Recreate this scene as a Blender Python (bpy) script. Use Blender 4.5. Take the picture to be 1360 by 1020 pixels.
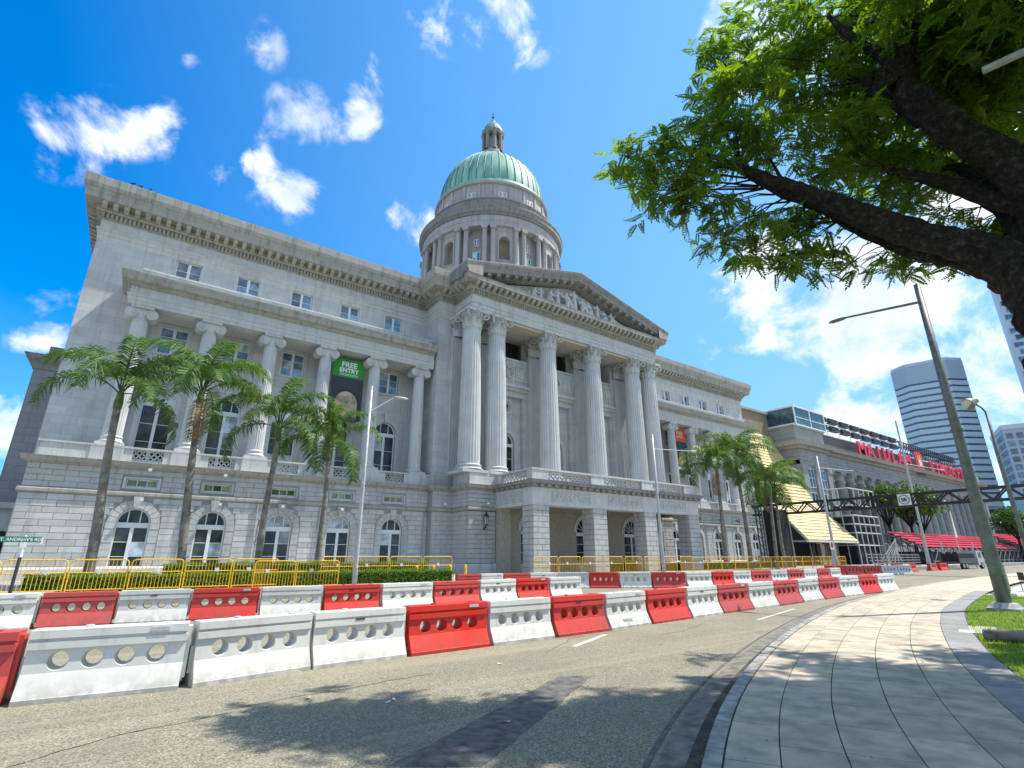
import bpy, bmesh, math, random
import numpy as np
from mathutils import Vector, Matrix, Euler
R = math.radians
random.seed(7)
rng = np.random.default_rng(11)
scene = bpy.context.scene
for o in list(bpy.data.objects):
    bpy.data.objects.remove(o, do_unlink=True)
COL = scene.collection

# ------------------------------------------------------------------ camera
EYE = 1.8
yaw, pitch, roll = R(35.4264), R(18.3258), R(0.018)
cam_d = bpy.data.cameras.new('camera')
cam = bpy.data.objects.new('camera', cam_d)
COL.objects.link(cam)
cam_d.sensor_width = 36.0
cam_d.lens = 36.0 * 685.03 / 1360.0
cam_d.clip_start = 0.1
cam_d.clip_end = 6000
cam.matrix_world = (Matrix.Translation((0, 0, EYE)) @ Matrix.Rotation(-yaw, 4, 'Z')
                    @ Matrix.Rotation(math.pi / 2 + pitch, 4, 'X') @ Matrix.Rotation(roll, 4, 'Z'))
scene.camera = cam

# ------------------------------------------------------------------ sun, sky, exposure
SUN = Vector((0.56, -0.185, 1.0)).normalized()
sun_d = bpy.data.lights.new('sun', 'SUN')
sun_d.energy = 2.9
sun_d.angle = R(0.55)
sun_d.color = (1.0, 0.94, 0.84)
sun = bpy.data.objects.new('sun', sun_d)
COL.objects.link(sun)
sun.rotation_euler = SUN.to_track_quat('Z', 'Y').to_euler()
sun.location = (0, 0, 60)
world = bpy.data.worlds.new('World')
scene.world = world
world.use_nodes = True
scene.view_settings.view_transform = 'Standard'
scene.view_settings.look = 'None'
scene.view_settings.gamma = 1.0
scene.view_settings.use_curve_mapping = False
scene.view_settings.exposure = 1.33

def px_dir(px, py):
    # direction of a point of the sky (image coordinates of the survey photograph) in world space
    v = Vector((px - 680, -(py - 510), -685.03)).normalized()
    return (cam.matrix_world.to_3x3() @ v).normalized()

def build_world():
    nt = world.node_tree
    nt.nodes.clear()
    N = nt.nodes.new
    L = nt.links.new
    out = N('ShaderNodeOutputWorld')
    bg = N('ShaderNodeBackground')
    bg.inputs['Strength'].default_value = 0.15
    L(bg.outputs[0], out.inputs[0])
    sky = N('ShaderNodeTexSky')
    sky.sky_type = 'NISHITA'
    sky.sun_disc = False
    sky.sun_elevation = math.asin(SUN.z)
    sky.sun_rotation = math.atan2(SUN.x, SUN.y)
    sky.air_density = 1.0
    sky.dust_density = 0.4
    sky.ozone_density = 2.5
    hs = N('ShaderNodeHueSaturation')
    hs.inputs['Saturation'].default_value = 1.12
    tint = N('ShaderNodeMix'); tint.data_type = 'RGBA'; tint.blend_type = 'MULTIPLY'; tint.inputs['Factor'].default_value = 1
    L(sky.outputs[0], tint.inputs['A']); tint.inputs['B'].default_value = (.12, .44, .70, 1)
    L(tint.outputs['Result'], hs.inputs['Color'])
    tc = N('ShaderNodeTexCoord')
    D = tc.outputs['Generated']
    def M(op, a, b=None, c=None):
        n = N('ShaderNodeMath'); n.operation = op
        for i, v in enumerate((a, b, c)):
            if v is None: continue
            if isinstance(v, (int, float)): n.inputs[i].default_value = v
            else: L(v, n.inputs[i])
        return n.outputs[0]
    def dot(vec):
        n = N('ShaderNodeVectorMath'); n.operation = 'DOT_PRODUCT'
        L(D, n.inputs[0]); n.inputs[1].default_value = vec
        return n.outputs['Value']
    def noise(scale, det, rough, dist=0.0, off=(0, 0, 0)):
        mp = N('ShaderNodeMapping'); L(D, mp.inputs[0]); mp.inputs['Location'].default_value = off
        n = N('ShaderNodeTexNoise'); n.inputs['Scale'].default_value = scale
        n.inputs['Detail'].default_value = det; n.inputs['Roughness'].default_value = rough
        n.inputs['Distortion'].default_value = dist
        L(mp.outputs[0], n.inputs['Vector'])
        return n.outputs['Fac']
    n1 = noise(9.5, 12, 0.60, 0.25)
    n2 = noise(3.2, 4, 0.5, 0.2, (3, 1, 5))
    # clouds: (centre px, half width px, half height px, tilt, density)
    blobs = [(140, 165, 95, 45, 8, .84), (215, 160, 48, 30, 0, .75), (335, 252, 92, 44, 15, .80), (345, 215, 26, 24, 0, .8), (400, 258, 40, 26, 20, .7), (425, 165, 85, 30, -8, .78), (485, 125, 26, 62, 12, .85), (395, 140, 50, 30, 0, .55),
             (257, 82, 24, 16, 0, .9), (524, 272, 20, 34, 12, .7), (550, 318, 42, 46, -10, 1.05), (640, 25, 105, 62, 10, .95), (350, 60, 30, 36, 0, .4),
             (1030, 405, 120, 78, -6, 1.45), (1100, 350, 90, 45, 0, 1.2), (1190, 400, 150, 70, 0, 1.5), (1130, 475, 100, 62, 0, 1.35), (1250, 420, 110, 80, 10, 1.3),
             (930, 465, 24, 34, 0, .8), (1160, 555, 110, 42, 0, 1.3), (1300, 590, 130, 90, 0, 1.4), (1330, 470, 80, 90, 0, .95),
             (30, 400, 130, 34, 8, .62), (75, 455, 60, 26, 0, 1.1), (10, 560, 60, 50, 0, 1.3), (970, 40, 60, 60, 0, .8), (1000, 90, 60, 60, 0, .7),
             (1330, 200, 130, 150, 0, 1.5), (1180, 90, 130, 130, 0, .95), (90, 205, 70, 40, 0, .5), (1010, 340, 90, 40, 0, .8), (1060, 30, 80, 70, 0, .9)]
    total = None
    for (px, py, a, b, tilt, dens) in blobs:
        c = px_dir(px, py)
        ca, sa = math.cos(R(tilt)), math.sin(R(tilt))
        a, b = a * 1.18, b * 1.18
        pa = px_dir(px + a * ca, py + a * sa)
        pb = px_dir(px - b * sa, py + b * ca)
        ea = (pa - c * pa.dot(c)); wa = ea.length; ea.normalize()
        eb = (pb - c * pb.dot(c)); eb = eb - ea * eb.dot(ea); wb = eb.length; eb.normalize()
        u = dot(ea / wa); v = dot(eb / wb)
        r2 = M('ADD', M('MULTIPLY', u, u), M('MULTIPLY', v, v))
        f = M('SUBTRACT', 1.0, r2)
        f = M('MAXIMUM', f, 0.0)
        front = M('GREATER_THAN', dot(c), 0.5)
        f = M('MULTIPLY', M('MULTIPLY', f, front), dens)
        total = f if total is None else M('ADD', total, f)
    total = M('MINIMUM', total, 1.25)
    # heavier cumulus outside the view only, added as soft white fill light
    fill_cloud = M('MULTIPLY', M('MAXIMUM', M('SUBTRACT', n2, 0.38), 0.0), 7.0)
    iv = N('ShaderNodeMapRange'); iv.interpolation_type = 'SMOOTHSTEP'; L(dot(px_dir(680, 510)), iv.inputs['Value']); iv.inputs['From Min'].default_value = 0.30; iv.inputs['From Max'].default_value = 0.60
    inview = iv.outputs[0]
    fill_cloud = M('MULTIPLY', fill_cloud, M('SUBTRACT', 1.0, inview))
    total = M('ADD', total, fill_cloud)
    # erode the soft shapes with fractal noise
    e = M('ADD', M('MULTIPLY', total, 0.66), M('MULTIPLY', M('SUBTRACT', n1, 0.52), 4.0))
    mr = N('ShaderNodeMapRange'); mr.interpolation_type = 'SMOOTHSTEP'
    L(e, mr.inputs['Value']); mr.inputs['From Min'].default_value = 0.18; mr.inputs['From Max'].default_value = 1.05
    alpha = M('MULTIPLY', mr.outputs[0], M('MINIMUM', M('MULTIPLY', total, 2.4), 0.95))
    # cloud body: white, with soft grey where it is thick
    n3 = noise(5.0, 5, 0.55, 0.1, (1, 7, 2))
    cr = N('ShaderNodeMix'); cr.data_type = 'RGBA'
    cr.inputs['A'].default_value = (2.3, 2.6, 3.0, 1)
    cr.inputs['B'].default_value = (3.45, 3.55, 3.65, 1)
    mr2 = N('ShaderNodeMapRange'); L(n3, mr2.inputs['Value']); mr2.inputs['From Min'].default_value = .36; mr2.inputs['From Max'].default_value = .56
    L(mr2.outputs[0], cr.inputs['Factor'])
    # sky whitens towards the sun side (humid air)
    sunside = N('ShaderNodeMapRange'); L(dot(Vector((0.93, -0.36, 0.05)).normalized()), sunside.inputs['Value'])
    sunside.inputs['From Min'].default_value = -0.42; sunside.inputs['From Max'].default_value = 0.75
    sunside.inputs['To Min'].default_value = 0.0; sunside.inputs['To Max'].default_value = 0.74
    hz = N('ShaderNodeMix'); hz.data_type = 'RGBA'
    L(sunside.outputs[0], hz.inputs['Factor']); L(hs.outputs[0], hz.inputs['A']); hz.inputs['B'].default_value = (1.05, 2.0, 3.0, 1)
    # low haze on the horizon, all round
    sep = N('ShaderNodeSeparateXYZ'); L(D, sep.inputs[0])
    hzn = N('ShaderNodeMapRange'); L(sep.outputs['Z'], hzn.inputs['Value'])
    hzn.inputs['From Min'].default_value = 0.0; hzn.inputs['From Max'].default_value = 0.35
    hzn.inputs['To Min'].default_value = 0.62; hzn.inputs['To Max'].default_value = 0.0
    hz2 = N('ShaderNodeMix'); hz2.data_type = 'RGBA'
    L(hzn.outputs[0], hz2.inputs['Factor']); L(hz.outputs['Result'], hz2.inputs['A']); hz2.inputs['B'].default_value = (1.3, 2.1, 3.0, 1)
    mx = N('ShaderNodeMix'); mx.data_type = 'RGBA'
    L(alpha, mx.inputs['Factor']); L(hz2.outputs['Result'], mx.inputs['A']); L(cr.outputs['Result'], mx.inputs['B'])
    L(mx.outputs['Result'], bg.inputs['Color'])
build_world()

# ------------------------------------------------------------------ materials
MATS = {}
def new_mat(name):
    m = bpy.data.materials.new(name); m.use_nodes = True
    nt = m.node_tree; b = nt.nodes['Principled BSDF']
    return m, nt, b
def plain(name, col, rough=0.6, metal=0.0, var=0.12, scale=6.0, bump=0.0, spec=0.4, grime=None, objvar=0.0):
    """base colour broken up by world-space noise, optional grime colour"""
    if name in MATS: return MATS[name]
    m, nt, b = new_mat(name)
    N = nt.nodes.new; L = nt.links.new
    geo = N('ShaderNodeNewGeometry')
    nz = N('ShaderNodeTexNoise'); nz.inputs['Scale'].default_value = scale; nz.inputs['Detail'].default_value = 6
    L(geo.outputs['Position'], nz.inputs['Vector'])
    mx = N('ShaderNodeMix'); mx.data_type = 'RGBA'
    c2 = tuple(c * (1 - 2 * var) for c in col[:3]) if grime is None else grime
    mx.inputs['A'].default_value = (*[min(1, c * (1 + var)) for c in col[:3]], 1)
    mx.inputs['B'].default_value = (*c2[:3], 1)
    mr = N('ShaderNodeMapRange'); L(nz.outputs['Fac'], mr.inputs['Value'])
    mr.inputs['From Min'].default_value = 0.35; mr.inputs['From Max'].default_value = 0.72
    L(mr.outputs[0], mx.inputs['Factor'])
    last = mx.outputs['Result']
    if objvar:
        oi = N('ShaderNodeObjectInfo'); hs = N('ShaderNodeHueSaturation')
        mr3 = N('ShaderNodeMapRange'); L(oi.outputs['Random'], mr3.inputs['Value'])
        mr3.inputs['To Min'].default_value = 1 - objvar; mr3.inputs['To Max'].default_value = 1 + objvar
        L(mr3.outputs[0], hs.inputs['Value']); L(last, hs.inputs['Color']); last = hs.outputs[0]
    L(last, b.inputs['Base Color'])
    b.inputs['Roughness'].default_value = rough
    b.inputs['Metallic'].default_value = metal
    b.inputs['Specular IOR Level'].default_value = spec
    if bump:
        nb = N('ShaderNodeTexNoise'); nb.inputs['Scale'].default_value = scale * 8; nb.inputs['Detail'].default_value = 4
        L(geo.outputs['Position'], nb.inputs['Vector'])
        bp = N('ShaderNodeBump'); bp.inputs['Strength'].default_value = bump; bp.inputs['Distance'].default_value = 0.02
        L(nb.outputs['Fac'], bp.inputs['Height']); L(bp.outputs[0], b.inputs['Normal'])
    MATS[name] = m
    return m
def stone(name, light, dark, joints=None, jointcol=None, streak=0.5, objvar=0.0, warm=None):
    """weathered building stone: mottling, rain streaks, optional fine ashlar joints (width, height)"""
    if name in MATS: return MATS[name]
    m, nt, b = new_mat(name)
    N = nt.nodes.new; L = nt.links.new
    geo = N('ShaderNodeNewGeometry')
    def nz(scale, det=6, rough=.6, vec=None):
        n = N('ShaderNodeTexNoise'); n.inputs['Scale'].default_value = scale; n.inputs['Detail'].default_value = det
        n.inputs['Roughness'].default_value = rough
        L(vec or geo.outputs['Position'], n.inputs['Vector']); return n.outputs['Fac']
    def mix(f, a, bb):
        x = N('ShaderNodeMix'); x.data_type = 'RGBA'
        for nm, v in (('Factor', f), ('A', a), ('B', bb)):
            if isinstance(v, (int, float)): x.inputs[nm].default_value = v
            elif isinstance(v, tuple): x.inputs[nm].default_value = (*v[:3], 1)
            else: L(v, x.inputs[nm])
        return x.outputs['Result']
    def rng_(v, a, b_, c=0.0, d=1.0):
        n = N('ShaderNodeMapRange'); L(v, n.inputs['Value'])
        for k, val in (('From Min', a), ('From Max', b_), ('To Min', c), ('To Max', d)): n.inputs[k].default_value = val
        return n.outputs[0]
    c = mix(rng_(nz(0.9), .35, .7), light, tuple(x * .86 for x in light))
    mp = N('ShaderNodeMapping'); L(geo.outputs['Position'], mp.inputs[0]); mp.inputs['Scale'].default_value = (3.2, 3.2, 0.16)
    c = mix(rng_(nz(1.0, 7, .65, mp.outputs[0]), .50, .74, 0, streak), c, dark)
    c = mix(rng_(nz(0.35, 8, .7), .55, .8, 0, .55), c, dark)
    if warm: c = mix(rng_(nz(0.22, 4, .5), .45, .7, 0, .7), c, warm)
    c = mix(rng_(nz(14, 4, .6), .3, .75, 0, .18), c, (0.08, 0.08, 0.075))
    if joints:
        sx = N('ShaderNodeSeparateXYZ'); L(geo.outputs['Position'], sx.inputs[0])
        ad = N('ShaderNodeMath'); ad.operation = 'ADD'; L(sx.outputs['X'], ad.inputs[0]); L(sx.outputs['Y'], ad.inputs[1])
        cb = N('ShaderNodeCombineXYZ'); L(ad.outputs[0], cb.inputs['X']); L(sx.outputs['Z'], cb.inputs['Y'])
        br = N('ShaderNodeTexBrick'); L(cb.outputs[0], br.inputs['Vector'])
        br.inputs['Scale'].default_value = 1.0; br.inputs['Mortar Size'].default_value = 0.012
        br.inputs['Brick Width'].default_value = joints[0]; br.inputs['Row Height'].default_value = joints[1]
        br.inputs['Color1'].default_value = (1, 1, 1, 1); br.inputs['Color2'].default_value = (.86, .86, .88, 1)
        br.inputs['Mortar'].default_value = (*(jointcol or (.55, .55, .55)), 1)
        mu = N('ShaderNodeMix'); mu.data_type = 'RGBA'; mu.blend_type = 'MULTIPLY'; mu.inputs['Factor'].default_value = 1
        L(c, mu.inputs['A']); L(br.outputs['Color'], mu.inputs['B']); c = mu.outputs['Result']
    if objvar:
        oi = N('ShaderNodeObjectInfo'); hs = N('ShaderNodeHueSaturation')
        L(rng_(oi.outputs['Random'], 0, 1, 1 - objvar, 1 + objvar), hs.inputs['Value']); L(c, hs.inputs['Color']); c = hs.outputs[0]
    L(c, b.inputs['Base Color'])
    b.inputs['Roughness'].default_value = 0.85; b.inputs['Specular IOR Level'].default_value = 0.25
    bp = N('ShaderNodeBump'); bp.inputs['Strength'].default_value = 0.25; bp.inputs['Distance'].default_value = 0.02
    L(nz(22, 5, .6), bp.inputs['Height']); L(bp.outputs[0], b.inputs['Normal'])
    MATS[name] = m
    return m
def glass_mat(name, col, rough=0.08, spec=0.8):
    if name in MATS: return MATS[name]
    m, nt, b = new_mat(name)
    N = nt.nodes.new; L = nt.links.new
    geo = N('ShaderNodeNewGeometry'); nz = N('ShaderNodeTexNoise'); nz.inputs['Scale'].default_value = 1.3; nz.inputs['Detail'].default_value = 3
    L(geo.outputs['Position'], nz.inputs['Vector'])
    mx = N('ShaderNodeMix'); mx.data_type = 'RGBA'
    mx.inputs['A'].default_value = (*[c * .5 for c in col], 1); mx.inputs['B'].default_value = (*[c * 1.7 for c in col], 1)
    mr = N('ShaderNodeMapRange'); L(nz.outputs['Fac'], mr.inputs['Value']); mr.inputs['From Min'].default_value = .35; mr.inputs['From Max'].default_value = .65
    L(mr.outputs[0], mx.inputs['Factor']); oi = N('ShaderNodeObjectInfo'); hs = N('ShaderNodeHueSaturation'); m3 = N('ShaderNodeMapRange'); L(oi.outputs['Random'], m3.inputs['Value']); m3.inputs['To Min'].default_value = .5; m3.inputs['To Max'].default_value = 1.9
    L(m3.outputs[0], hs.inputs['Value']); L(mx.outputs['Result'], hs.inputs['Color']); L(hs.outputs[0], b.inputs['Base Color'])
    b.inputs['Roughness'].default_value = rough; b.inputs['Specular IOR Level'].default_value = spec
    MATS[name] = m
    return m

STONE = stone('facade stone', (.64, .645, .625), (.27, .26, .24), joints=(1.3, .62), jointcol=(.72, .72, .72), streak=.32)
STONE_S = stone('smooth carved stone', (.63, .635, .61), (.22, .215, .20), streak=.5)
STONE_C = stone('column stone', (.63, .635, .615), (.27, .265, .25), streak=.4)
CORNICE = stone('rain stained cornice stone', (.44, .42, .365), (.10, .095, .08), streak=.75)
RUSTIC = stone('rusticated stone blocks', (.60, .60, .575), (.22, .22, .205), streak=.5, objvar=.12)
JOINT = stone('recessed joint', (.36, .36, .345), (.20, .20, .19), streak=.3)
DRUM = stone('drum stone', (.50, .475, .45), (.17, .15, .13), streak=.55)
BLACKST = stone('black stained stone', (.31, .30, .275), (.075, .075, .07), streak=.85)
SCULPT = stone('sculpture stone', (.58, .58, .55), (.24, .24, .23), streak=.45)
BROWNST = stone('link wall stone', (.36, .30, .20), (.20, .16, .11), joints=(2.4, .6), streak=.3)
CITY = stone('city hall stone', (.40, .41, .39), (.16, .17, .17), joints=(1.4, .65), streak=.5)
WHITEP = plain('white window paint', (.72, .74, .74), .45, var=.05)
PANE = glass_mat('dark window glass', (.03, .038, .04), .12, .35)
PANE_B = glass_mat('blue window glass', (.09, .17, .24))
PANE_G = glass_mat('green window glass', (.13, .17, .07))
PANE_T = glass_mat('teal curtain glass', (.02, .30, .32), .1)
BLACK = plain('black painted steel', (.018, .019, .022), .45, var=.2)
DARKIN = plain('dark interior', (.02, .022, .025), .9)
LAMPGREEN = plain('green bronze lantern', (.03, .07, .06), .4, .5)
def copper():
    m, nt, b = new_mat('green copper'); N = nt.nodes.new; L = nt.links.new
    geo = N('ShaderNodeNewGeometry')
    mp = N('ShaderNodeMapping'); L(geo.outputs['Position'], mp.inputs[0]); mp.inputs['Scale'].default_value = (1, 1, .25)
    nz = N('ShaderNodeTexNoise'); nz.inputs['Scale'].default_value = .9; nz.inputs['Detail'].default_value = 8; L(mp.outputs[0], nz.inputs['Vector'])
    cr = N('ShaderNodeValToRGB'); L(nz.outputs['Fac'], cr.inputs[0])
    e = cr.color_ramp.elements
    e[0].position = .3; e[0].color = (.10, .27, .20, 1); e[1].position = .7; e[1].color = (.30, .56, .44, 1)
    L(cr.outputs[0], b.inputs['Base Color']); b.inputs['Roughness'].default_value = .6
    return m
COPPER = copper()
COPPERD = plain('dark copper seam', (.07, .17, .13), .6)

def road_mat():
    m, nt, b = new_mat('worn asphalt'); N = nt.nodes.new; L = nt.links.new
    geo = N('ShaderNodeNewGeometry'); P = geo.outputs['Position']
    def nz(scale, det=4, vec=P, rough=.6):
        n = N('ShaderNodeTexNoise'); n.inputs['Scale'].default_value = scale; n.inputs['Detail'].default_value = det
        n.inputs['Roughness'].default_value = rough; L(vec, n.inputs['Vector']); return n.outputs['Fac']
    def mr(v, a, b_, c=0., d=1.):
        n = N('ShaderNodeMapRange'); L(v, n.inputs['Value'])
        for k, val in (('From Min', a), ('From Max', b_), ('To Min', c), ('To Max', d)): n.inputs[k].default_value = val
        return n.outputs[0]
    def mix(f, a, bb):
        x = N('ShaderNodeMix'); x.data_type = 'RGBA'
        L(f, x.inputs['Factor'])
        for nm, v in (('A', a), ('B', bb)):
            if isinstance(v, tuple): x.inputs[nm].default_value = (*v, 1)
            else: L(v, x.inputs[nm])
        return x.outputs['Result']
    vor = N('ShaderNodeTexVoronoi'); vor.inputs['Scale'].default_value = 60; L(P, vor.inputs['Vector'])
    agg = N('ShaderNodeSeparateColor'); L(vor.outputs['Color'], agg.inputs[0])
    c = mix(mr(agg.outputs[0], 0, 1), (.11, .102, .072), (.32, .29, .205))
    c = mix(mr(agg.outputs[1], .86, .93, 0, .7), c, (.42, .40, .34))
    c = mix(mr(nz(.55, 6), .4, .7, 0, .5), c, (.15, .142, .11))
    mp = N('ShaderNodeMapping'); L(P, mp.inputs[0]); mp.inputs['Rotation'].default_value = (0, 0, R(-8)); mp.inputs['Scale'].default_value = (.06, 1.3, 1)
    c = mix(mr(nz(1.2, 6, mp.outputs[0]), .5, .66, 0, .38), c, (.36, .325, .23))
    mp2 = N('ShaderNodeMapping'); L(P, mp2.inputs[0]); mp2.inputs['Rotation'].default_value = (0, 0, R(-12)); mp2.inputs['Scale'].default_value = (.05, 2.1, 1)
    c = mix(mr(nz(1.0, 5, mp2.outputs[0]), .58, .7, 0, .38), c, (.10, .096, .082))
    L(c, b.inputs['Base Color']); b.inputs['Roughness'].default_value = .9; b.inputs['Specular IOR Level'].default_value = .25
    bp = N('ShaderNodeBump'); bp.inputs['Strength'].default_value = .5; bp.inputs['Distance'].default_value = .008
    L(vor.outputs['Distance'], bp.inputs['Height']); L(bp.outputs[0], b.inputs['Normal'])
    return m
ROAD = road_mat()
TAR = plain('fresh asphalt patch', (.118, .115, .105), .88, var=.3, scale=7, bump=.6)
GUTTER = plain('gutter concrete', (.17, .16, .13), .85, var=.3, scale=5, bump=.3, grime=(.07, .068, .06))
SLAB = plain('granite paving slab', (.46, .385, .285), .8, var=.12, scale=3.5, bump=.25, objvar=.13, grime=(.26, .235, .19))
SLABG = plain('grey granite border slab', (.24, .235, .23), .8, var=.12, scale=3.5, bump=.25, objvar=.10)
BED = plain('pavement joint bed', (.07, .068, .06), .95)
GROUND = plain('dry ground', (.16, .15, .12), .95, var=.2, scale=.6)
FORE = plain('forecourt paving', (.33, .32, .29), .85, var=.18, scale=1.2)
SOIL = plain('lawn soil', (.10, .17, .02), .95, var=.3, scale=5)
KERB = plain('kerb granite', (.30, .295, .27), .85, var=.2, scale=6, objvar=.12, grime=(.13, .125, .11))
LINEW = plain('worn white road paint', (.56, .54, .46), .7, var=.25, scale=26, grime=(.26, .24, .18))
def moulded(name, col, fade, dirt, objvar):
    """sun-faded rotationally moulded plastic: scuffs, rain dirt and splashes near the ground"""
    m, nt, b = new_mat(name); N = nt.nodes.new; L = nt.links.new
    geo = N('ShaderNodeNewGeometry'); P = geo.outputs['Position']
    def nz(scale, det, vec=None, rough=.6):
        n = N('ShaderNodeTexNoise'); n.inputs['Scale'].default_value = scale; n.inputs['Detail'].default_value = det; n.inputs['Roughness'].default_value = rough; L(vec or P, n.inputs['Vector']); return n.outputs['Fac']
    def mr(v, a, b_, c=0., d=1.):
        n = N('ShaderNodeMapRange'); L(v, n.inputs['Value'])
        for k, val in (('From Min', a), ('From Max', b_), ('To Min', c), ('To Max', d)): n.inputs[k].default_value = val
        return n.outputs[0]
    def mix(f, a, bb):
        x = N('ShaderNodeMix'); x.data_type = 'RGBA'; L(f, x.inputs['Factor'])
        for nm, v in (('A', a), ('B', bb)):
            if isinstance(v, tuple): x.inputs[nm].default_value = (*v, 1)
            else: L(v, x.inputs[nm])
        return x.outputs['Result']
    c = mix(mr(nz(1.1, 3), .4, .65), col, fade)
    mp = N('ShaderNodeMapping'); L(P, mp.inputs[0]); mp.inputs['Scale'].default_value = (9, 9, 1.1)
    c = mix(mr(nz(1.0, 6, mp.outputs[0]), .55, .75, 0, .45), c, dirt)
    mp2 = N('ShaderNodeMapping'); L(P, mp2.inputs[0]); mp2.inputs['Rotation'].default_value = (.2, .3, .1); mp2.inputs['Scale'].default_value = (4, 4, 38)
    c = mix(mr(nz(1.0, 5, mp2.outputs[0], .7), .66, .74, 0, .55), c, tuple(x * .4 for x in dirt))
    sp = N('ShaderNodeSeparateXYZ'); L(P, sp.inputs[0])
    lowm = N('ShaderNodeMath'); lowm.operation = 'MULTIPLY'; L(mr(sp.outputs['Z'], 0, .3, 1, 0), lowm.inputs[0]); L(mr(nz(6, 6), .4, .6, 0, .8), lowm.inputs[1])
    c = mix(lowm.outputs[0], c, dirt)
    oi = N('ShaderNodeObjectInfo'); hs = N('ShaderNodeHueSaturation'); L(mr(oi.outputs['Random'], 0, 1, 1 - objvar, 1 + objvar * .6), hs.inputs['Value']); L(mr(oi.outputs['Random'], 0, 1, .9, 1.03), hs.inputs['Saturation']); L(c, hs.inputs['Color'])
    L(hs.outputs[0], b.inputs['Base Color']); b.inputs['Roughness'].default_value = .48; b.inputs['Specular IOR Level'].default_value = .4
    bp = N('ShaderNodeBump'); bp.inputs['Strength'].default_value = .15; bp.inputs['Distance'].default_value = .02; L(nz(7, 2), bp.inputs['Height']); L(bp.outputs[0], b.inputs['Normal'])
    return m
REDP = plain('red moulded plastic', (.62, .025, .018), .42, var=.07, scale=5, bump=.04, spec=.45, grime=(.52, .028, .02), objvar=.12)
WHITEPL = plain('white moulded plastic', (.74, .72, .66), .5, var=.05, scale=5, bump=.04, grime=(.62, .62, .58), objvar=.06)
YELLOW = plain('yellow powder coated steel', (.78, .46, .03), .45, var=.1, scale=8)
GALV = plain('galvanised steel', (.42, .43, .43), .45, .55, var=.1)
POLEG = plain('olive grey pole paint', (.17, .18, .155), .5, .2, var=.2, scale=4)
POLEL = plain('light grey pole paint', (.46, .48, .47), .5, .2, var=.1)
CONC = plain('pale concrete', (.45, .45, .42), .85, var=.2, scale=5, bump=.2)
WHITEM = plain('white painted metal', (.75, .76, .76), .4, var=.05)

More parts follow.
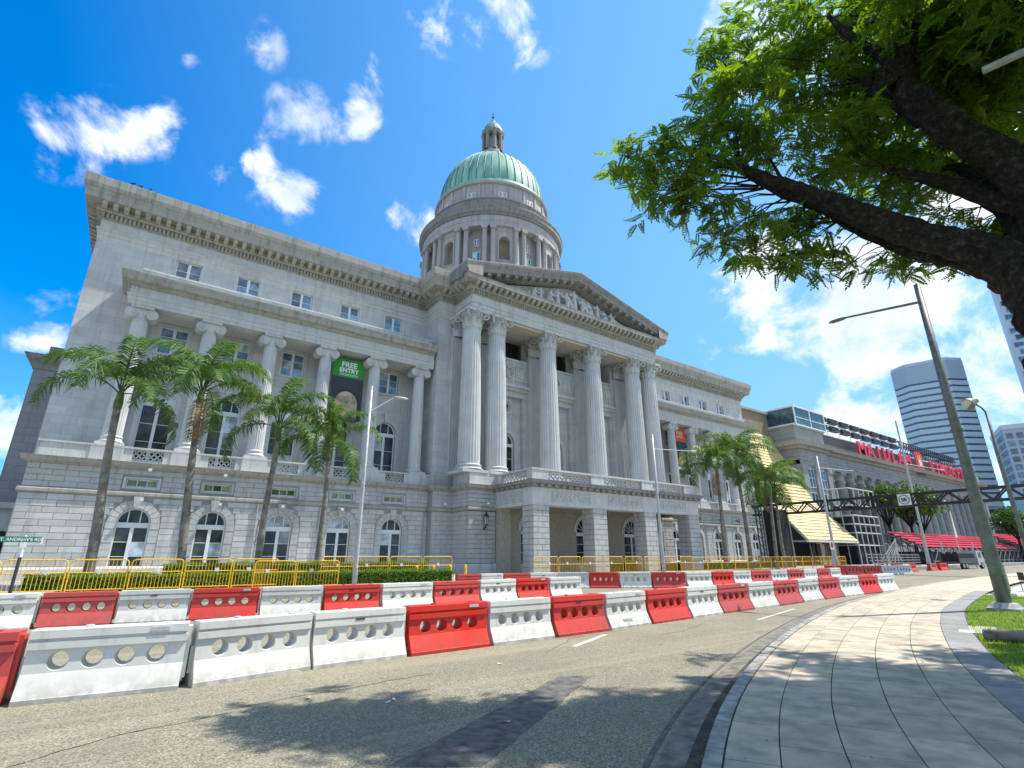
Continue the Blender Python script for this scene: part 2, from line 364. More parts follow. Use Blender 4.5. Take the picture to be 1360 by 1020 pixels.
# ------------------------------------------------------------------ object helpers
def link(o, parent=None):
    COL.objects.link(o)
    if parent is not None: o.parent = parent
    return o
def tag(o, label=None, cat=None, group=None, kind=None):
    if label: o['label'] = label
    if cat: o['category'] = cat
    if group: o['group'] = group
    if kind: o['kind'] = kind
    return o
def thing(name, label, cat, loc=(0, 0, 0), rz=0.0, group=None):
    o = bpy.data.objects.new(name, None); o.empty_display_size = .3
    o.location = loc; o.rotation_euler = (0, 0, rz)
    COL.objects.link(o)
    return tag(o, label, cat, group)
class MB:
    """collects shapes and links them as one mesh object"""
    def __init__(s): s.v = []; s.f = []; s.mi = []; s.cur = 0; s.sm = []; s.smooth = False
    def add(s, vs, fs):
        n = len(s.v); s.v += [tuple(p) for p in vs]
        for f in fs:
            s.f.append(tuple(i + n for i in f)); s.mi.append(s.cur); s.sm.append(s.smooth)
        return s
    def box(s, x0, x1, y0, y1, z0, z1):
        if x0 > x1: x0, x1 = x1, x0
        if y0 > y1: y0, y1 = y1, y0
        if z0 > z1: z0, z1 = z1, z0
        return s.add([(x0, y0, z0), (x1, y0, z0), (x1, y1, z0), (x0, y1, z0), (x0, y0, z1), (x1, y0, z1), (x1, y1, z1), (x0, y1, z1)],
                     [(0, 3, 2, 1), (4, 5, 6, 7), (0, 1, 5, 4), (1, 2, 6, 5), (2, 3, 7, 6), (3, 0, 4, 7)])
    def quad(s, a, b, c, d): return s.add([a, b, c, d], [(0, 1, 2, 3)])
    def tube(s, pts, rad, n=8, caps=True):
        pts = [Vector(p) for p in pts]
        if not hasattr(rad, '__len__'): rad = [rad] * len(pts)
        vs = []; fs = []
        prev = None
        for i, p in enumerate(pts):
            d = (pts[min(i + 1, len(pts) - 1)] - pts[max(i - 1, 0)]).normalized()
            if prev is None:
                a = Vector((0, 0, 1)) if abs(d.z) < .9 else Vector((1, 0, 0))
                u = d.cross(a).normalized()
            else:
                u = (prev - d * prev.dot(d)).normalized()
            prev = u; w = d.cross(u)
            for k in range(n):
                t = 2 * math.pi * k / n
                vs.append(p + (u * math.cos(t) + w * math.sin(t)) * rad[i])
        for i in range(len(pts) - 1):
            for k in range(n):
                a = i * n + k; b = i * n + (k + 1) % n
                fs.append((a, b, b + n, a + n))
        if caps:
            fs.append(tuple(range(n))[::-1]); fs.append(tuple((len(pts) - 1) * n + k for k in range(n)))
        return s.add(vs, fs)
    def lathe(s, prof, n=24, c=(0, 0), a0=0.0, a1=2 * math.pi, rfun=None):
        full = abs(a1 - a0 - 2 * math.pi) < 1e-6
        m = n if full else n + 1
        vs = []; fs = []
        for (r, z) in prof:
            for k in range(m):
                t = a0 + (a1 - a0) * k / n
                rr = r * (rfun(t) if rfun else 1)
                vs.append((c[0] + rr * math.cos(t), c[1] + rr * math.sin(t), z))
        for i in range(len(prof) - 1):
            for k in range(n):
                a = i * m + k; b = i * m + (k + 1) % m
                fs.append((a, b, b + m, a + m))
        return s.add(vs, fs)
    def prism(s, poly, axis, a, b):
        """poly: 2D points; axis 'x': (y,z) extruded x a..b, 'y': (x,z), 'z': (x,y)"""
        n = len(poly)
        def P(p, t):
            return {'x': (t, p[0], p[1]), 'y': (p[0], t, p[1]), 'z': (p[0], p[1], t)}[axis]
        vs = [P(p, a) for p in poly] + [P(p, b) for p in poly]
        fs = [tuple(range(n)), tuple(range(2 * n - 1, n - 1, -1))] + [(i, i + n, (i + 1) % n + n, (i + 1) % n) for i in range(n)]
        return s.add(vs, fs)
    def sweep(s, prof, path, closed=False):
        """prof [(offset, z)] carried along plan path [(x, y)]; offset goes to the right of travel (outwards)"""
        n = len(path); pts = [Vector(p) for p in path]; mit = []
        for i in range(n):
            dirs = []
            if i > 0 or closed: dirs.append((pts[i] - pts[i - 1]).normalized())
            if i < n - 1 or closed: dirs.append((pts[(i + 1) % n] - pts[i]).normalized())
            nr = [Vector((d.y, -d.x)) for d in dirs]
            if len(nr) == 1: mit.append(nr[0])
            else:
                b = nr[0] + nr[1]; mit.append(b / (b.dot(nr[0])))
        m = len(prof); vs = []; fs = []
        for i in range(n):
            for (o, z) in prof:
                q = pts[i] + mit[i] * o; vs.append((q.x, q.y, z))
        for i in range(n if closed else n - 1):
            j = (i + 1) % n
            for k in range(m - 1):
                fs.append((i * m + k, j * m + k, j * m + k + 1, i * m + k + 1))
        if not closed:
            fs.append(tuple(range(m))); fs.append(tuple((n - 1) * m + k for k in range(m))[::-1])
        return s.add(vs, fs)
    def mesh(s, name, mats):
        me = bpy.data.meshes.new(name)
        me.from_pydata(s.v, [], s.f)
        if not isinstance(mats, (list, tuple)): mats = [mats]
        for m in mats: me.materials.append(m)
        if any(s.mi): me.polygons.foreach_set('material_index', s.mi)
        if any(s.sm): me.polygons.foreach_set('use_smooth', s.sm)
        bm = bmesh.new(); bm.from_mesh(me)
        bmesh.ops.recalc_face_normals(bm, faces=bm.faces)
        bm.to_mesh(me); bm.free()
        me.update()
        return me
    def build(s, name, mats, parent=None, loc=(0, 0, 0), rz=0.0):
        o = bpy.data.objects.new(name, s.mesh(name, mats))
        o.location = loc; o.rotation_euler = (0, 0, rz)
        return link(o, parent)
def inst(name, me, parent=None, loc=(0, 0, 0), rot=(0, 0, 0), scale=(1, 1, 1)):
    o = bpy.data.objects.new(name, me)
    o.location = loc; o.rotation_euler = rot; o.scale = scale
    return link(o, parent)
def copy_tree(o, parent=None):
    c = o.copy(); COL.objects.link(c)
    if parent is not None: c.parent = parent
    for ch in o.children: copy_tree(ch, c)
    return c
def set_struct(o, label=None):
    o['kind'] = 'structure'
    if label: o['label'] = label
    return o
ORD = ['first', 'second', 'third', 'fourth', 'fifth', 'sixth', 'seventh', 'eighth', 'ninth', 'tenth', 'eleventh', 'twelfth', 'thirteenth',
       'fourteenth', 'fifteenth', 'sixteenth', 'seventeenth', 'eighteenth', 'nineteenth', 'twentieth']
def text_mesh(txt, size, depth, mat, bold=0.0):
    cu = bpy.data.curves.new('lettering', 'FONT'); cu.body = txt; cu.size = size; cu.extrude = depth; cu.align_x = 'CENTER'; cu.offset = bold
    o = bpy.data.objects.new('lettering', cu); COL.objects.link(o)
    dg = bpy.context.evaluated_depsgraph_get()
    me = bpy.data.meshes.new_from_object(o.evaluated_get(dg))
    bpy.data.objects.remove(o, do_unlink=True)
    me.materials.clear(); me.materials.append(mat)
    return me

def fast_mesh(name, verts, faces_n, mats):
    """verts (N*k,3) with faces of k consecutive verts"""
    k = faces_n; me = bpy.data.meshes.new(name); nv = len(verts); nf = nv // k
    me.vertices.add(nv); me.vertices.foreach_set('co', np.asarray(verts, np.float32).ravel())
    me.loops.add(nv); me.loops.foreach_set('vertex_index', np.arange(nv, dtype=np.int32))
    me.polygons.add(nf); me.polygons.foreach_set('loop_start', np.arange(0, nv, k, dtype=np.int32)); me.polygons.foreach_set('loop_total', np.full(nf, k, np.int32))
    for m in (mats if isinstance(mats, (list, tuple)) else [mats]): me.materials.append(m)
    me.update(calc_edges=True); return me
# ================================================================== GROUND, ROAD, PAVEMENT
g = MB(); g.quad((-1500, -1500, -.06), (1500, -1500, -.06), (1500, 1500, -.06), (-1500, 1500, -.06))
set_struct(g.build('ground', GROUND))
g = MB(); g.quad((-120, -60, 0), (420, -60, 0), (420, 60, 0), (-120, 60, 0))
road = set_struct(g.build('road', ROAD))
# kerb line (world metres), smoothed and resampled by arc length
KX = np.array([-14, -8, -3, 1, 4.14, 5.72, 7.58, 9.4, 11.92, 16.11, 21.38, 26.13, 34.24, 45, 56.86, 90, 150, 300])
KY = np.array([-11, -5.4, -1.7, 1.2, 3.2, 4.12, 4.98, 5.75, 6.72, 8.11, 9.6, 10.55, 11.99, 13.4, 14.45, 16.6, 19.6, 26.0])
xs = np.linspace(-14, 300, 6000); ys = np.interp(xs, KX, KY)
kk = np.ones(61) / 61; ysm = np.convolve(np.pad(ys, 30, mode='edge'), kk, mode='valid'); ysm[:60] = ys[:60]
sl = np.concatenate([[0], np.cumsum(np.hypot(np.diff(xs), np.diff(ysm)))])
def kerb(s):
    x = float(np.interp(s, sl, xs)); y = float(np.interp(s, sl, ysm))
    x2 = float(np.interp(s + .6, sl, xs)); y2 = float(np.interp(s + .6, sl, ysm))
    x1 = float(np.interp(s - .6, sl, xs)); y1 = float(np.interp(s - .6, sl, ysm))
    d = Vector((x2 - x1, y2 - y1)).normalized()
    return Vector((x, y)), Vector((d.y, -d.x))
def kp(s, off):
    p, n = kerb(s); q = p + n * off; return (q.x, q.y)
def strip(mb, s0, s1, o0, o1, z, step=.8, zb=None):
    n = max(1, int(math.ceil((s1 - s0) / step))); vs = []; fs = []
    for i in range(n + 1):
        s = s0 + (s1 - s0) * i / n
        a = kp(s, o0); b = kp(s, o1); vs += [(*a, z), (*b, z)]
    fs = [(2 * i, 2 * i + 1, 2 * i + 3, 2 * i + 2) for i in range(n)]
    return mb.add(vs, fs)
S0, S1 = 3.0, 150.0
BW = 3.45
PT = [0.17, 0.62, 1.15, 1.73, 2.30, 2.90, 3.45]
mb = MB(); strip(mb, S0, S1, .02, 3.47, .100)
pave = set_struct(mb.build('pavement', BED), None)
# individually laid slabs, slightly uneven
def slab_piece(mb, s0, s1, o0, o1, z, th=.05, gap=.006):
    n = 2; vs = []
    for zz in (z - th, z):
        for k in range(n + 1):
            s = s0 + 1.7 * gap + (s1 - s0 - 3.4 * gap) * k / n
            vs.append((*kp(s, o0 + gap), zz)); vs.append((*kp(s, o1 - gap), zz))
    m = 2 * (n + 1); fs = []
    for k in range(n):
        a = 2 * k
        fs += [(m + a, m + a + 2, m + a + 3, m + a + 1), (a, m + a, m + a + 2, a + 2)[::-1], (a + 1, a + 3, m + a + 3, m + a + 1)[::-1]]
    fs += [(0, 1, m + 1, m), (m - 2, m - 1, 2 * m - 1, 2 * m - 2)]
    return mb.add(vs, fs)
rest = MB(); cnt = 0
for b in range(6):
    s = S0 + rng.random() * .5; w = .95 if b < 5 else 1.2
    if b in (0, 5): w = 1.2
    while s < S1 - 2:
        x = kerb(s)[0].x
        if x > 75: break
        z = .121 + rng.normal() * .0012
        near = 3.0 < x < 34
        if near and cnt < 215:
            q = MB(); slab_piece(q, s, s + w, PT[b], PT[b + 1], z)
            q.build('paving_slab', SLABG if b == 5 else SLAB, pave); cnt += 1
        else:
            slab_piece(rest, s, s + w, PT[b], PT[b + 1], z)
        s += w
tag(rest.build('paving_slabs', SLAB, pave), kind='stuff')
mb = MB(); strip(mb, 60, S1, .17, 3.45, .118); mb.build('far_paving', SLAB, pave)
# kerb stones
kr = MB(); kc = 0; s = S0
while s < S1:
    x = kerb(s)[0].x
    if 3 < x < 30 and kc < 60:
        q = MB(); slab_piece(q, s, s + .9, 0.0, .165, .126, .14, .008); q.build('kerb_stone', KERB, pave); kc += 1
    else: slab_piece(kr, s, s + .9, 0.0, .165, .126, .14, .008)
    s += .9
tag(kr.build('kerb_stones', KERB, pave), kind='stuff')
mb = MB(); strip(mb, S0, S1, -.42, 0.0, .004); gut = mb.build('gutter', GUTTER, road)
mb = MB(); strip(mb, S0, S1, -.52, -.47, .006); mb.build('drain_channel', TAR, road)
mb = MB(); strip(mb, 17, 60, -.17, 0, .0055); mb.build('gutter_grime', plain('wet gutter grime', (.06, .055, .045), .9, var=.4, scale=4, bump=.6), road)
mb = MB(); rp = random.Random(3); n_ = 26
ea = [(5.93 + (2.25 - 5.93) * k / n_ + rp.uniform(-.018, .018), 7.0 + (5.08 - 7.0) * k / n_ + rp.uniform(-.018, .018), .004) for k in range(n_ + 1)]
eb = [(6.24 + (2.94 - 6.24) * k / n_ + rp.uniform(-.018, .018), 6.65 + (4.59 - 6.65) * k / n_ + rp.uniform(-.018, .018), .004) for k in range(n_ + 1)]
mb.add(ea + eb, [(k, k + 1, k + n_ + 2, k + n_ + 1) for k in range(n_)])
mb.build('asphalt_patch', TAR, road)
mb = MB(); mb.add([(7.91, 8.83, .0045), (9.66, 9.66, .0045), (9.62, 9.78, .0045), (7.86, 8.94, .0045)], [(0, 1, 2, 3)])
mb.add([(15.4, 9.2, .0045), (19.5, 10.25, .0045), (19.45, 10.33, .0045), (15.35, 9.28, .0045)], [(0, 1, 2, 3)])
mb.build('road_marking', LINEW, road)
CRK = plain('crack filler', (.035, .034, .032), .8, var=.2)
for (cx0, cy0, ang_c, ln_c, sd) in ((1.2, 7.9, .15, 3.2, 1), (6.9, 8.6, .5, 2.6, 2), (10.5, 8.9, .25, 3.0, 3), (3.4, 6.2, 1.9, 1.4, 4), (-.6, 7.0, .3, 2.2, 5)):
    rc = random.Random(sd); pts_c = []; x_, y_ = cx0, cy0; a_c = ang_c
    for k in range(26):
        a_c += rc.uniform(-.35, .35); a_c += (ang_c - a_c) * .3; x_ += math.cos(a_c) * ln_c / 26; y_ += math.sin(a_c) * ln_c / 26; pts_c.append((x_, y_))
    mb = MB(); w_ = [.004 + .006 * rc.random() for _ in pts_c]
    mb.add([(p[0], p[1] - w, .0035) for p, w in zip(pts_c, w_)] + [(p[0], p[1] + w, .0035) for p, w in zip(pts_c, w_)], [(k, k + 1, k + 27, k + 26) for k in range(25)])
    mb.build('road_crack', CRK, road)
dl = np.zeros((900, 3))
for i in range(900):
    s_ = rng.uniform(15, 34); off_ = abs(rng.normal(0, .10)) * (-1) + .0 if rng.random() < .62 else rng.uniform(-.5, 3.4)
    q_ = kp(s_, off_); dl[i] = (q_[0], q_[1], .018 if off_ < 0 else .138)
def flat_leaves(C_, size):
    n = len(C_); a = rng.uniform(0, 6.28, n); s = size * rng.uniform(.5, 1.3, n); V = np.zeros((n, 4, 3)); d = np.c_[np.cos(a), np.sin(a), rng.normal(0, .2, n)]; e = np.c_[-np.sin(a), np.cos(a), rng.normal(0, .2, n)]
    V[:, 0] = C_ - d * s[:, None]; V[:, 1] = C_ + e * s[:, None] * .4; V[:, 2] = C_ + d * s[:, None]; V[:, 3] = C_ - e * s[:, None] * .4
    return V.reshape(-1, 3)
o = link(bpy.data.objects.new('fallen_leaves', fast_mesh('fallen_leaves', flat_leaves(dl, .018), 4, plain('dry fallen leaf', (.20, .13, .05), .8, var=.4, scale=9))))
tag(o, 'small dry leaves fallen along the kerb and gutter', 'leaves', kind='stuff')
# lawn
mb = MB(); sA, sB = 4.0, kerb(0) and float(np.interp(31.3, xs, sl))
n = 60; top = [kp(sA + (sB - sA) * i / n, BW + .02) for i in range(n + 1)]
poly = top + [(33.5, 4.5), (33.5, -30), (-6, -30)]
mb.prism(poly, 'z', .05, .105)
lawn = set_struct(mb.build('lawn', SOIL))
def poly_in(x, y, P):
    c = False; j = len(P) - 1
    for i in range(len(P)):
        if (P[i][1] > y) != (P[j][1] > y) and x < (P[j][0] - P[i][0]) * (y - P[i][1]) / (P[j][1] - P[i][1]) + P[i][0]: c = not c
        j = i
    return c
def leaf_mat(name, c1, c2, trans=.45, scale=1.4, c3=None):
    m = bpy.data.materials.new(name); m.use_nodes = True; nt = m.node_tree; nt.nodes.clear()
    N = nt.nodes.new; L = nt.links.new
    out = N('ShaderNodeOutputMaterial'); geo = N('ShaderNodeNewGeometry')
    nz = N('ShaderNodeTexNoise'); nz.inputs['Scale'].default_value = scale; nz.inputs['Detail'].default_value = 3; L(geo.outputs['Position'], nz.inputs['Vector'])
    wn = N('ShaderNodeTexWhiteNoise'); wn.noise_dimensions = '1D'; L(geo.outputs['Random Per Island'], wn.inputs['W'])
    ad = N('ShaderNodeMath'); ad.operation = 'MULTIPLY_ADD'; L(wn.outputs['Value'], ad.inputs[0]); ad.inputs[1].default_value = .45; L(nz.outputs['Fac'], ad.inputs[2])
    mr = N('ShaderNodeMapRange'); L(ad.outputs[0], mr.inputs['Value']); mr.inputs['From Min'].default_value = .35; mr.inputs['From Max'].default_value = 1.0
    cr = N('ShaderNodeMix'); cr.data_type = 'RGBA'; cr.inputs['A'].default_value = (*c1, 1); cr.inputs['B'].default_value = (*c2, 1); L(mr.outputs[0], cr.inputs['Factor'])
    d = N('ShaderNodeBsdfPrincipled'); d.inputs['Roughness'].default_value = .5; d.inputs['Specular IOR Level'].default_value = .35; L(cr.outputs['Result'], d.inputs['Base Color'])
    t = N('ShaderNodeBsdfTranslucent')
    hs = N('ShaderNodeHueSaturation'); hs.inputs['Hue'].default_value = .485; hs.inputs['Saturation'].default_value = 1.15; hs.inputs['Value'].default_value = 1.8
    L(cr.outputs['Result'], hs.inputs['Color']); L(hs.outputs[0], t.inputs['Color'])
    mx = N('ShaderNodeMixShader'); mx.inputs[0].default_value = trans; L(d.outputs[0], mx.inputs[1]); L(t.outputs[0], mx.inputs[2]); L(mx.outputs[0], out.inputs[0])
    return m
GRASS = leaf_mat('lawn grass', (.09, .19, .008), (.25, .36, .015), .3, 3.0)
LEAF = leaf_mat('rain tree leaf', (.034, .092, .026), (.17, .27, .035), .58, 1.2)
PALML = leaf_mat('palm leaflet', (.028, .088, .026), (.12, .21, .04), .35, 2.0)
DEADL = leaf_mat('dead palm leaflet', (.12, .085, .045), (.26, .19, .10), .25, 2.0)
HEDGE = leaf_mat('hedge leaf', (.05, .13, .01), (.16, .27, .02), .3, 3.0)
FARLEAF = leaf_mat('distant leaf', (.025, .07, .015), (.07, .14, .03), .3, .8)
def bark_mat():
    m, nt, b = new_mat('furrowed bark'); N = nt.nodes.new; L = nt.links.new
    tc = N('ShaderNodeNewGeometry'); nz = N('ShaderNodeTexNoise'); nz.inputs['Scale'].default_value = 9; nz.inputs['Detail'].default_value = 8; nz.inputs['Roughness'].default_value = .7; L(tc.outputs['Position'], nz.inputs['Vector'])
    vo = N('ShaderNodeTexVoronoi'); vo.inputs['Scale'].default_value = 13; L(tc.outputs['Position'], vo.inputs['Vector'])
    cr = N('ShaderNodeValToRGB'); L(nz.outputs['Fac'], cr.inputs[0]); e = cr.color_ramp.elements
    e[0].position = .38; e[0].color = (.022, .018, .015, 1); e[1].position = .72; e[1].color = (.16, .14, .115, 1)
    x = cr.color_ramp.elements.new(.55); x.color = (.05, .042, .034, 1)
    L(cr.outputs[0], b.inputs['Base Color']); b.inputs['Roughness'].default_value = .95; b.inputs['Specular IOR Level'].default_value = .2
    ad = N('ShaderNodeMath'); ad.operation = 'ADD'; L(nz.outputs['Fac'], ad.inputs[0]); L(vo.outputs['Distance'], ad.inputs[1])
    bp = N('ShaderNodeBump'); bp.inputs['Strength'].default_value = 1.0; bp.inputs['Distance'].default_value = .09; L(ad.outputs[0], bp.inputs['Height']); L(bp.outputs[0], b.inputs['Normal'])
    return m
BARK = bark_mat()
PTRUNK = plain('palm trunk', (.22, .20, .165), .9, var=.3, scale=2.5, bump=.5, grime=(.10, .085, .065))
PSHAFT = plain('palm crownshaft', (.13, .17, .06), .6, var=.3, scale=4)
NB = 36000
pts = []
while len(pts) < NB:
    m = NB * 2
    X = rng.uniform(8.5, 33.4, m); Y = rng.uniform(0.0, 8.2, m)
    # more blades where the camera is nearest
    for x, y in zip(X, Y):
        if rng.random() > min(1, (15 / max(8, x)) ** 1.2): continue
        if poly_in(x, y, poly): pts.append((x, y))
        if len(pts) >= NB: break
pts = np.array(pts); n = len(pts)
a = rng.uniform(0, 2 * np.pi, n); h = rng.uniform(.03, .075, n); w = .009; lean = rng.uniform(.01, .05, n)
dx = np.cos(a) * w; dy = np.sin(a) * w
V = np.zeros((n, 3, 3)); V[:, 0] = np.c_[pts[:, 0] - dx, pts[:, 1] - dy, np.full(n, .10)]
V[:, 1] = np.c_[pts[:, 0] + dx, pts[:, 1] + dy, np.full(n, .10)]
V[:, 2] = np.c_[pts[:, 0] - dy / w * lean, pts[:, 1] + dx / w * lean, .105 + h]
o = link(bpy.data.objects.new('lawn_grass', fast_mesh('lawn_grass', V.reshape(-1, 3), 3, GRASS)))
tag(o, 'short bright green lawn grass beside the curved pavement', 'grass', kind='stuff')
mb = MB(); mb.box(31.3, 120, -30, 4.5, .03, .116); mb.prism([(31.5, 4.5), (33.5, 4.5), (60, 4.5), (120, 9), (120, 14.5), (60, 10.9), (34, 8.2), (31.5, 8.0)], 'z', .03, .1165)
set_struct(mb.build('plaza_paving', CONC))
# raised forecourt in front of the buildings
mb = MB(); mb.prism([(-40, 25.2), (14, 25.3), (20, 25.6), (41, 25.4), (60, 26), (200, 29.5), (200, 60), (-40, 60)], 'z', 0, .42)
fore = set_struct(mb.build('forecourt', FORE))
# ================================================================== COURTHOUSE
court = thing('courthouse', 'grey stone neoclassical courthouse with green copper dome, pedimented portico and two colonnaded wings', 'building', (35.25, 43.9, 0.42))
CB = Vector((35.25, 43.9, .42))
def cpart(mb, name, mat, parent=None):
    o = mb.build(name, mat, parent or court)
    if parent is None: o.location = -CB
    return o
def bow(x): return x
def wall_holes(mb, x0, x1, z0, z1, Y, holes, depth=.3):
    """front face with rectangular / arched openings and reveals. holes: (cx, w, zb, zt, arched)"""
    xsn = sorted({x0, x1} | {h[0] - h[1] / 2 for h in holes} | {h[0] + h[1] / 2 for h in holes})
    zsn = sorted({z0, z1} | {h[2] for h in holes} | {h[3] for h in holes})
    xsn = [x for x in xsn if x0 <= x <= x1]; zsn = [z for z in zsn if z0 <= z <= z1]
    for i in range(len(xsn) - 1):
        j = 0
        while j < len(zsn) - 1:
            cx, cz = (xsn[i] + xsn[i + 1]) / 2, (zsn[j] + zsn[j + 1]) / 2
            if not any(abs(cx - h[0]) < h[1] / 2 and h[2] < cz < h[3] for h in holes):
                k = j
                while k + 1 < len(zsn) - 1 and not any(abs(cx - h[0]) < h[1] / 2 and h[2] < (zsn[k + 1] + zsn[k + 2]) / 2 < h[3] for h in holes): k += 1
                mb.quad((xsn[i], Y, zsn[j]), (xsn[i + 1], Y, zsn[j]), (xsn[i + 1], Y, zsn[k + 1]), (xsn[i], Y, zsn[k + 1])); j = k + 1
            else: j += 1
    for (cx, w, zb, zt, ar) in holes:
        l, r_ = cx - w / 2, cx + w / 2
        if ar:
            rad = w / 2; zc = zt - rad; n = 16
            arc = [(cx - rad * math.cos(math.pi * k / n), zc + rad * math.sin(math.pi * k / n)) for k in range(n + 1)]
            for k in range(n):
                a_, b_ = arc[k], arc[k + 1]
                mb.quad((a_[0], Y, a_[1]), (b_[0], Y, b_[1]), (b_[0], Y, zt), (a_[0], Y, zt))
                mb.quad((a_[0], Y, a_[1]), (b_[0], Y, b_[1]), (b_[0], Y + depth, b_[1]), (a_[0], Y + depth, a_[1]))
            zt2 = zc
        else:
            zt2 = zt
            mb.quad((l, Y, zt), (r_, Y, zt), (r_, Y + depth, zt), (l, Y + depth, zt))
        mb.quad((l, Y, zb), (l, Y, zt2), (l, Y + depth, zt2), (l, Y + depth, zb))
        mb.quad((r_, Y, zb), (r_, Y, zt2), (r_, Y + depth, zt2), (r_, Y + depth, zb))
        mb.quad((l, Y, zb), (r_, Y, zb), (r_, Y + depth, zb), (l, Y + depth, zb))
_wc = {}; _pale = {}; wrnd = random.Random(12)
PANE_PALE = glass_mat('curtained window glass', (.30, .34, .35), .15, .5)
def window(parent, cx, Y, zb, w, h, kind, panem=None, name='window'):
    """kind: 'attic' 2x2 leaves, 'tall' 2x3, 'arch' door with fanlight, 'slit' three panes; frame mesh with pane children"""
    key = (kind, round(w, 3), round(h, 3), (panem or PANE).name)
    if key not in _wc:
        f = MB(); panes = []
        t = .09
        def pane(x0, x1, z0, z1, arch=False):
            p = MB()
            if arch:
                rad = (x1 - x0) / 2; n = 14; c0 = (x0 + x1) / 2
                pl_ = [(c0 - rad * math.cos(math.pi * k / n), z0 + rad * math.sin(math.pi * k / n)) for k in range(n + 1)]
                p.prism(pl_, 'y', .05, .08)
            else: p.box(x0, x1, .05, .08, z0, z1)
            panes.append(p.mesh('pane', panem or PANE))
        def rect(x0, x1, z0, z1, cols, rows, leaf=True):
            f.box(x0, x1, -.02, .09, z0, z0 + t); f.box(x0, x1, -.02, .09, z1 - t, z1)
            f.box(x0, x0 + t, -.02, .09, z0 + t, z1 - t); f.box(x1 - t, x1, -.02, .09, z0 + t, z1 - t)
            xx = [x0 + t, x1 - t]
            if cols == 2:
                m_ = (x0 + x1) / 2; f.box(m_ - .10, m_ + .10, -.03, .09, z0 + t, z1 - t); xx = [x0 + t, m_ - .10, m_ + .10, x1 - t]
            elif cols == 3:
                d = (x1 - x0 - 2 * t - .1) / 3
                f.box(x0 + t + d, x0 + t + d + .05, -.01, .08, z0 + t, z1 - t); f.box(x0 + t + 2 * d + .05, x0 + t + 2 * d + .1, -.01, .08, z0 + t, z1 - t)
                xx = [x0 + t, x0 + t + d, x0 + t + d + .05, x0 + t + 2 * d + .05, x0 + t + 2 * d + .1, x1 - t]
            for k in range(0, len(xx), 2):
                zz0, zz1 = z0 + t, z1 - t; st = (zz1 - zz0) / rows
                for r_ in range(rows):
                    pane(xx[k], xx[k + 1], zz0 + r_ * st + (.02 if r_ else 0), zz0 + (r_ + 1) * st - (.02 if r_ < rows - 1 else 0))
                    if r_: f.box(xx[k], xx[k + 1], .0, .085, zz0 + r_ * st - .02, zz0 + r_ * st + .02)
        if kind == 'attic': rect(-w / 2, w / 2, 0, h, 2, 2)
        elif kind == 'tall': rect(-w / 2, w / 2, 0, h, 2, 3)
        elif kind == 'slit': rect(-w / 2, w / 2, 0, h, 3, 1)
        else:
            rad = w / 2; zc = h - rad
            rect(-w / 2, w / 2, 0, zc - .22, 2, 3 if kind == 'arch' else 4)
            f.box(-w / 2, w / 2, -.05, .09, zc - .22, zc)
            pane(-rad + .1, rad - .1, zc, 0, True)
            n = 16
            for k in range(n):
                a_, b_ = math.pi * k / n, math.pi * (k + 1) / n
                q = [(-rad * math.cos(a_), zc + rad * math.sin(a_)), (-rad * math.cos(b_), zc + rad * math.sin(b_)),
                     (-(rad - .1) * math.cos(b_), zc + (rad - .1) * math.sin(b_)), (-(rad - .1) * math.cos(a_), zc + (rad - .1) * math.sin(a_))]
                f.prism(q, 'y', -.02, .09)
            ng = 7
            if kind == 'arch':
                ng = 1
                for q in (-.36, .36): f.box(q * rad - .03, q * rad + .03, 0, .085, zc, zc + rad * .88)
            for k in range(1, ng):
                a_ = math.pi * k / ng; d = Vector((-math.cos(a_), math.sin(a_))); nn = Vector((d.y, -d.x)) * .025
                p0 = d * (.05 if kind == 'arch' else .25) + Vector((0, zc)); p1 = d * (rad - .09) + Vector((0, zc))
                f.prism([tuple(p0 + nn), tuple(p1 + nn), tuple(p1 - nn), tuple(p0 - nn)], 'y', 0, .085)
        _wc[key] = (f.mesh('window', WHITEP), panes)
    fm, ps = _wc[key]
    loc = Vector((cx, Y, zb)) - (CB if parent is court else Vector((0, 0, 0)))
    o = inst(name, fm, parent, loc)
    for p in ps:
        q = p
        if kind in ('arch', 'tall') and wrnd.random() < .22:
            if p.name not in _pale: _pale[p.name] = p.copy(); _pale[p.name].materials.clear(); _pale[p.name].materials.append(PANE_PALE)
            q = _pale[p.name]
        inst('pane', q, o)
    return o
# ---- plan
XL, XR = -5.9, 76.4
YW = 43.9; YG = 41.0
C0 = 35.25
mir = lambda x: 2 * C0 - x
colX = [-2.14 + 4.28 * i for i in range(6)]
attX = [0.0 + 4.28 * i for i in range(5)]
# core volumes behind the facades
mb = MB()
mb.box(XL + .02, XR - .02, YW + .32, 74, .42, 27.6)
mb.box(26.6, 43.9, 42.3, 44.0, 8.4, 20.9); mb.box(20.55, 49.95, 41.05, 44, 24, 27.6)
mb.box(-5.62, 20.4, YG + .32, YW + .4, .42, 7.35); mb.box(mir(-5.62), mir(20.4), YG + .32, YW + .4, .42, 7.35)
mb.box(22.5, 48.0, 37.8, 44.2, .42, 8.3)
cpart(mb, 'core_wall', STONE)
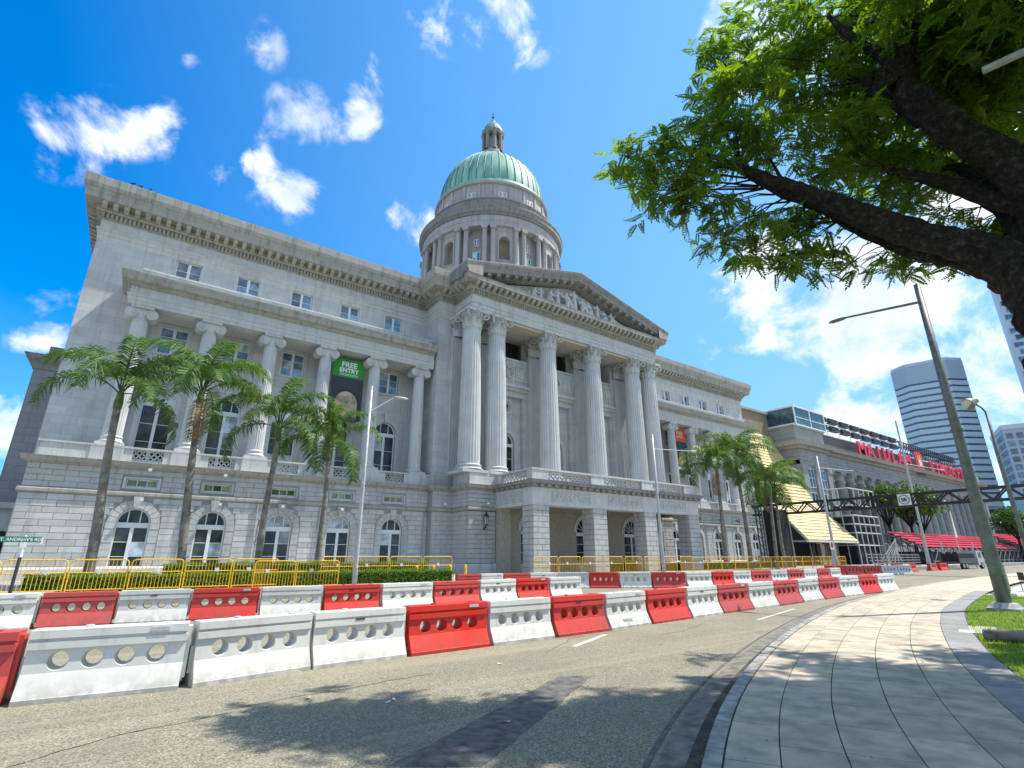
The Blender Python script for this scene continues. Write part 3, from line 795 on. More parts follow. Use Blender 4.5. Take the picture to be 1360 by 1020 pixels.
# main wing walls (upper storeys)
for sgn in (0, 1):
    mx_ = (lambda x: x) if sgn == 0 else mir
    mb = MB()
    holes = [(mx_(x), 1.75, 22.1, 23.75, False) for x in attX] + [(mx_(x), 1.85, 15.95, 18.05, False) for x in attX] + \
            [(mx_(x), 2.0, 8.0, 13.25, True) for x in attX]
    a_, b_ = sorted((mx_(XL), mx_(20.53)))
    wall_holes(mb, a_, b_, 7.3, 27, YW, holes, .34)
    xe = mx_(XL); mb.quad((xe, YW, .42), (xe, 74, .42), (xe, 74, 27), (xe, YW, 27))
    cpart(mb, 'wing_wall', STONE)
    for x in attX:
        sur = MB()
        window(court, mx_(x), YW + .20, 22.1, 1.75, 1.65, 'attic', PANE_B)
        window(court, mx_(x), YW + .20, 15.95, 1.85, 2.1, 'tall', PANE_B)
        window(court, mx_(x), YW + .22, 8.0, 2.0, 5.25, 'arch')
        X = mx_(x)
        # surrounds
        for (w, zb, zt) in ((1.75, 22.1, 23.75), (1.85, 15.95, 18.05)):
            sur.box(X - w / 2 - .18, X - w / 2, YW - .05, YW + .01, zb - .02, zt + .18); sur.box(X + w / 2, X + w / 2 + .18, YW - .05, YW + .01, zb - .02, zt + .18)
            sur.box(X - w / 2, X + w / 2, YW - .05, YW + .01, zt, zt + .18); sur.box(X - w / 2 - .25, X + w / 2 + .25, YW - .12, YW + .01, zb - .16, zb - .02)
        n = 18; r0, r1 = 1.0, 1.32; zc = 12.25
        for k in range(n):
            p = [(X - r * math.cos(math.pi * t / n), zc + r * math.sin(math.pi * t / n)) for r, t in ((r0, k), (r1, k), (r1, k + 1), (r0, k + 1))]
            sur.prism(p, 'y', YW - .08, YW + .01)
        sur.box(X - 1.32, X - 1.0, YW - .08, YW + .01, 8.0, 12.25); sur.box(X + 1.0, X + 1.32, YW - .08, YW + .01, 8.0, 12.25)
        sur.prism([(X - .16, 13.2), (X + .16, 13.2), (X + .26, 14.05), (X - .26, 14.05)], 'y', YW - .22, YW + .01)
        sur.box(X - 1.6, X - 1.32, YW - .05, YW + .01, 12.1, 12.3); sur.box(X + 1.32, X + 1.6, YW - .05, YW + .01, 12.1, 12.3)
        tag(cpart(sur, 'window_surrounds', STONE_S), kind='stuff')
# band courses on the wing wall below the frieze are part of the entablature sweep
mainpath = [(XL, 74), (XL, YW), (20.53, YW), (20.53, 41.0), (22.35, 41.0), (22.35, 37.9), (mir(22.35), 37.9), (mir(22.35), 41.0), (mir(20.53), 41.0), (mir(20.53), YW), (XR, YW), (XR, 74)]
mb = MB(); mb.sweep([(-.2, 23.72), (.0, 23.72), (.04, 23.75), (.04, 24.1), (.09, 24.12), (.09, 24.42), (.2, 24.48), (.2, 24.6), (.03, 24.64), (.03, 25.35), (-.2, 25.35)], mainpath)
cpart(mb, 'frieze', STONE_S)
mb = MB(); mb.sweep([(-.2, 25.35), (.08, 25.35), (.14, 25.42), (.14, 25.78), (.42, 25.82), (.46, 25.9), (.46, 26.32), (1.18, 26.34), (1.2, 26.70), (1.24, 26.76), (-.3, 26.78)], mainpath)
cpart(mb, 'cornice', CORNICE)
SIMA = [(-.3, 26.75), (1.22, 26.75), (1.26, 27.05), (1.34, 27.1), (1.42, 27.4), (1.45, 27.95), (1.45, 28.03), (-.3, 28.1)]
for pth in (mainpath[:5] + [(22.35, 36.5)], [(mir(22.35), 36.5)] + mainpath[7:]):
    mb = MB(); mb.sweep(SIMA, pth); cpart(mb, 'parapet_moulding', CORNICE)
# dentils and modillions follow the same path
def along(path, step, off):
    for i in range(len(path) - 1):
        a_, b_ = Vector(path[i]), Vector(path[i + 1]); d = (b_ - a_); L_ = d.length; d.normalize(); nr = Vector((d.y, -d.x))
        n = max(1, int(round(L_ / step)))
        for k in range(n + 1):
            if k == n and i < len(path) - 2: continue
            p = a_ + d * (L_ * k / n)
            yield p, d, nr
dn = MB()
vis = [(XL, 52), (XL, YW), (20.53, YW), (20.53, 41.0), (22.35, 41.0), (22.35, 37.9), (mir(22.35), 37.9), (mir(22.35), 41.0), (mir(20.53), 41.0), (mir(20.53), YW), (XR, YW)]
for p, d, nr in along(vis, .27, 0):
    a_ = p + nr * .13; b_ = p + nr * .34
    q = [a_ - d * .075, a_ + d * .075, b_ + d * .075, b_ - d * .075]
    dn.prism([tuple(v) for v in q], 'z', 25.45, 25.76)
tag(cpart(dn, 'dentil_row', CORNICE), kind='stuff')
md = MB(); md.prism([(.0, 25.93), (-.25, 25.93), (-.62, 26.06), (-.68, 26.33), (.0, 26.33)], 'x', -.15, .15)
mdm = md.mesh('modillion', CORNICE)
nmod = 0
for p, d, nr in along(vis, .66, 0):
    o = inst('modillion', mdm, court, Vector((p.x + nr.x * .44, p.y + nr.y * .44, 0)) - CB, (0, 0, math.atan2(nr.y, nr.x) + math.pi / 2)); nmod += 1
# ---- pavilion walls flanking the portico and portico rear wall
mb = MB()
for f in (lambda x: x, mir):
    a_, b_ = sorted((f(20.53), f(26.9)))
    mb.quad((a_, 41.0, 7.3), (b_, 41.0, 7.3), (b_, 41.0, 23.8), (a_, 41.0, 23.8))
    mb.quad((f(20.53), 41.0, 7.3), (f(20.53), YW, 7.3), (f(20.53), YW, 25), (f(20.53), 41.0, 25))
    mb.quad((f(26.9), 41.0, 8.3), (f(26.9), 43.05, 8.3), (f(26.9), 43.05, 23.8), (f(26.9), 41.0, 23.8))
holes = [(C0 + k * 6.4, 2.1, 8.4, 13.45, True) for k in (-1, 0, 1)] + [(C0 + k * 6.4, 4.4, 21.2, 23.79, False) for k in (-1, 0, 1)]
wall_holes(mb, 26.9, mir(26.9), 8.3, 23.8, 41.75, holes, .3)
for k in (-1, 0, 1):
    X = C0 + k * 6.4
    mb.box(X - 2.4, X - 1.85, 41.3, 41.75, 8.4, 17.2); mb.box(X + 1.85, X + 2.4, 41.3, 41.75, 8.4, 17.2)
mb.box(22.4, mir(22.4), 37.95, 43.05, 23.72, 23.95)   # ceiling of the portico
cpart(mb, 'portico_wall', STONE)
mb = MB()
for k in (-2, -1, 0, 1, 2):                             # ceiling beams
    x = C0 + k * 6.4 if abs(k) < 2 else C0 + (k / 2) * 9.6 * 1.0
for x in (C0 - 9.6, C0 - 3.2, C0 + 3.2, C0 + 9.6): mb.box(x - .55, x + .55, 38.9, 43.0, 23.25, 23.72)
mb.box(23, mir(23), 38.0, 39.2, 23.45, 23.72)
cpart(mb, 'ceiling_beams', plain('warm ceiling plaster', (.50, .43, .32), .8))
for k in (-1, 0, 1):
    X = C0 + k * 6.4
    window(court, X, 41.95, 8.4, 2.1, 5.05, 'arch')
    lv = MB(); lv.box(X - 2.2, X + 2.2, 42.6, 42.7, 21.0, 23.8); cpart(lv, 'dark_recess', DARKIN)
    lv = MB(); lv.box(X - .9, X + 1.2, 42.45, 42.55, 21.4, 22.8); cpart(lv, 'recess_panel', PANE)
    b = MB(); b.box(X - 2.35, X + 2.35, 41.05, 41.75, 18.5, 21.0); b.box(X - 2.45, X + 2.45, 40.9, 41.75, 21.0, 21.2)
    b.box(X - 2.45, X + 2.45, 40.6, 41.75, 18.05, 18.35); b.box(X - 2.4, X + 2.4, 40.85, 41.75, 17.75, 18.05); b.box(X - 2.35, X + 2.35, 41.2, 41.75, 17.2, 17.75)
    for (u0, u1) in ((-2.1, -.75), (.75, 2.1)):         # sunk panels framed by fillets
        for (x0, x1, z0, z1) in ((u0, u1, 18.85, 18.95), (u0, u1, 20.45, 20.55), (u0, u0 + .1, 18.95, 20.45), (u1 - .1, u1, 18.95, 20.45)): b.box(X + x0, X + x1, 40.97, 41.06, z0, z1)
        b.box(X + u0 + .3, X + u1 - .3, 40.98, 41.06, 19.25, 20.15)
    for s_ in range(9):                                 # carved swag between the panels
        a_ = s_ * 2 * math.pi / 9; b.lathe([(.0, -.16), (.13, -.1), (.17, 0), (.13, .1), (0, .16)], 8, (0, 0))
        for v in range(len(b.v) - 40, len(b.v)):
            q = b.v[v]; b.v[v] = (q[0] + X + .36 * math.cos(a_), q[1] * .7 + 40.95, q[2] + 19.7 + .55 * math.sin(a_))
    cpart(b, 'carved_balcony_panel', STONE_S)
    r = MB(); n = 20                                    # round window
    for (r0, r1, y0) in ((.6, .82, 41.63), (.34, .44, 41.65)):
        for k_ in range(n):
            a0, a1 = 2 * math.pi * k_ / n, 2 * math.pi * (k_ + 1) / n
            r.prism([(X + q * math.cos(t), 16.2 + q * math.sin(t)) for q, t in ((r0, a0), (r1, a0), (r1, a1), (r0, a1))], 'y', y0, 41.76)
    cpart(r, 'round_window_frame', STONE_S)
    r = MB(); r.prism([(X + .5 * math.cos(2 * math.pi * t / 20), 16.2 + .5 * math.sin(2 * math.pi * t / 20)) for t in range(20)], 'y', 41.7, 41.74); cpart(r, 'round_window', PANE)
    r = MB(); n = 18; zc = 12.4
    for k_ in range(n):
        r.prism([(X - q * math.cos(math.pi * t / n), zc + q * math.sin(math.pi * t / n)) for q, t in ((1.05, k_), (1.45, k_), (1.45, k_ + 1), (1.05, k_ + 1))], 'y', 41.6, 41.76)
    r.box(X - 1.45, X - 1.05, 41.6, 41.76, 8.4, zc); r.box(X + 1.05, X + 1.45, 41.6, 41.76, 8.4, zc)
    r.prism([(X - .2, 13.85), (X + .2, 13.85), (X + .32, 14.9), (X - .32, 14.9)], 'y', 41.4, 41.76)
    cpart(r, 'arch_surround', STONE_S)
# ---- columns
def flute(t, n=24): return 1 - .045 * abs(math.cos(n * t / 2)) ** .7
def shaft_mesh(r0, r1, z0, z1, name):
    mb = MB(); mb.smooth = False
    prof = []
    for k in range(9):
        u = k / 8; prof.append((r0 + (r1 - r0) * (u ** 1.7), z0 + (z1 - z0) * u))
    mb.lathe(prof, 96, rfun=lambda t: 1 - .055 * (1 - abs(math.sin(12 * t)) ** 1.0) ** .5 if abs(math.sin(12 * t)) < .85 else 1.0)
    return mb.mesh(name, STONE_C)
def base_mesh(r, z0, z1, plinth, name):
    h = z1 - z0; mb = MB(); mb.box(-plinth, plinth, -plinth, plinth, z0, z0 + h * .3)
    mb.smooth = True
    p = [(r * 1.32, z0 + h * .3)]
    for k in range(7): p.append((r * 1.18 + r * .16 * math.sin(math.pi * k / 6), z0 + h * (.3 + .25 * k / 6)))
    p += [(r * 1.12, z0 + h * .6), (r * 1.10, z0 + h * .72)]
    for k in range(7): p.append((r * 1.08 + r * .10 * math.sin(math.pi * k / 6), z0 + h * (.74 + .2 * k / 6)))
    p.append((r * 1.0, z1)); mb.lathe(p, 32); return mb.mesh(name, STONE_C)
def ionic_mesh(r, z0, z1):
    h = z1 - z0; mb = MB(); mb.lathe([(r, z0), (r * 1.05, z0 + h * .1), (r, z0 + h * .14), (r * 1.2, z0 + h * .45), (r * 1.2, z0 + h * .55)], 28)
    mb.box(-r * 1.25, r * 1.25, -r * 1.1, r * 1.1, z0 + h * .5, z0 + h * .78)
    mb.box(-r * 1.42, r * 1.42, -r * 1.42, r * 1.42, z0 + h * .8, z1)
    for sx in (-1, 1):
        for (rr, y) in ((h * .42, 1.12), (h * .27, 1.2), (h * .12, 1.28)):
            n = 18; mb.prism([(sx * r * 1.28 + rr * math.cos(2 * math.pi * k / n), z0 + h * .42 + rr * math.sin(2 * math.pi * k / n)) for k in range(n)], 'y', -r * y, r * y)
    return mb.mesh('capital', STONE_S)
def corinth_mesh(r, z0, z1, half=False):
    h = z1 - z0; mb = MB()
    mb.lathe([(r, z0), (r * 1.08, z0 + .05 * h), (r * .98, z0 + .09 * h), (r * .98, z0 + .5 * h), (r * 1.1, z0 + .72 * h), (r * 1.32, z0 + .86 * h)], 24)
    def leaf(a, zb, hh, out, w, rb):
        # acanthus leaf: a lobed ribbon that rises, swells and curls over
        n = 7; ca, sa = math.cos(a), math.sin(a); prev = None
        for k in range(n + 1):
            u = k / n
            rad = rb + out * (u ** 2.2) + (.10 * r if k == n else 0)
            z = zb + hh * (math.sin(min(1, u * 1.08) * math.pi * .55) if k < n else .82)
            ww = w * (.75 + .45 * math.sin(u * math.pi)) * (1 + .18 * (-1) ** k) * (1 if k < n else .5)
            row = [(rad * ca - sgn * ww * sa, rad * sa + sgn * ww * ca, z) for sgn in (-1, 0, 1)]
            row[1] = ((rad + .10 * r) * ca, (rad + .10 * r) * sa, z)
            if prev:
                mb.quad(prev[0], prev[1], row[1], row[0]); mb.quad(prev[1], prev[2], row[2], row[1])
            prev = row
    for k in range(8): leaf(2 * math.pi * k / 8, z0 + .06 * h, .38 * h, .30 * r, .27 * r, r * 1.0)
    for k in range(8): leaf(2 * math.pi * (k + .5) / 8, z0 + .1 * h, .62 * h, .38 * r, .25 * r, r * 1.0)
    for k in range(4):      # corner volutes: spirals standing on the diagonals
        a = math.pi / 4 + k * math.pi / 2; ca, sa = math.cos(a), math.sin(a)
        pts_ = []; rad_ = []
        for j in range(22):
            t = j / 21
            if t < .45:
                q = t / .45; rr = r * (1.05 + .55 * q ** 1.5); z = z0 + h * (.5 + .36 * q)
            else:
                q = (t - .45) / .55; ang = math.pi / 2 - q * 3.2 * math.pi / 1.4; sp = .19 * h * (1 - .75 * q)
                rr = r * 1.60 + math.cos(ang) * sp * 1.0; z = z0 + h * .70 + math.sin(ang) * sp * .9
            pts_.append((rr * ca, rr * sa, z)); rad_.append(.085 * r * (1.3 - .5 * t))
        mb.tube(pts_, rad_, 6)
    for k in range(4):      # small central scrolls and fleuron
        a = k * math.pi / 2; ca, sa = math.cos(a), math.sin(a)
        for s_ in (-1, 1):
            pts_ = []
            for j in range(12):
                t = j / 11; ang = t * 1.6 * math.pi; sp = .11 * h * (1 - .6 * t)
                y = s_ * (.24 * r - math.sin(ang) * sp); z = z0 + h * .72 + math.cos(ang) * sp * (-1) + .05 * h
                rr = r * 1.28; pts_.append((rr * ca - y * sa, rr * sa + y * ca, z))
            mb.tube(pts_, .05 * r, 5)
        mb.lathe([(0, z0 + h * .84), (.16 * r, z0 + h * .87), (.2 * r, z0 + h * .92), (.12 * r, z0 + h), (0, z0 + h * 1.02)], 8, (r * 1.42 * ca, r * 1.42 * sa))
    # concave abacus
    ab = []
    for k in range(4):
        a = math.pi / 4 + k * math.pi / 2
        for da, rr in ((-.09, 1.88), (.09, 1.88), (.35, 1.52), (.785, 1.38), (1.22, 1.52)): ab.append((rr * r * math.cos(a + da), rr * r * math.sin(a + da)))
    mb.prism(ab, 'z', z0 + .87 * h, z1)
    me = mb.mesh('capital', STONE_S)
    return me
SH_I = shaft_mesh(.55, .46, 9.15, 17.42, 'column'); BA_I = base_mesh(.53, 8.42, 9.15, .76, 'column_base'); CA_I = ionic_mesh(.47, 17.42, 18.3)
SH_C = shaft_mesh(1.0, .84, 9.25, 21.85, 'column'); BA_C = base_mesh(.98, 8.42, 9.25, 1.28, 'column_base'); CA_C = corinth_mesh(.84, 21.85, 23.75)
def column(x, y, sh, ba, ca):
    o = inst('column', sh, court, Vector((x, y, 0)) - CB); inst('column_base', ba, o); inst('capital', ca, o); return o
for f in (lambda x: x, mir):
    for x in colX: column(f(x), 42.0, SH_I, BA_I, CA_I)
for dx_ in (-12.4, -9.6, -3.2, 3.2, 9.6, 12.4): column(C0 + dx_, 38.65, SH_C, BA_C, CA_C)
# pilasters behind the portico columns
def pilaster_mesh(hw, z0, z1, dp):
    mb = MB(); mb.box(-hw, hw, 0, dp, z0, z1); nfl = 7; fw = 2 * hw / nfl
    for k in range(nfl + 1):
        x = -hw + k * fw; mb.box(x - fw * .16, x + fw * .16, -.06, .0, z0 + .3, z1 - .2)
    return mb.mesh('pilaster', STONE_C)
PIL = pilaster_mesh(.85, 9.25, 21.85, 1.0)
pb = MB(); pb.box(-1.05, 1.05, -.2, 1.0, 8.42, 8.9); pb.box(-.95, .95, -.12, 1.0, 8.9, 9.25); PILB = pb.mesh('pilaster_base', STONE_C)
def pcap():
    src = CA_C; bm = bmesh.new(); bm.from_mesh(src)
    for v in bm.verts: v.co.y *= .45
    bm.faces.ensure_lookup_table()
    bmesh.ops.delete(bm, geom=[f_ for f_ in bm.faces if f_.calc_center_median().y > .25], context='FACES')
    me = bpy.data.meshes.new('capital'); bm.to_mesh(me); bm.free(); me.materials.append(STONE_S); return me
PCAP = pcap()
for f in (lambda x: x, mir):
    for (x, y) in ((22.85, 40.7), (25.65, 40.7), (32.05, 40.75)):
        o = inst('pilaster', PIL, court, Vector((f(x), y, 0)) - CB); inst('pilaster_base', PILB, o); inst('capital', PCAP, o)
# ---- colonnade entablatures over the wings
for f in (0, 1):
    P_ = [(-3.05, YW), (-3.05, 41.3), (20.35, 41.3)] if f == 0 else [(mir(20.35), 41.3), (mir(-3.05), 41.3), (mir(-3.05), YW)]
    mb = MB(); mb.sweep([(-1.4, 18.3), (.0, 18.3), (0, 18.55), (.05, 18.57), (.05, 18.85), (.14, 18.9), (.14, 19.0), (.02, 19.04), (.02, 19.6), (-1.4, 19.6)], P_)
    x0, x1 = sorted((P_[0][0] if f == 0 else mir(20.35), P_[-1][0] if f == 0 else mir(-3.05)))
    mb.box(x0 + .05, x1 - .05, 41.35, YW, 18.32, 20.3)
    cpart(mb, 'colonnade_entablature', STONE_S)
    mb = MB(); mb.sweep([(-.3, 19.6), (.1, 19.6), (.25, 19.8), (.55, 19.86), (.6, 20.15), (.7, 20.3), (.72, 20.42), (-.3, 20.5)], P_); cpart(mb, 'colonnade_cornice', CORNICE)
    mb = MB(); P2 = [(p[0] + (.45 if f == 0 and i < 2 else (-.45 if f == 1 and i > 0 else 0)), p[1] + (.45 if p[1] < 42 else 0)) for i, p in enumerate(P_)]
    mb.sweep([(-.3, 20.45), (.0, 20.45), (.0, 21.15), (.06, 21.17), (.06, 21.3), (-.3, 21.3)], P2)
    mb.box(x0 + .5, x1 - .5, 41.9, YW, 20.4, 20.6)
    cpart(mb, 'blocking_course', STONE_S)
    # flat pilasters against the wall at both ends
    for x in (-2.14, 19.27):
        mb = MB(); X = x if f == 0 else mir(x); mb.box(X - .5, X + .5, YW - .18, YW, 8.4, 18.3); cpart(mb, 'end_pilaster', STONE_S)

# ---- ground floor of the wings: backing wall with openings, rusticated blocks, courses
block_cache = {}
def blockwork(x0, x1, z0, z1, Y, course, length, holes, name_parent, budget, stuff_mb, seed=1, side=None, depth=.03):
    """holes: (cx, halfwidth function of z)"""
    r_ = random.Random(seed); rows = int(round((z1 - z0) / course)); ch = (z1 - z0) / rows; n = 0; g_ = .009
    for i in range(rows):
        zb = z0 + i * ch; zt = zb + ch; zm = (zb + zt) / 2
        ex = []
        for (cx, fn) in holes:
            hw = max(fn(zb + .02), fn(zm), fn(zt - .02))
            if hw > 0: ex.append((cx - hw, cx + hw))
        segs = [(x0, x1)]
        for e in ex:
            new = []
            for (a_, b_) in segs:
                if e[1] <= a_ or e[0] >= b_: new.append((a_, b_))
                else:
                    if e[0] - a_ > .08: new.append((a_, e[0]))
                    if b_ - e[1] > .08: new.append((e[1], b_))
            segs = new
        off = (length / 2 if i % 2 else 0) + x0
        for (a_, b_) in segs:
            cuts = [a_]; k = math.ceil((a_ - off) / length + .25)
            while off + k * length < b_ - .25 * length:
                c_ = off + k * length + r_.uniform(-.06, .06)
                if c_ > a_ + .2 * length: cuts.append(c_)
                k += 1
            cuts.append(b_)
            for u, v in zip(cuts, cuts[1:]):
                pr = depth + r_.uniform(-.004, .007); bev = .014
                def shape(mb, ox, oz):
                    X0, X1, Z0, Z1 = u + g_ - ox, v - g_ - ox, zb + g_ - oz, zt - g_ - oz
                    vs = [(X0, 0, Z0), (X1, 0, Z0), (X1, 0, Z1), (X0, 0, Z1), (X0 + bev, -pr, Z0 + bev), (X1 - bev, -pr, Z0 + bev), (X1 - bev, -pr, Z1 - bev), (X0 + bev, -pr, Z1 - bev)]
                    fs = [(4, 5, 6, 7), (0, 1, 5, 4), (1, 2, 6, 5), (2, 3, 7, 6), (3, 0, 4, 7)]
                    if side is None: mb.add([(p[0], p[1] + Y, p[2]) for p in vs], fs)
                    else: mb.add([(side[0] + side[1] * p[1], p[0], p[2]) for p in vs], fs)
                if budget > 0:
                    mb = MB(); shape(mb, 0, 0); o = mb.build('stone_block', RUSTIC, name_parent); budget -= 1; n += 1
                else: shape(stuff_mb, 0, 0)
    return n
def arch_fn(hw, zc, rad_out, zb=.4):
    return lambda z: (hw if z <= zc else (math.sqrt(max(0, rad_out ** 2 - (z - zc) ** 2)) * hw / rad_out if z < zc + rad_out else 0)) if z > zb else 0
stuffb = MB()
gX = [0.04 + 4.29 * i for i in range(5)]
GW = []
for f in (0, 1):
    F = (lambda x: x) if f == 0 else mir
    mb = MB(); x0, x1 = sorted((F(-5.65), F(20.3)))
    holes = [(F(x), 1.78, .75, 4.6, True) for x in gX] + [(F(x), 1.72, 5.86, 6.4, False) for x in gX]
    wall_holes(mb, x0, x1, .42, 7.1, YG, holes, .34)
    xe = F(-5.65); mb.quad((xe, YG, .42), (xe, YW + .1, .42), (xe, YW + .1, 7.1), (xe, YG, 7.1))
    xe = F(20.3); mb.quad((xe, YG, .42), (xe, 40.2, .42), (xe, 40.2, 7.1), (xe, YG, 7.1))
    xa, xb = sorted((F(20.3), F(22.3))); mb.quad((xa, 40.2, .42), (xb, 40.2, .42), (xb, 40.2, 8.35), (xa, 40.2, 8.35))
    xe = F(22.3); mb.quad((xe, 40.2, .42), (xe, 37.45, .42), (xe, 37.45, 8.35), (xe, 40.2, 8.35))
    gw = cpart(mb, 'ground_floor_wall', JOINT); GW.append(gw)
    hl = [(F(x), arch_fn(1.42, 3.71, 1.42)) for x in gX]
    x0, x1 = sorted((F(-5.65), F(20.3)))
    blockwork(x0, x1, 1.15, 5.25, YG, .373, 1.22, hl, gw, 262 if f == 0 else 0, stuffb, 3 + f)
    hs_ = [(F(x), (lambda z: 1.05 if 5.75 < z < 6.52 else 0)) for x in gX]
    blockwork(x0, x1, 5.62, 7.0, YG, .345, 1.22, hs_, gw, 0, stuffb, 8 + f)
    for x in gX:                                   # radial voussoirs, jambs and keystones
        vs = MB(); X = F(x); n = 11
        for k in range(n):
            a0, a1 = math.pi * k / n + .012, math.pi * (k + 1) / n - .012; ro = 1.42 if k % 2 else 1.36
            if k == n // 2: continue
            p = [(X - q * math.cos(t), 3.71 + q * math.sin(t)) for q, t in ((.90, a0), (ro, a0), (ro, a1), (.90, a1))]
            vs.prism(p, 'y', YG - .055, YG + .02)
        vs.prism([(X - .15, 4.57), (X + .15, 4.57), (X + .26, 5.3), (X - .26, 5.3)], 'y', YG - .2, YG + .02)
        for k in range(8):
            z = .45 + k * .408
            for s_ in (-1, 1): vs.box(X + s_ * .90, X + s_ * 1.40, YG - (.055 if k % 2 else .04), YG + .02, z + .01, z + .398)
        for (w, zb, zt) in ((1.72, 5.86, 6.4),):
            vs.box(X - w / 2 - .14, X - w / 2, YG - .06, YG + .02, zb - .1, zt + .1); vs.box(X + w / 2, X + w / 2 + .14, YG - .06, YG + .02, zb - .1, zt + .1)
            vs.box(X - w / 2, X + w / 2, YG - .06, YG + .02, zt, zt + .1); vs.box(X - w / 2, X + w / 2, YG - .06, YG + .02, zb - .1, zb)
        window(court, X, YG + .2, .75, 1.78, 3.85, 'arch')
        window(court, X, YG + .16, 5.86, 1.72, .54, 'slit', PANE_G)
        tag(cpart(vs, 'arch_stonework', RUSTIC), kind='stuff')
gpath = [(-5.65, 50), (-5.65, YG), (20.3, YG), (20.3, 40.2), (22.3, 40.2), (22.3, 37.45), (mir(22.3), 37.45), (mir(22.3), 40.2), (mir(20.3), 40.2), (mir(20.3), YG), (mir(-5.65), YG), (mir(-5.65), 50)]
mb = MB(); mb.sweep([(-.1, .42), (.14, .42), (.14, 1.0), (.06, 1.12), (-.1, 1.14)], gpath); cpart(mb, 'plinth', RUSTIC)
mb = MB(); mb.sweep([(-.1, 5.27), (.08, 5.3), (.17, 5.36), (.17, 5.52), (.06, 5.6), (-.1, 5.62)], gpath); cpart(mb, 'string_course', CORNICE)
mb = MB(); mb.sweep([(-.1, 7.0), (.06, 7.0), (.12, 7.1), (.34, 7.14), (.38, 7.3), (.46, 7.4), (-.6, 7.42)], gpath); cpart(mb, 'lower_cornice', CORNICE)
# portico podium blockwork (face and returns)
for f in (0, 1):
    F = (lambda x: x) if f == 0 else mir
    x0, x1 = sorted((F(22.3), F(24.9)))
    blockwork(x0, x1, 1.15, 5.25, 37.45, .373, 1.3, [], court, 0, stuffb, 21); blockwork(x0, x1, 5.62, 7.0, 37.45, .345, 1.3, [], court, 0, stuffb, 22)
    x0, x1 = sorted((F(20.3), F(22.3))); blockwork(x0, x1, 1.15, 5.25, 40.2, .373, 1.0, [], court, 0, stuffb, 23); blockwork(x0, x1, 5.62, 7.0, 40.2, .345, 1.0, [], court, 0, stuffb, 24)
    blockwork(37.45, 40.2, 5.62, 7.0, 0, .345, 1.4, [], court, 0, stuffb, 27, side=(F(22.3), 1 if f == 0 else -1))
    blockwork(37.45, 40.2, 1.15, 5.25, 0, .373, 1.4, [], court, 0, stuffb, 25, side=(F(22.3), 1 if f == 0 else -1))
    blockwork(YG, 46, 1.15, 5.25, 0, .373, 1.2, [], court, 0, stuffb, 26, side=(F(-5.65), 1 if f == 0 else -1))
# pedestal zone and balustrade
mb = MB()
def ped_zone(x0, x1, Y, gaps, zt=8.42):
    a_ = x0
    for (g0, g1) in gaps:
        mb.box(a_, g0, Y, Y + .5, 7.42, zt - .12); a_ = g1
    mb.box(a_, x1, Y, Y + .5, 7.42, zt - .12)
    mb.box(x0 - .05, x1 + .05, Y - .07, Y + .57, zt - .12, zt)
    for (g0, g1) in gaps: mb.box(g0, g1, Y, Y + .5, 7.42, 7.5)
for f in (lambda x: x, mir):
    xs_ = sorted((f(-5.45), f(20.5)))
    gaps = sorted([tuple(sorted((f(x - .83), f(x + .83)))) for x in gX])
    ped_zone(xs_[0], xs_[1], YG + .12, gaps)
    for x in colX:
        a_, b_ = sorted((f(x - .85), f(x + .85))); mb.box(a_, b_, YG + .06, 43, 7.42, 8.415)
    a_, b_ = sorted((f(-5.45), f(20.5))); mb.box(a_, b_, YG + .7, YW, 7.3, 7.5)
    xe = f(-5.45); a_, b_ = sorted((xe, xe + (.4 if f(0) == 0 else -.4))); mb.box(a_, b_, YG + .62, YW - .01, 7.42, 8.38)
    a_, b_ = sorted((f(22.42), f(48.0)))
mb.box(22.27, 48.23, 37.42, 43.2, 7.44, 8.40)
for f in (lambda x: x, mir):
    a_, b_ = sorted((f(20.45), f(22.42))); mb.box(a_, b_, 40.3, 41.2, 7.42, 8.42)
cpart(mb, 'pedestal_course', STONE_S)
LATST = stone('pale lattice stone', (.74, .74, .71), (.35, .34, .32), streak=.3)
def lattice(w, z0, z1, mat=STONE_S, nx=None):
    mat = LATST
    m = MB(); h = z1 - z0; nx = nx or max(2, int(round(w / h * 2))); t = .05; cw = w / nx; ny = 2; chh = h / ny
    def bar(a_, b_):
        d = Vector(b_) - Vector(a_); L_ = d.length; d.normalize(); nn = Vector((-d.y, d.x)) * t * .62
        A_, B_ = Vector(a_), Vector(b_); m.prism([tuple(A_ + nn), tuple(B_ + nn), tuple(B_ - nn), tuple(A_ - nn)], 'y', -.05, .05)
    for i in range(nx):
        for j in range(ny):
            x0, z0_ = -w / 2 + i * cw, z0 + j * chh
            bar((x0, z0_), (x0 + cw, z0_ + chh)); bar((x0, z0_ + chh), (x0 + cw, z0_))
    m.box(-w / 2, w / 2, -.06, .06, z0 - .03, z0 + .03); m.box(-w / 2, w / 2, -.06, .06, z1 - .03, z1 + .03)
    return m.mesh('lattice_panel', mat)
LAT = lattice(1.66, 7.53, 8.28, STONE_S, 5)
for f in (lambda x: x, mir):
    for x in gX: inst('lattice_panel', LAT, court, Vector((f(x), YG + .36, 0)) - CB)
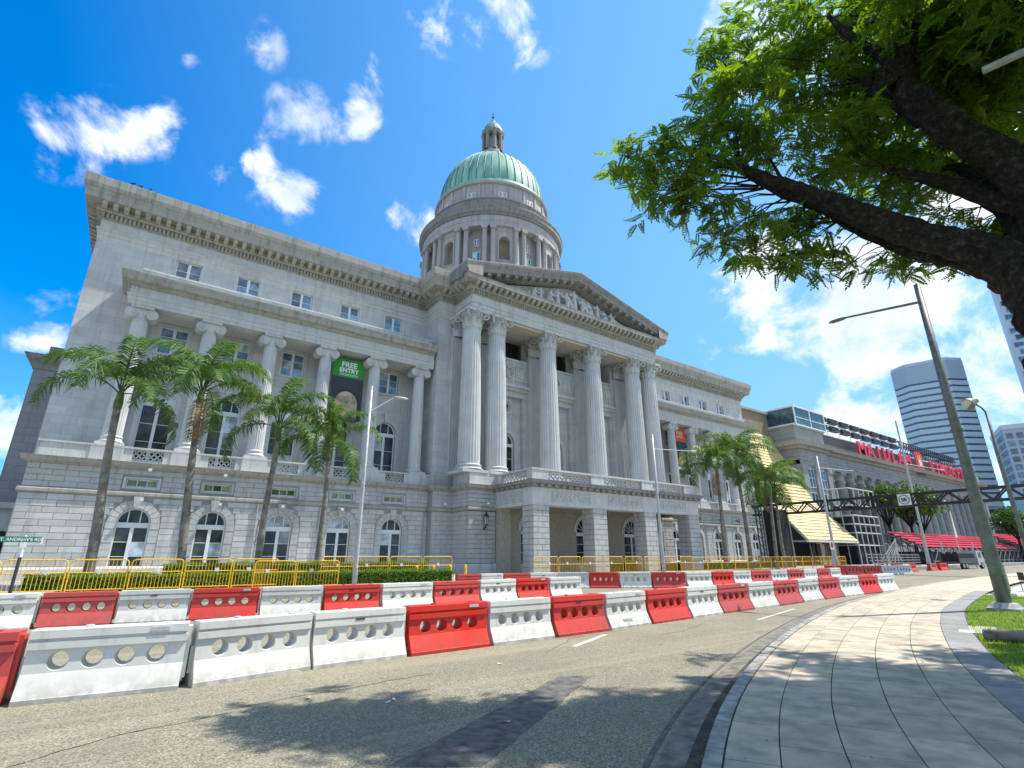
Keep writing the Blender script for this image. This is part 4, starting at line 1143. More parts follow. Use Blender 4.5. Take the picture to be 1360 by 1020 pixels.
# ---- entrance porch
PX0, PX1, PY = 24.85, mir(24.85), 32.2
piers = [(24.9, 26.5), (31.25, 32.85), (mir(32.85), mir(31.25)), (mir(26.5), mir(24.9))]
pm = MB()
for (a_, b_) in piers:
    pm.box(a_ + .06, b_ - .06, PY + .06, PY + 1.4, .42, 5.55)
pc = cpart(pm, 'porch_pier', JOINT)
for (a_, b_) in piers:
    blockwork(a_, b_, .45, 5.5, PY + .06, .42, .9, [], pc, 0, stuffb, 31, depth=.06)
    blockwork(PY + .06, PY + 1.4, .45, 5.5, 0, .42, .9, [], pc, 0, stuffb, 32, side=(a_ + .06, 1), depth=.05)
    blockwork(PY + .06, PY + 1.4, .45, 5.5, 0, .42, .9, [], pc, 0, stuffb, 33, side=(b_ - .06, -1), depth=.05)
# block courses return along the side of the porch; opening between front pier and podium
mb = MB(); mb.box(24.95, 25.9, 36.6, 37.5, .42, 5.55); mb.box(mir(25.9), mir(24.95), 36.6, 37.5, .42, 5.55)
mb.box(PX0 + .1, PX1 - .1, PY + .1, 37.5, 5.9, 6.3); cpart(mb, 'porch_ceiling', plain('cream ceiling', (.42, .38, .30), .8))
ppath = [(PX0, 37.4), (PX0, PY), (PX1, PY), (PX1, 37.4)]
mb = MB(); mb.sweep([(-1.3, 5.5), (.02, 5.5), (.02, 5.62), (.0, 5.64), (0, 6.72), (.06, 6.76), (.06, 6.86), (-1.3, 6.86)], ppath); cpart(mb, 'porch_entablature', STONE_S)
mb = MB(); mb.sweep([(-.5, 6.86), (.1, 6.88), (.14, 7.1), (.40, 7.16), (.42, 7.34), (.48, 7.42), (-.6, 7.44)], ppath)
for p, d, nr in along(ppath, .75, 0):
    a_ = p + nr * .12; b_ = p + nr * .34; q = [a_ - d * .2, a_ + d * .2, b_ + d * .2, b_ - d * .2]; mb.prism([tuple(v) for v in q], 'z', 6.9, 7.12)
mb.box(PX0 + .1, PX1 - .1, PY + .1, 37.5, 7.3, 7.42)
fl2 = MB(); fl2.box(PX0 + .1, PX1 - .1, PY + .12, 37.4, 7.41, 7.46); cpart(fl2, 'porch_roof', BLACKST)
cpart(mb, 'porch_cornice', BLACKST)
def relief(parent, x0, x1, y, z0, z1, seed, axis='x'):
    """carved foliage scroll in low relief inside a fillet frame"""
    m = MB(); r_ = random.Random(seed)
    for (a_, b_, c_, d_) in ((x0, x1, z0, z0 + .05), (x0, x1, z1 - .05, z1), (x0, x0 + .05, z0, z1), (x1 - .05, x1, z0, z1)): m.box(a_, b_, -.035, .01, c_, d_)
    n = int((x1 - x0) / .42); zc = (z0 + z1) / 2
    for k in range(n):
        cx = x0 + .3 + (x1 - x0 - .6) * k / max(1, n - 1); up = 1 if k % 2 else -1
        pts_ = []
        for j in range(12):
            t = j / 11; a2 = up * (t * 1.7 * math.pi); rr = .26 * (1 - .65 * t); pts_.append((cx + rr * math.cos(a2), -.02, zc + rr * math.sin(a2) * .9))
        m.tube(pts_, [.035 * (1.2 - .5 * j / 11) for j in range(12)], 5)
        for q in range(3):
            a2 = r_.uniform(0, 6.28); X = cx + .27 * math.cos(a2); Z = zc + .24 * math.sin(a2); s_ = .07
            m.prism([(X - s_, Z), (X, Z + s_ * 1.3), (X + s_, Z), (X, Z - s_)], 'y', -.045, .01)
    if axis == 'y':
        m.v = [(v[1], v[0], v[2]) for v in m.v]
        o = m.build('carved_relief', SCULPT, parent, Vector((y, 0, 0)) - (CB if parent is court else Vector()))
    else: o = m.build('carved_relief', SCULPT, parent, Vector((0, y, 0)) - (CB if parent is court else Vector()))
    return o
bays = [(26.8, 31.0), (33.1, mir(33.1)), (mir(31.0), mir(26.8))]
for i, (a_, b_) in enumerate(bays): relief(court, a_, b_, PY - .005, 5.82, 6.6, i)
relief(court, 33.6, 36.6, PX0 - .005, 5.82, 6.6, 9, 'y')
mb = MB()
for (a_, b_) in [(24.95, 26.6), (31.3, 32.8), (mir(32.8), mir(31.3)), (mir(26.6), mir(24.95))]: mb.box(a_, b_, PY + .1, PY + .65, 7.42, 8.25)
mb.box(24.9, PX1 - .05, PY + .06, PY + .70, 8.25, 8.4)
for f in (lambda x: x, mir):
    a_, b_ = sorted((f(24.9), f(25.5))); mb.box(a_, b_, PY + .7, 37.5, 8.25, 8.398); a2, b2 = sorted((f(24.95), f(25.45))); mb.box(a2, b2, PY + .65, 33.0, 7.42, 8.25); mb.box(a2, b2, 36.6, 37.5, 7.42, 8.25)
cpart(mb, 'porch_balustrade', STONE_S)
LATP = lattice(4.7, 7.5, 8.22, STONE_S, 10); LATC = lattice(4.9, 7.5, 8.22, STONE_S, 10); LATS = lattice(3.6, 7.5, 8.22, STONE_S, 8)
inst('lattice_panel', LATP, court, Vector((28.95, PY + .38, 0)) - CB); inst('lattice_panel', LATC, court, Vector((C0, PY + .38, 0)) - CB); inst('lattice_panel', LATP, court, Vector((mir(28.95), PY + .38, 0)) - CB)
for f in (lambda x: x, mir): inst('lattice_panel', LATS, court, Vector((f(25.2), 34.8, 0)) - CB, (0, 0, math.pi / 2))
# wall behind the porch with three entrance doors
mb = MB(); holes = [(C0 + k * 6.4, 2.7, .42, 5.15, True) for k in (-1, 0, 1)]
wall_holes(mb, 25.9, mir(25.9), .42, 5.9, 37.3, holes, .5); cpart(mb, 'entrance_wall', plain('porch render', (.40, .37, .30), .85, var=.1))
for k in (-1, 0, 1):
    window(court, C0 + k * 6.4, 37.62, .42, 2.7, 4.73, 'door', name='door')
    d = MB(); X = C0 + k * 6.4
    n = 14
    for q in range(n):
        d.prism([(X - r * math.cos(math.pi * t / n), 3.8 + r * math.sin(math.pi * t / n)) for r, t in ((1.36, q), (1.75, q), (1.75, q + 1), (1.36, q + 1))], 'y', 37.2, 37.31)
    cpart(d, 'door_arch', STONE_S)
tag(cpart(stuffb, 'stone_blocks', RUSTIC), kind='stuff')
# wall lanterns beside the porch
def lantern(x, y, z):
    o = thing('wall_lantern', 'x', 'lantern', (x, y, z))
    m = MB(); m.tube([(0, .0, -.55), (0, -.28, -.52), (0, -.36, -.35)], .05, 8); m.lathe([(.0, -.75), (.08, -.7), (.05, -.6), (.09, -.5), (.0, -.45)], 10, (0, -.05)); m.build('bracket', LAMPGREEN, o)
    m = MB()
    for k in range(6):
        a_ = k * math.pi / 3; m.tube([(.16 * math.cos(a_), -.36 + .16 * math.sin(a_), -.3), (.24 * math.cos(a_), -.36 + .24 * math.sin(a_), .35)], .016, 5)
    m.lathe([(0, -.36), (.18, -.3), (.16, -.26)], 6, (0, -.36)); m.lathe([(.27, .33), (.27, .38), (.12, .55), (.08, .62), (.09, .68), (.0, .8)], 6, (0, -.36)); m.build('cage', LAMPGREEN, o)
    m = MB(); m.lathe([(.145, -.28), (.22, .34)], 6, (0, -.36)); m.build('glass', glass_mat('lantern glass', (.25, .30, .27), .2), o)
    return o
l1 = lantern(23.75, 37.4, 4.45); l1['label'] = 'green bronze wall lantern on the podium left of the entrance porch'
l2 = lantern(mir(22.0), 40.14, 4.45); l2.location = (50.0, 40.14, 4.55); l2['label'] = 'green bronze wall lantern on the wall right of the entrance porch'
for l in (l1, l2): l['group'] = 'bronze wall lanterns'
# ---- pediment
hw = C0 - 22.35; y0 = 37.9
def rakez(x, base, slope=.262): return base + (C0 - abs(x)) * 0
mb = MB()
SL = .245
zc0 = 28.02
tyw = hw + .2
mb.prism([(C0 - hw - .3, 26.7), (C0 + hw + .3, 26.7), (C0, 26.9 + (hw + .3) * SL)], 'y', 38.35, 46.5)
cpart(mb, 'tympanum', STONE_S)
def raking(prof, ext, yback, name, mat, zb):
    """prof: (projection, height above rake line) swept up both slopes"""
    m = MB()
    for s_ in (-1, 1):
        xe = C0 + s_ * (hw + ext)
        ze = zb
        A_ = [(xe, y0 - o, ze + z) for (o, z) in prof]; B_ = [(C0, y0 - o, ze + (hw + ext) * SL + z) for (o, z) in prof]
        n = len(prof); m.add(A_ + B_, [(i, i + 1, i + 1 + n, i + n) for i in range(n - 1)] + [tuple(range(n))])
    return cpart(m, name, mat)
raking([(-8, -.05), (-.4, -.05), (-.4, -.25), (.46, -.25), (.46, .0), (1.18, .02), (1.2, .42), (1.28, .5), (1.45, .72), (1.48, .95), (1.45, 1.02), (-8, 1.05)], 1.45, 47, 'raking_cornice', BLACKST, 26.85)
rm = MB(); rm.box(-.2, .2, -.66, 0, -.28, .02); rmm = rm.mesh('raking_modillion', BLACKST)
nr_ = 13
for s_ in (-1, 1):
    for k in range(1, nr_):
        u = k / nr_; x = C0 + s_ * (hw + 1.0) * (1 - u); z = 26.85 + (hw + 1.45 - (hw + 1.0) * (1 - u)) * SL
        inst('raking_modillion', rmm, court, Vector((x, y0 - .46, z)) - CB, (0, -s_ * -math.atan(SL), 0))
# sculptural group: draped figures in the tympanum
def figure(parent, x, z, h, pose, face=1):
    """draped figure grown from a joint skeleton"""
    J = {}; s = h
    if pose == 'stand':
        V_ = [(0, 0, .0), (0, 0, .25), (0, 0, .48), (0, 0, .62), (0, 0, .78), (0, 0, .86), (0, -.01, .94), (.11, 0, .79), (.17, -.03, .62), (.14, -.10, .50), (-.11, 0, .79), (-.20, 0, .66), (-.24, -.06, .80)]
        E_ = [(0, 1), (1, 2), (2, 3), (3, 4), (4, 5), (5, 6), (4, 7), (7, 8), (8, 9), (4, 10), (10, 11), (11, 12)]
        Rr = [.15, .125, .105, .085, .10, .045, .075, .05, .04, .028, .05, .04, .028]
    elif pose == 'sit':
        V_ = [(0, .02, .30), (0, 0, .48), (0, 0, .66), (0, 0, .76), (0, -.01, .88), (.13, -.14, .34), (.15, -.18, .02), (-.10, -.16, .32), (-.12, -.18, .0), (.13, 0, .66), (.22, -.05, .50), (.26, -.12, .60), (-.13, 0, .66), (-.24, 0, .58), (-.30, -.06, .76)]
        E_ = [(0, 1), (1, 2), (2, 3), (3, 4), (0, 5), (5, 6), (0, 7), (7, 8), (2, 9), (9, 10), (10, 11), (2, 12), (12, 13), (13, 14)]
        Rr = [.15, .11, .12, .05, .085, .10, .07, .10, .07, .06, .045, .03, .06, .045, .03]
    elif pose == 'kneel':
        V_ = [(0, 0, .28), (0, 0, .45), (.08, 0, .60), (.11, 0, .70), (.15, -.01, .80), (.16, -.08, .22), (.10, -.08, .0), (-.14, -.02, .10), (-.32, 0, .05), (.20, 0, .58), (.34, -.03, .50), (.44, -.06, .58), (-.02, -.04, .56), (.12, -.12, .42)]
        E_ = [(0, 1), (1, 2), (2, 3), (3, 4), (0, 5), (5, 6), (0, 7), (7, 8), (2, 9), (9, 10), (10, 11), (2, 12), (12, 13)]
        Rr = [.14, .11, .11, .05, .085, .09, .06, .10, .06, .06, .04, .03, .05, .04]
    else:
        V_ = [(0, 0, .16), (.16, 0, .24), (.30, 0, .36), (.36, 0, .44), (.42, 0, .53), (-.20, -.04, .20), (-.45, -.02, .06), (.36, -.03, .26), (.44, -.06, .08), (.22, -.08, .26), (.12, -.12, .14)]
        E_ = [(0, 1), (1, 2), (2, 3), (3, 4), (0, 5), (5, 6), (2, 7), (7, 8), (2, 9), (9, 10)]
        Rr = [.13, .10, .11, .05, .085, .10, .05, .05, .035, .05, .035]
    me = bpy.data.meshes.new('statue_figure')
    me.from_pydata([(face * v[0] * s, v[1] * s, v[2] * s) for v in V_], E_, [])
    me.materials.append(SCULPT)
    o = bpy.data.objects.new('statue_figure', me); link(o, parent); o.location = Vector((x, 37.75, z)) - CB
    sk = o.modifiers.new('skin', 'SKIN'); sk.use_smooth_shade = True
    for i, v in enumerate(me.skin_vertices[0].data): v.radius = (Rr[i] * s, Rr[i] * s * .9); v.use_root = (i == 0)
    sb = o.modifiers.new('sub', 'SUBSURF'); sb.levels = 2; sb.render_levels = 2
    return o
for (dx_, h_, pose, fc) in [(0, 3.0, 'stand', 1), (-1.1, 2.6, 'sit', 1), (1.2, 2.6, 'sit', -1), (-2.4, 2.5, 'stand', -1), (2.4, 2.5, 'kneel', -1), (-3.6, 2.5, 'kneel', 1), (3.5, 2.25, 'stand', 1), (-4.7, 1.95, 'stand', 1),
                         (4.7, 2.1, 'kneel', -1), (-5.7, 2.0, 'kneel', 1), (5.7, 2.0, 'sit', -1), (-6.9, 1.9, 'lie', 1), (6.9, 1.9, 'lie', -1), (-8.3, 1.3, 'lie', 1), (8.3, 1.3, 'lie', -1)]:
    figure(court, C0 + dx_, 26.8, h_, pose, fc)
# roof slopes behind
mb = MB(); mb.prism([(C0 - 13, 27.3), (C0 + 13, 27.3), (C0, 30.6)], 'y', 46, 60); mb.box(XL + .3, XR - .3, 44.5, 73.5, 27.4, 27.8)
cpart(mb, 'roof', BLACKST)
# ---- drum and dome
DC = (C0, 54.8)
mb = MB(); mb.lathe([(10.9, 28), (10.9, 31.5), (10.4, 31.6), (10.4, 34.7), (10.15, 34.8), (10.15, 35.4), (8.6, 35.5), (8.6, 41.4)], 96, DC); cpart(mb, 'drum_wall', DRUM)
def ang(a_): return math.radians(a_) - math.pi / 2
def drum_box(mb, a0, a1, r0, r1, z0, z1, n=5):
    A_ = [ang(a0 + (a1 - a0) * k / n) for k in range(n + 1)]
    poly = [(DC[0] + r1 * math.cos(t), DC[1] + r1 * math.sin(t)) for t in A_] + [(DC[0] + r0 * math.cos(t), DC[1] + r0 * math.sin(t)) for t in A_[::-1]]
    mb.prism(poly, 'z', z0, z1)
SH_D = MB(); SH_D.smooth = True; SH_D.lathe([(.42, .0), (.42, .12), (.36, .2), (.36, .3), (.34, .4), (.30, 4.9), (.36, 5.0), (.30, 5.1)], 16); 
SH_D.smooth = False; SH_D.box(-.42, .42, -.42, .42, 5.1, 5.5); SH_D.box(-.36, .36, -.5, .5, 4.92, 5.1)
SHD = SH_D.mesh('drum_column', DRUM)
for k in range(8):
    a_ = 22.5 + 45 * k
    m = MB()
    drum_box(m, a_ - 10.5, a_ - 5.2, 8.5, 9.45, 35.45, 41.3, 3); drum_box(m, a_ + 5.2, a_ + 10.5, 8.5, 9.45, 35.45, 41.3, 3)
    drum_box(m, a_ - 5.2, a_ + 5.2, 8.5, 9.45, 35.45, 36.5, 4)
    # arch over the niche
    rad = math.radians(4.3) * 9.45; zc = 39.2
    n = 10
    for q in range(n):
        t0, t1 = math.pi * q / n, math.pi * (q + 1) / n
        for (u0, u1, w0, w1) in ((-rad * math.cos(t0), -rad * math.cos(t1), zc + rad * math.sin(t0), zc + rad * math.sin(t1)),):
            P_ = []
            for (u, z) in ((u0, w0), (u1, w1), (u1, 41.3), (u0, 41.3)):
                t = ang(a_) + u / 9.45; P_.append([(DC[0] + r * math.cos(t), DC[1] + r * math.sin(t), z) for r in (8.5, 9.45)])
            vs = [p[0] for p in P_] + [p[1] for p in P_]
            m.add(vs, [(0, 1, 2, 3), (4, 5, 6, 7), (0, 4, 5, 1), (1, 5, 6, 2), (2, 6, 7, 3), (3, 7, 4, 0)])
    drum_box(m, a_ - 5.2, a_ - 4.3, 8.5, 9.45, 36.5, 41.3, 2); drum_box(m, a_ + 4.3, a_ + 5.2, 8.5, 9.45, 36.5, 41.3, 2)
    # raised frame round the niche and carved band below it
    for sg in (-1, 1): drum_box(m, a_ + sg * 4.9 - .45, a_ + sg * 4.9 + .45, 9.45, 9.53, 36.5, 40.2, 1)
    drum_box(m, a_ - 5.3, a_ + 5.3, 9.45, 9.53, 36.35, 36.5, 3)
    for j in range(5): drum_box(m, a_ - 3.6 + j * 1.6, a_ - 3.6 + j * 1.6 + .9, 9.45, 9.52, 35.9, 36.2, 1)
    drum_box(m, a_ - 10.2, a_ + 10.2, 9.45, 9.52, 40.6, 40.75, 5)
    cpart(m, 'niche_pier', DRUM)
    m = MB(); drum_box(m, a_ - 4.3, a_ + 4.3, 8.35, 8.66, 36.5, 41.2, 4); cpart(m, 'niche', BROWNST)
    # recessed bay with small windows
    b_ = 45 * k
    for (w, z0, z1, nm) in ((3.4, 35.6, 38.0, 'tall'), (2.2, 38.8, 39.9, 'attic')):
        t = ang(b_); r = 8.72; ww = 2 * r * math.sin(math.radians(w))
        wd = window(court, 0, 0, 0, round(ww, 2), z1 - z0, nm, PANE_T if nm == 'tall' else PANE)
        wd.location = Vector((DC[0] + r * math.cos(t), DC[1] + r * math.sin(t), z0)) - CB; wd.rotation_euler = (0, 0, t + math.pi / 2)
    for da in (-11.6, -7.2, 7.2, 11.6):
        t = ang(b_ + da) if abs(da) < 9 else ang(b_ + (12.9 if da > 0 else -12.9))
        if abs(da) > 9: continue
        inst('drum_column', SHD, court, Vector((DC[0] + 9.55 * math.cos(t), DC[1] + 9.55 * math.sin(t), 35.75)) - CB, (0, 0, t + math.pi / 2))
    for da in (-8.9, 8.9):
        t = ang(a_ + da); inst('drum_column', SHD, court, Vector((DC[0] + 9.62 * math.cos(t), DC[1] + 9.62 * math.sin(t), 35.75)) - CB, (0, 0, t + math.pi / 2))
mb = MB(); mb.lathe([(9.2, 35.4), (10.1, 35.4), (10.1, 35.75), (9.2, 35.75)], 96, DC); cpart(mb, 'drum_stylobate', DRUM)
mb = MB(); mb.lathe([(8.4, 41.25), (9.75, 41.25), (9.75, 41.9), (9.85, 42.0), (9.8, 42.1), (9.8, 42.75), (8.4, 42.75)], 96, DC); cpart(mb, 'drum_frieze', DRUM)
mb = MB(); mb.lathe([(8.4, 42.75), (9.95, 42.8), (9.98, 43.05), (10.2, 43.15), (10.24, 43.6), (10.34, 43.8), (10.34, 43.95), (8.8, 44.1)], 96, DC); cpart(mb, 'drum_cornice', BLACKST)
mb = MB(); mb.lathe([(9.3, 44.0), (9.3, 44.9), (8.6, 44.95)], 96, DC)
mb.lathe([(8.75, 44.9), (8.85, 45.0), (8.85, 45.9), (8.95, 45.95), (8.95, 46.1), (8.5, 46.12), (8.5, 44.9)], 96, DC); cpart(mb, 'upper_balustrade', BLACKST)
mb = MB(); mb.lathe([(8.0, 44.9), (8.0, 49.0), (7.8, 49.1)], 96, DC); cpart(mb, 'attic_drum', DRUM)
mb = MB()
for k in range(24):
    drum_box(mb, k * 15 - 1.2, k * 15 + 1.2, 7.95, 8.14, 46, 48.9, 1)
cpart(mb, 'attic_pilasters', DRUM)
for k in range(12):
    t = ang(k * 30 + 7.5); wd = window(court, 0, 0, 0, 1.15, .75, 'attic'); wd.location = Vector((DC[0] + 8.03 * math.cos(t), DC[1] + 8.03 * math.sin(t), 46.95)) - CB; wd.rotation_euler = (0, 0, t + math.pi / 2)
mb = MB(); mb.lathe([(7.8, 48.95), (8.3, 49.0), (8.4, 49.25), (8.1, 49.35)], 96, DC); cpart(mb, 'attic_cornice', DRUM)
prof = []
mb = MB(); mb.lathe([(8.1, 49.3), (8.22, 49.4), (8.12, 49.75), (7.9, 49.9), (7.85, 50.1)], 96, DC); cpart(mb, 'dome_base_ring', COPPER)
for k in range(33):
    t = math.pi / 2 * k / 32; prof.append((7.75 * math.cos(t) ** .96 if k < 32 else 0.0, 50.1 + 9.0 * math.sin(t)))
mb = MB(); mb.smooth = True; mb.lathe(prof, 96, DC); dome = cpart(mb, 'dome', COPPER)
for k in range(44):                                      # standing seams
    t = 2 * math.pi * k / 44; m = MB()
    m.tube([(DC[0] + (r + .03) * math.cos(t), DC[1] + (r + .03) * math.sin(t), z) for (r, z) in prof[:31]], .055, 5); m.build('dome_rib', COPPERD, dome)
mb = MB(); mb.lathe([(2.6, 58.2), (2.6, 58.7), (2.2, 58.9), (2.2, 59.5), (1.9, 59.7), (1.75, 60.5), (1.6, 61.0), (.9, 61.0)], 8, DC); mb.lathe([(.75, 61), (.75, 64.2)], 16, DC); cpart(mb, 'lantern_base', DRUM)
m = MB()
for k in range(8):
    t = 2 * math.pi * (k + .5) / 8; cx, cy = DC[0] + 1.42 * math.cos(t), DC[1] + 1.42 * math.sin(t); m.lathe([(.34, 61.0), (.3, 61.2), (.28, 64.0), (.36, 64.25)], 8, (cx, cy))
cpart(m, 'lantern_columns', BLACKST)
m = MB(); m.lathe([(1.0, 64.2), (1.78, 64.2), (1.86, 64.5), (1.92, 64.7), (1.2, 64.8)], 8, DC); cpart(m, 'lantern_cornice', BLACKST)
m = MB(); m.lathe([(1.75, 64.8), (1.65, 65.2), (1.25, 66.1), (.78, 66.8), (.45, 67.2), (.3, 67.6), (.12, 67.75)], 16, DC); cpart(m, 'lantern_cap', plain('dull lantern copper', (.19, .29, .23), .6, var=.3, scale=2))
m = MB(); m.lathe([(.06, 67.7), (.06, 68.2), (.2, 68.35), (.06, 68.5), (.05, 69.4), (0, 69.5)], 8, DC); m.box(DC[0] - .22, DC[0] + .22, DC[1] - .04, DC[1] + .04, 68.95, 69.05); cpart(m, 'finial', BLACK)
# banners hung between the columns
GREENB = plain('green banner print', (.035, .26, .03), .7, var=.04); DARKB = plain('dark banner print', (.045, .05, .06), .7, var=.1)
ORB = plain('orange banner print', (.62, .10, .03), .7, var=.04)
bn = thing('exhibition_banner', 'tall banner with green FREE ENTRY header hung between the left wing columns', 'banner', (12.85, 42.35, 12.4))
m = MB(); m.box(-1.35, 1.35, 0, .03, 0, 3.85); m.build('picture_panel', DARKB, bn)
m = MB(); m.box(-1.35, 1.35, -.004, .034, 3.85, 5.5); m.build('green_header', GREENB, bn)
m = MB(); n = 20
for k in range(n):
    m.prism([(r * math.cos(math.pi * t / n), 1.5 + 1.15 * r * math.sin(math.pi * t / n) / 1.0) for r, t in ((.98, k), (1.2, k), (1.2, k + 1), (.98, k + 1))], 'y', -.012, -.004)
m.box(-1.2, -.98, -.012, -.004, .1, 1.5); m.box(.98, 1.2, -.012, -.004, .1, 1.5); m.build('printed_arch', BLACK, bn)
m = MB(); m.prism([(.97 * math.cos(math.pi * t / 16), 1.5 + 1.12 * math.sin(math.pi * t / 16)) for t in range(17)] + [(-.97, .4), (.97, .4)], 'y', -.008, -.003); m.build('printed_picture', plain('printed landscape', (.40, .28, .20), .7, var=.45, scale=1.6, grime=(.12, .17, .10)), bn)
for (tx, sz, zz) in (('FREE', .66, 4.78), ('ENTRY', .54, 4.30)):
    o = inst('printed_letters', text_mesh(tx, sz, .004, WHITEM, .018), bn, (0, -.012, zz), (math.pi / 2, 0, 0))
m = MB(); m.box(-.8, .8, -.012, -.004, 4.12, 4.16); m.box(-.8, .8, -.012, -.004, 4.02, 4.05); m.build('printed_line', WHITEM, bn)
bo = thing('exhibition_banner', 'tall dark banner with orange header hung between the right wing columns', 'banner', (57.75, 42.35, 11.9))
m = MB(); m.box(-1.35, 1.35, 0, .03, 0, 4.3); m.build('picture_panel', DARKB, bo)
m = MB(); m.box(-1.35, 1.35, -.004, .034, 4.3, 6.1); m.build('orange_header', ORB, bo)
for (tx, sz, zz) in (('FREE', .62, 5.25), ('ENTRY', .42, 4.8)):
    inst('printed_letters', text_mesh(tx, sz, .004, plain('cream print', (.75, .55, .40), .6), .012), bo, (0, -.012, zz), (math.pi / 2, 0, 0))
m = MB(); m.prism([(-.9, 1.2), (-.4, 2.6), (.2, 3.1), (.9, 2.4), (.7, 1.3), (.1, 1.0)], 'y', -.012, -.004); m.build('printed_picture', plain('gold print', (.5, .40, .16), .7, var=.4, scale=3), bo)
m = MB(); m.box(-1, .9, -.012, -.004, .5, .9); m.build('printed_line', WHITEM, bo)
# small things on the facade: flood lamps and downpipes
fl = MB(); fl.box(-.1, .1, -.3, -.1, -.08, .08); fl.tube([(0, 0, -.1), (0, -.18, -.02)], .025, 6); FLm = fl.mesh('flood_lamp', WHITEM)
for i, (x, y, z) in enumerate([(.2, 40.8, 5.1), (4.6, 40.8, 5.05), (12.9, 40.8, 5.1), (8.6, 40.8, 5.1), (21.4, 40.1, 5.9), (24.0, 37.35, 5.9), (.3, 40.5, 6.95), (4.6, 40.5, 6.95)]):
    o = inst('flood_lamp', FLm, None, (x, y, z))
    tag(o, ['small white flood lamp above the leftmost arched window', 'small white flood lamp above the second arched window from the left', 'small white flood lamp above the fourth arched window from the left', 'small white flood lamp above the middle arched window of the left wing',
            'small white camera on the narrow wall left of the portico podium', 'small white camera on the portico podium above the bronze lantern', 'small white flood lamp under the lower cornice near the left corner', 'small white flood lamp under the lower cornice above the second slit window'][i], 'flood lamp', 'small white lamps on the facade')
for x in (2.75, 7.0, 11.35, 19.9, mir(7.0), mir(11.3)):
    m = MB(); m.tube([(x, YG - .12, .5), (x, YG - .12, 5.2)], .055, 8); cpart(m, 'downpipe', GALV)
bd = MB(); bd.lathe([(0, .0), (.09, .05), (.12, .15), (.07, .24), (.06, .3), (.0, .36)], 8)
BD = bd.mesh('perched_bird', plain('dark pigeon feathers', (.04, .04, .045), .8))
for i, (x, y) in enumerate([(-4.6, 42.55), (-4.1, 42.55), (-3.5, 42.55)]):
    bird = MB(); bird.smooth = True
    bird.tube([(-.22, 0, .10), (-.1, 0, .13), (.02, 0, .16), (.10, 0, .22), (.13, 0, .30), (.20, 0, .30)], [.015, .05, .075, .06, .04, .008], 8); bird.smooth = False
    bird.tube([(.0, .02, .12), (.0, .02, 0)], .008, 4); bird.tube([(.03, -.02, .12), (.03, -.02, 0)], .008, 4)
    o = bird.build('bird', plain('dark pigeon feathers', (.04, .04, .045), .8), None, (x, y, 28.08), .6 * i)
    tag(o, 'small dark bird perched on the roof cornice, %s from the left corner' % ORD[i], 'bird', 'birds on the roof cornice')

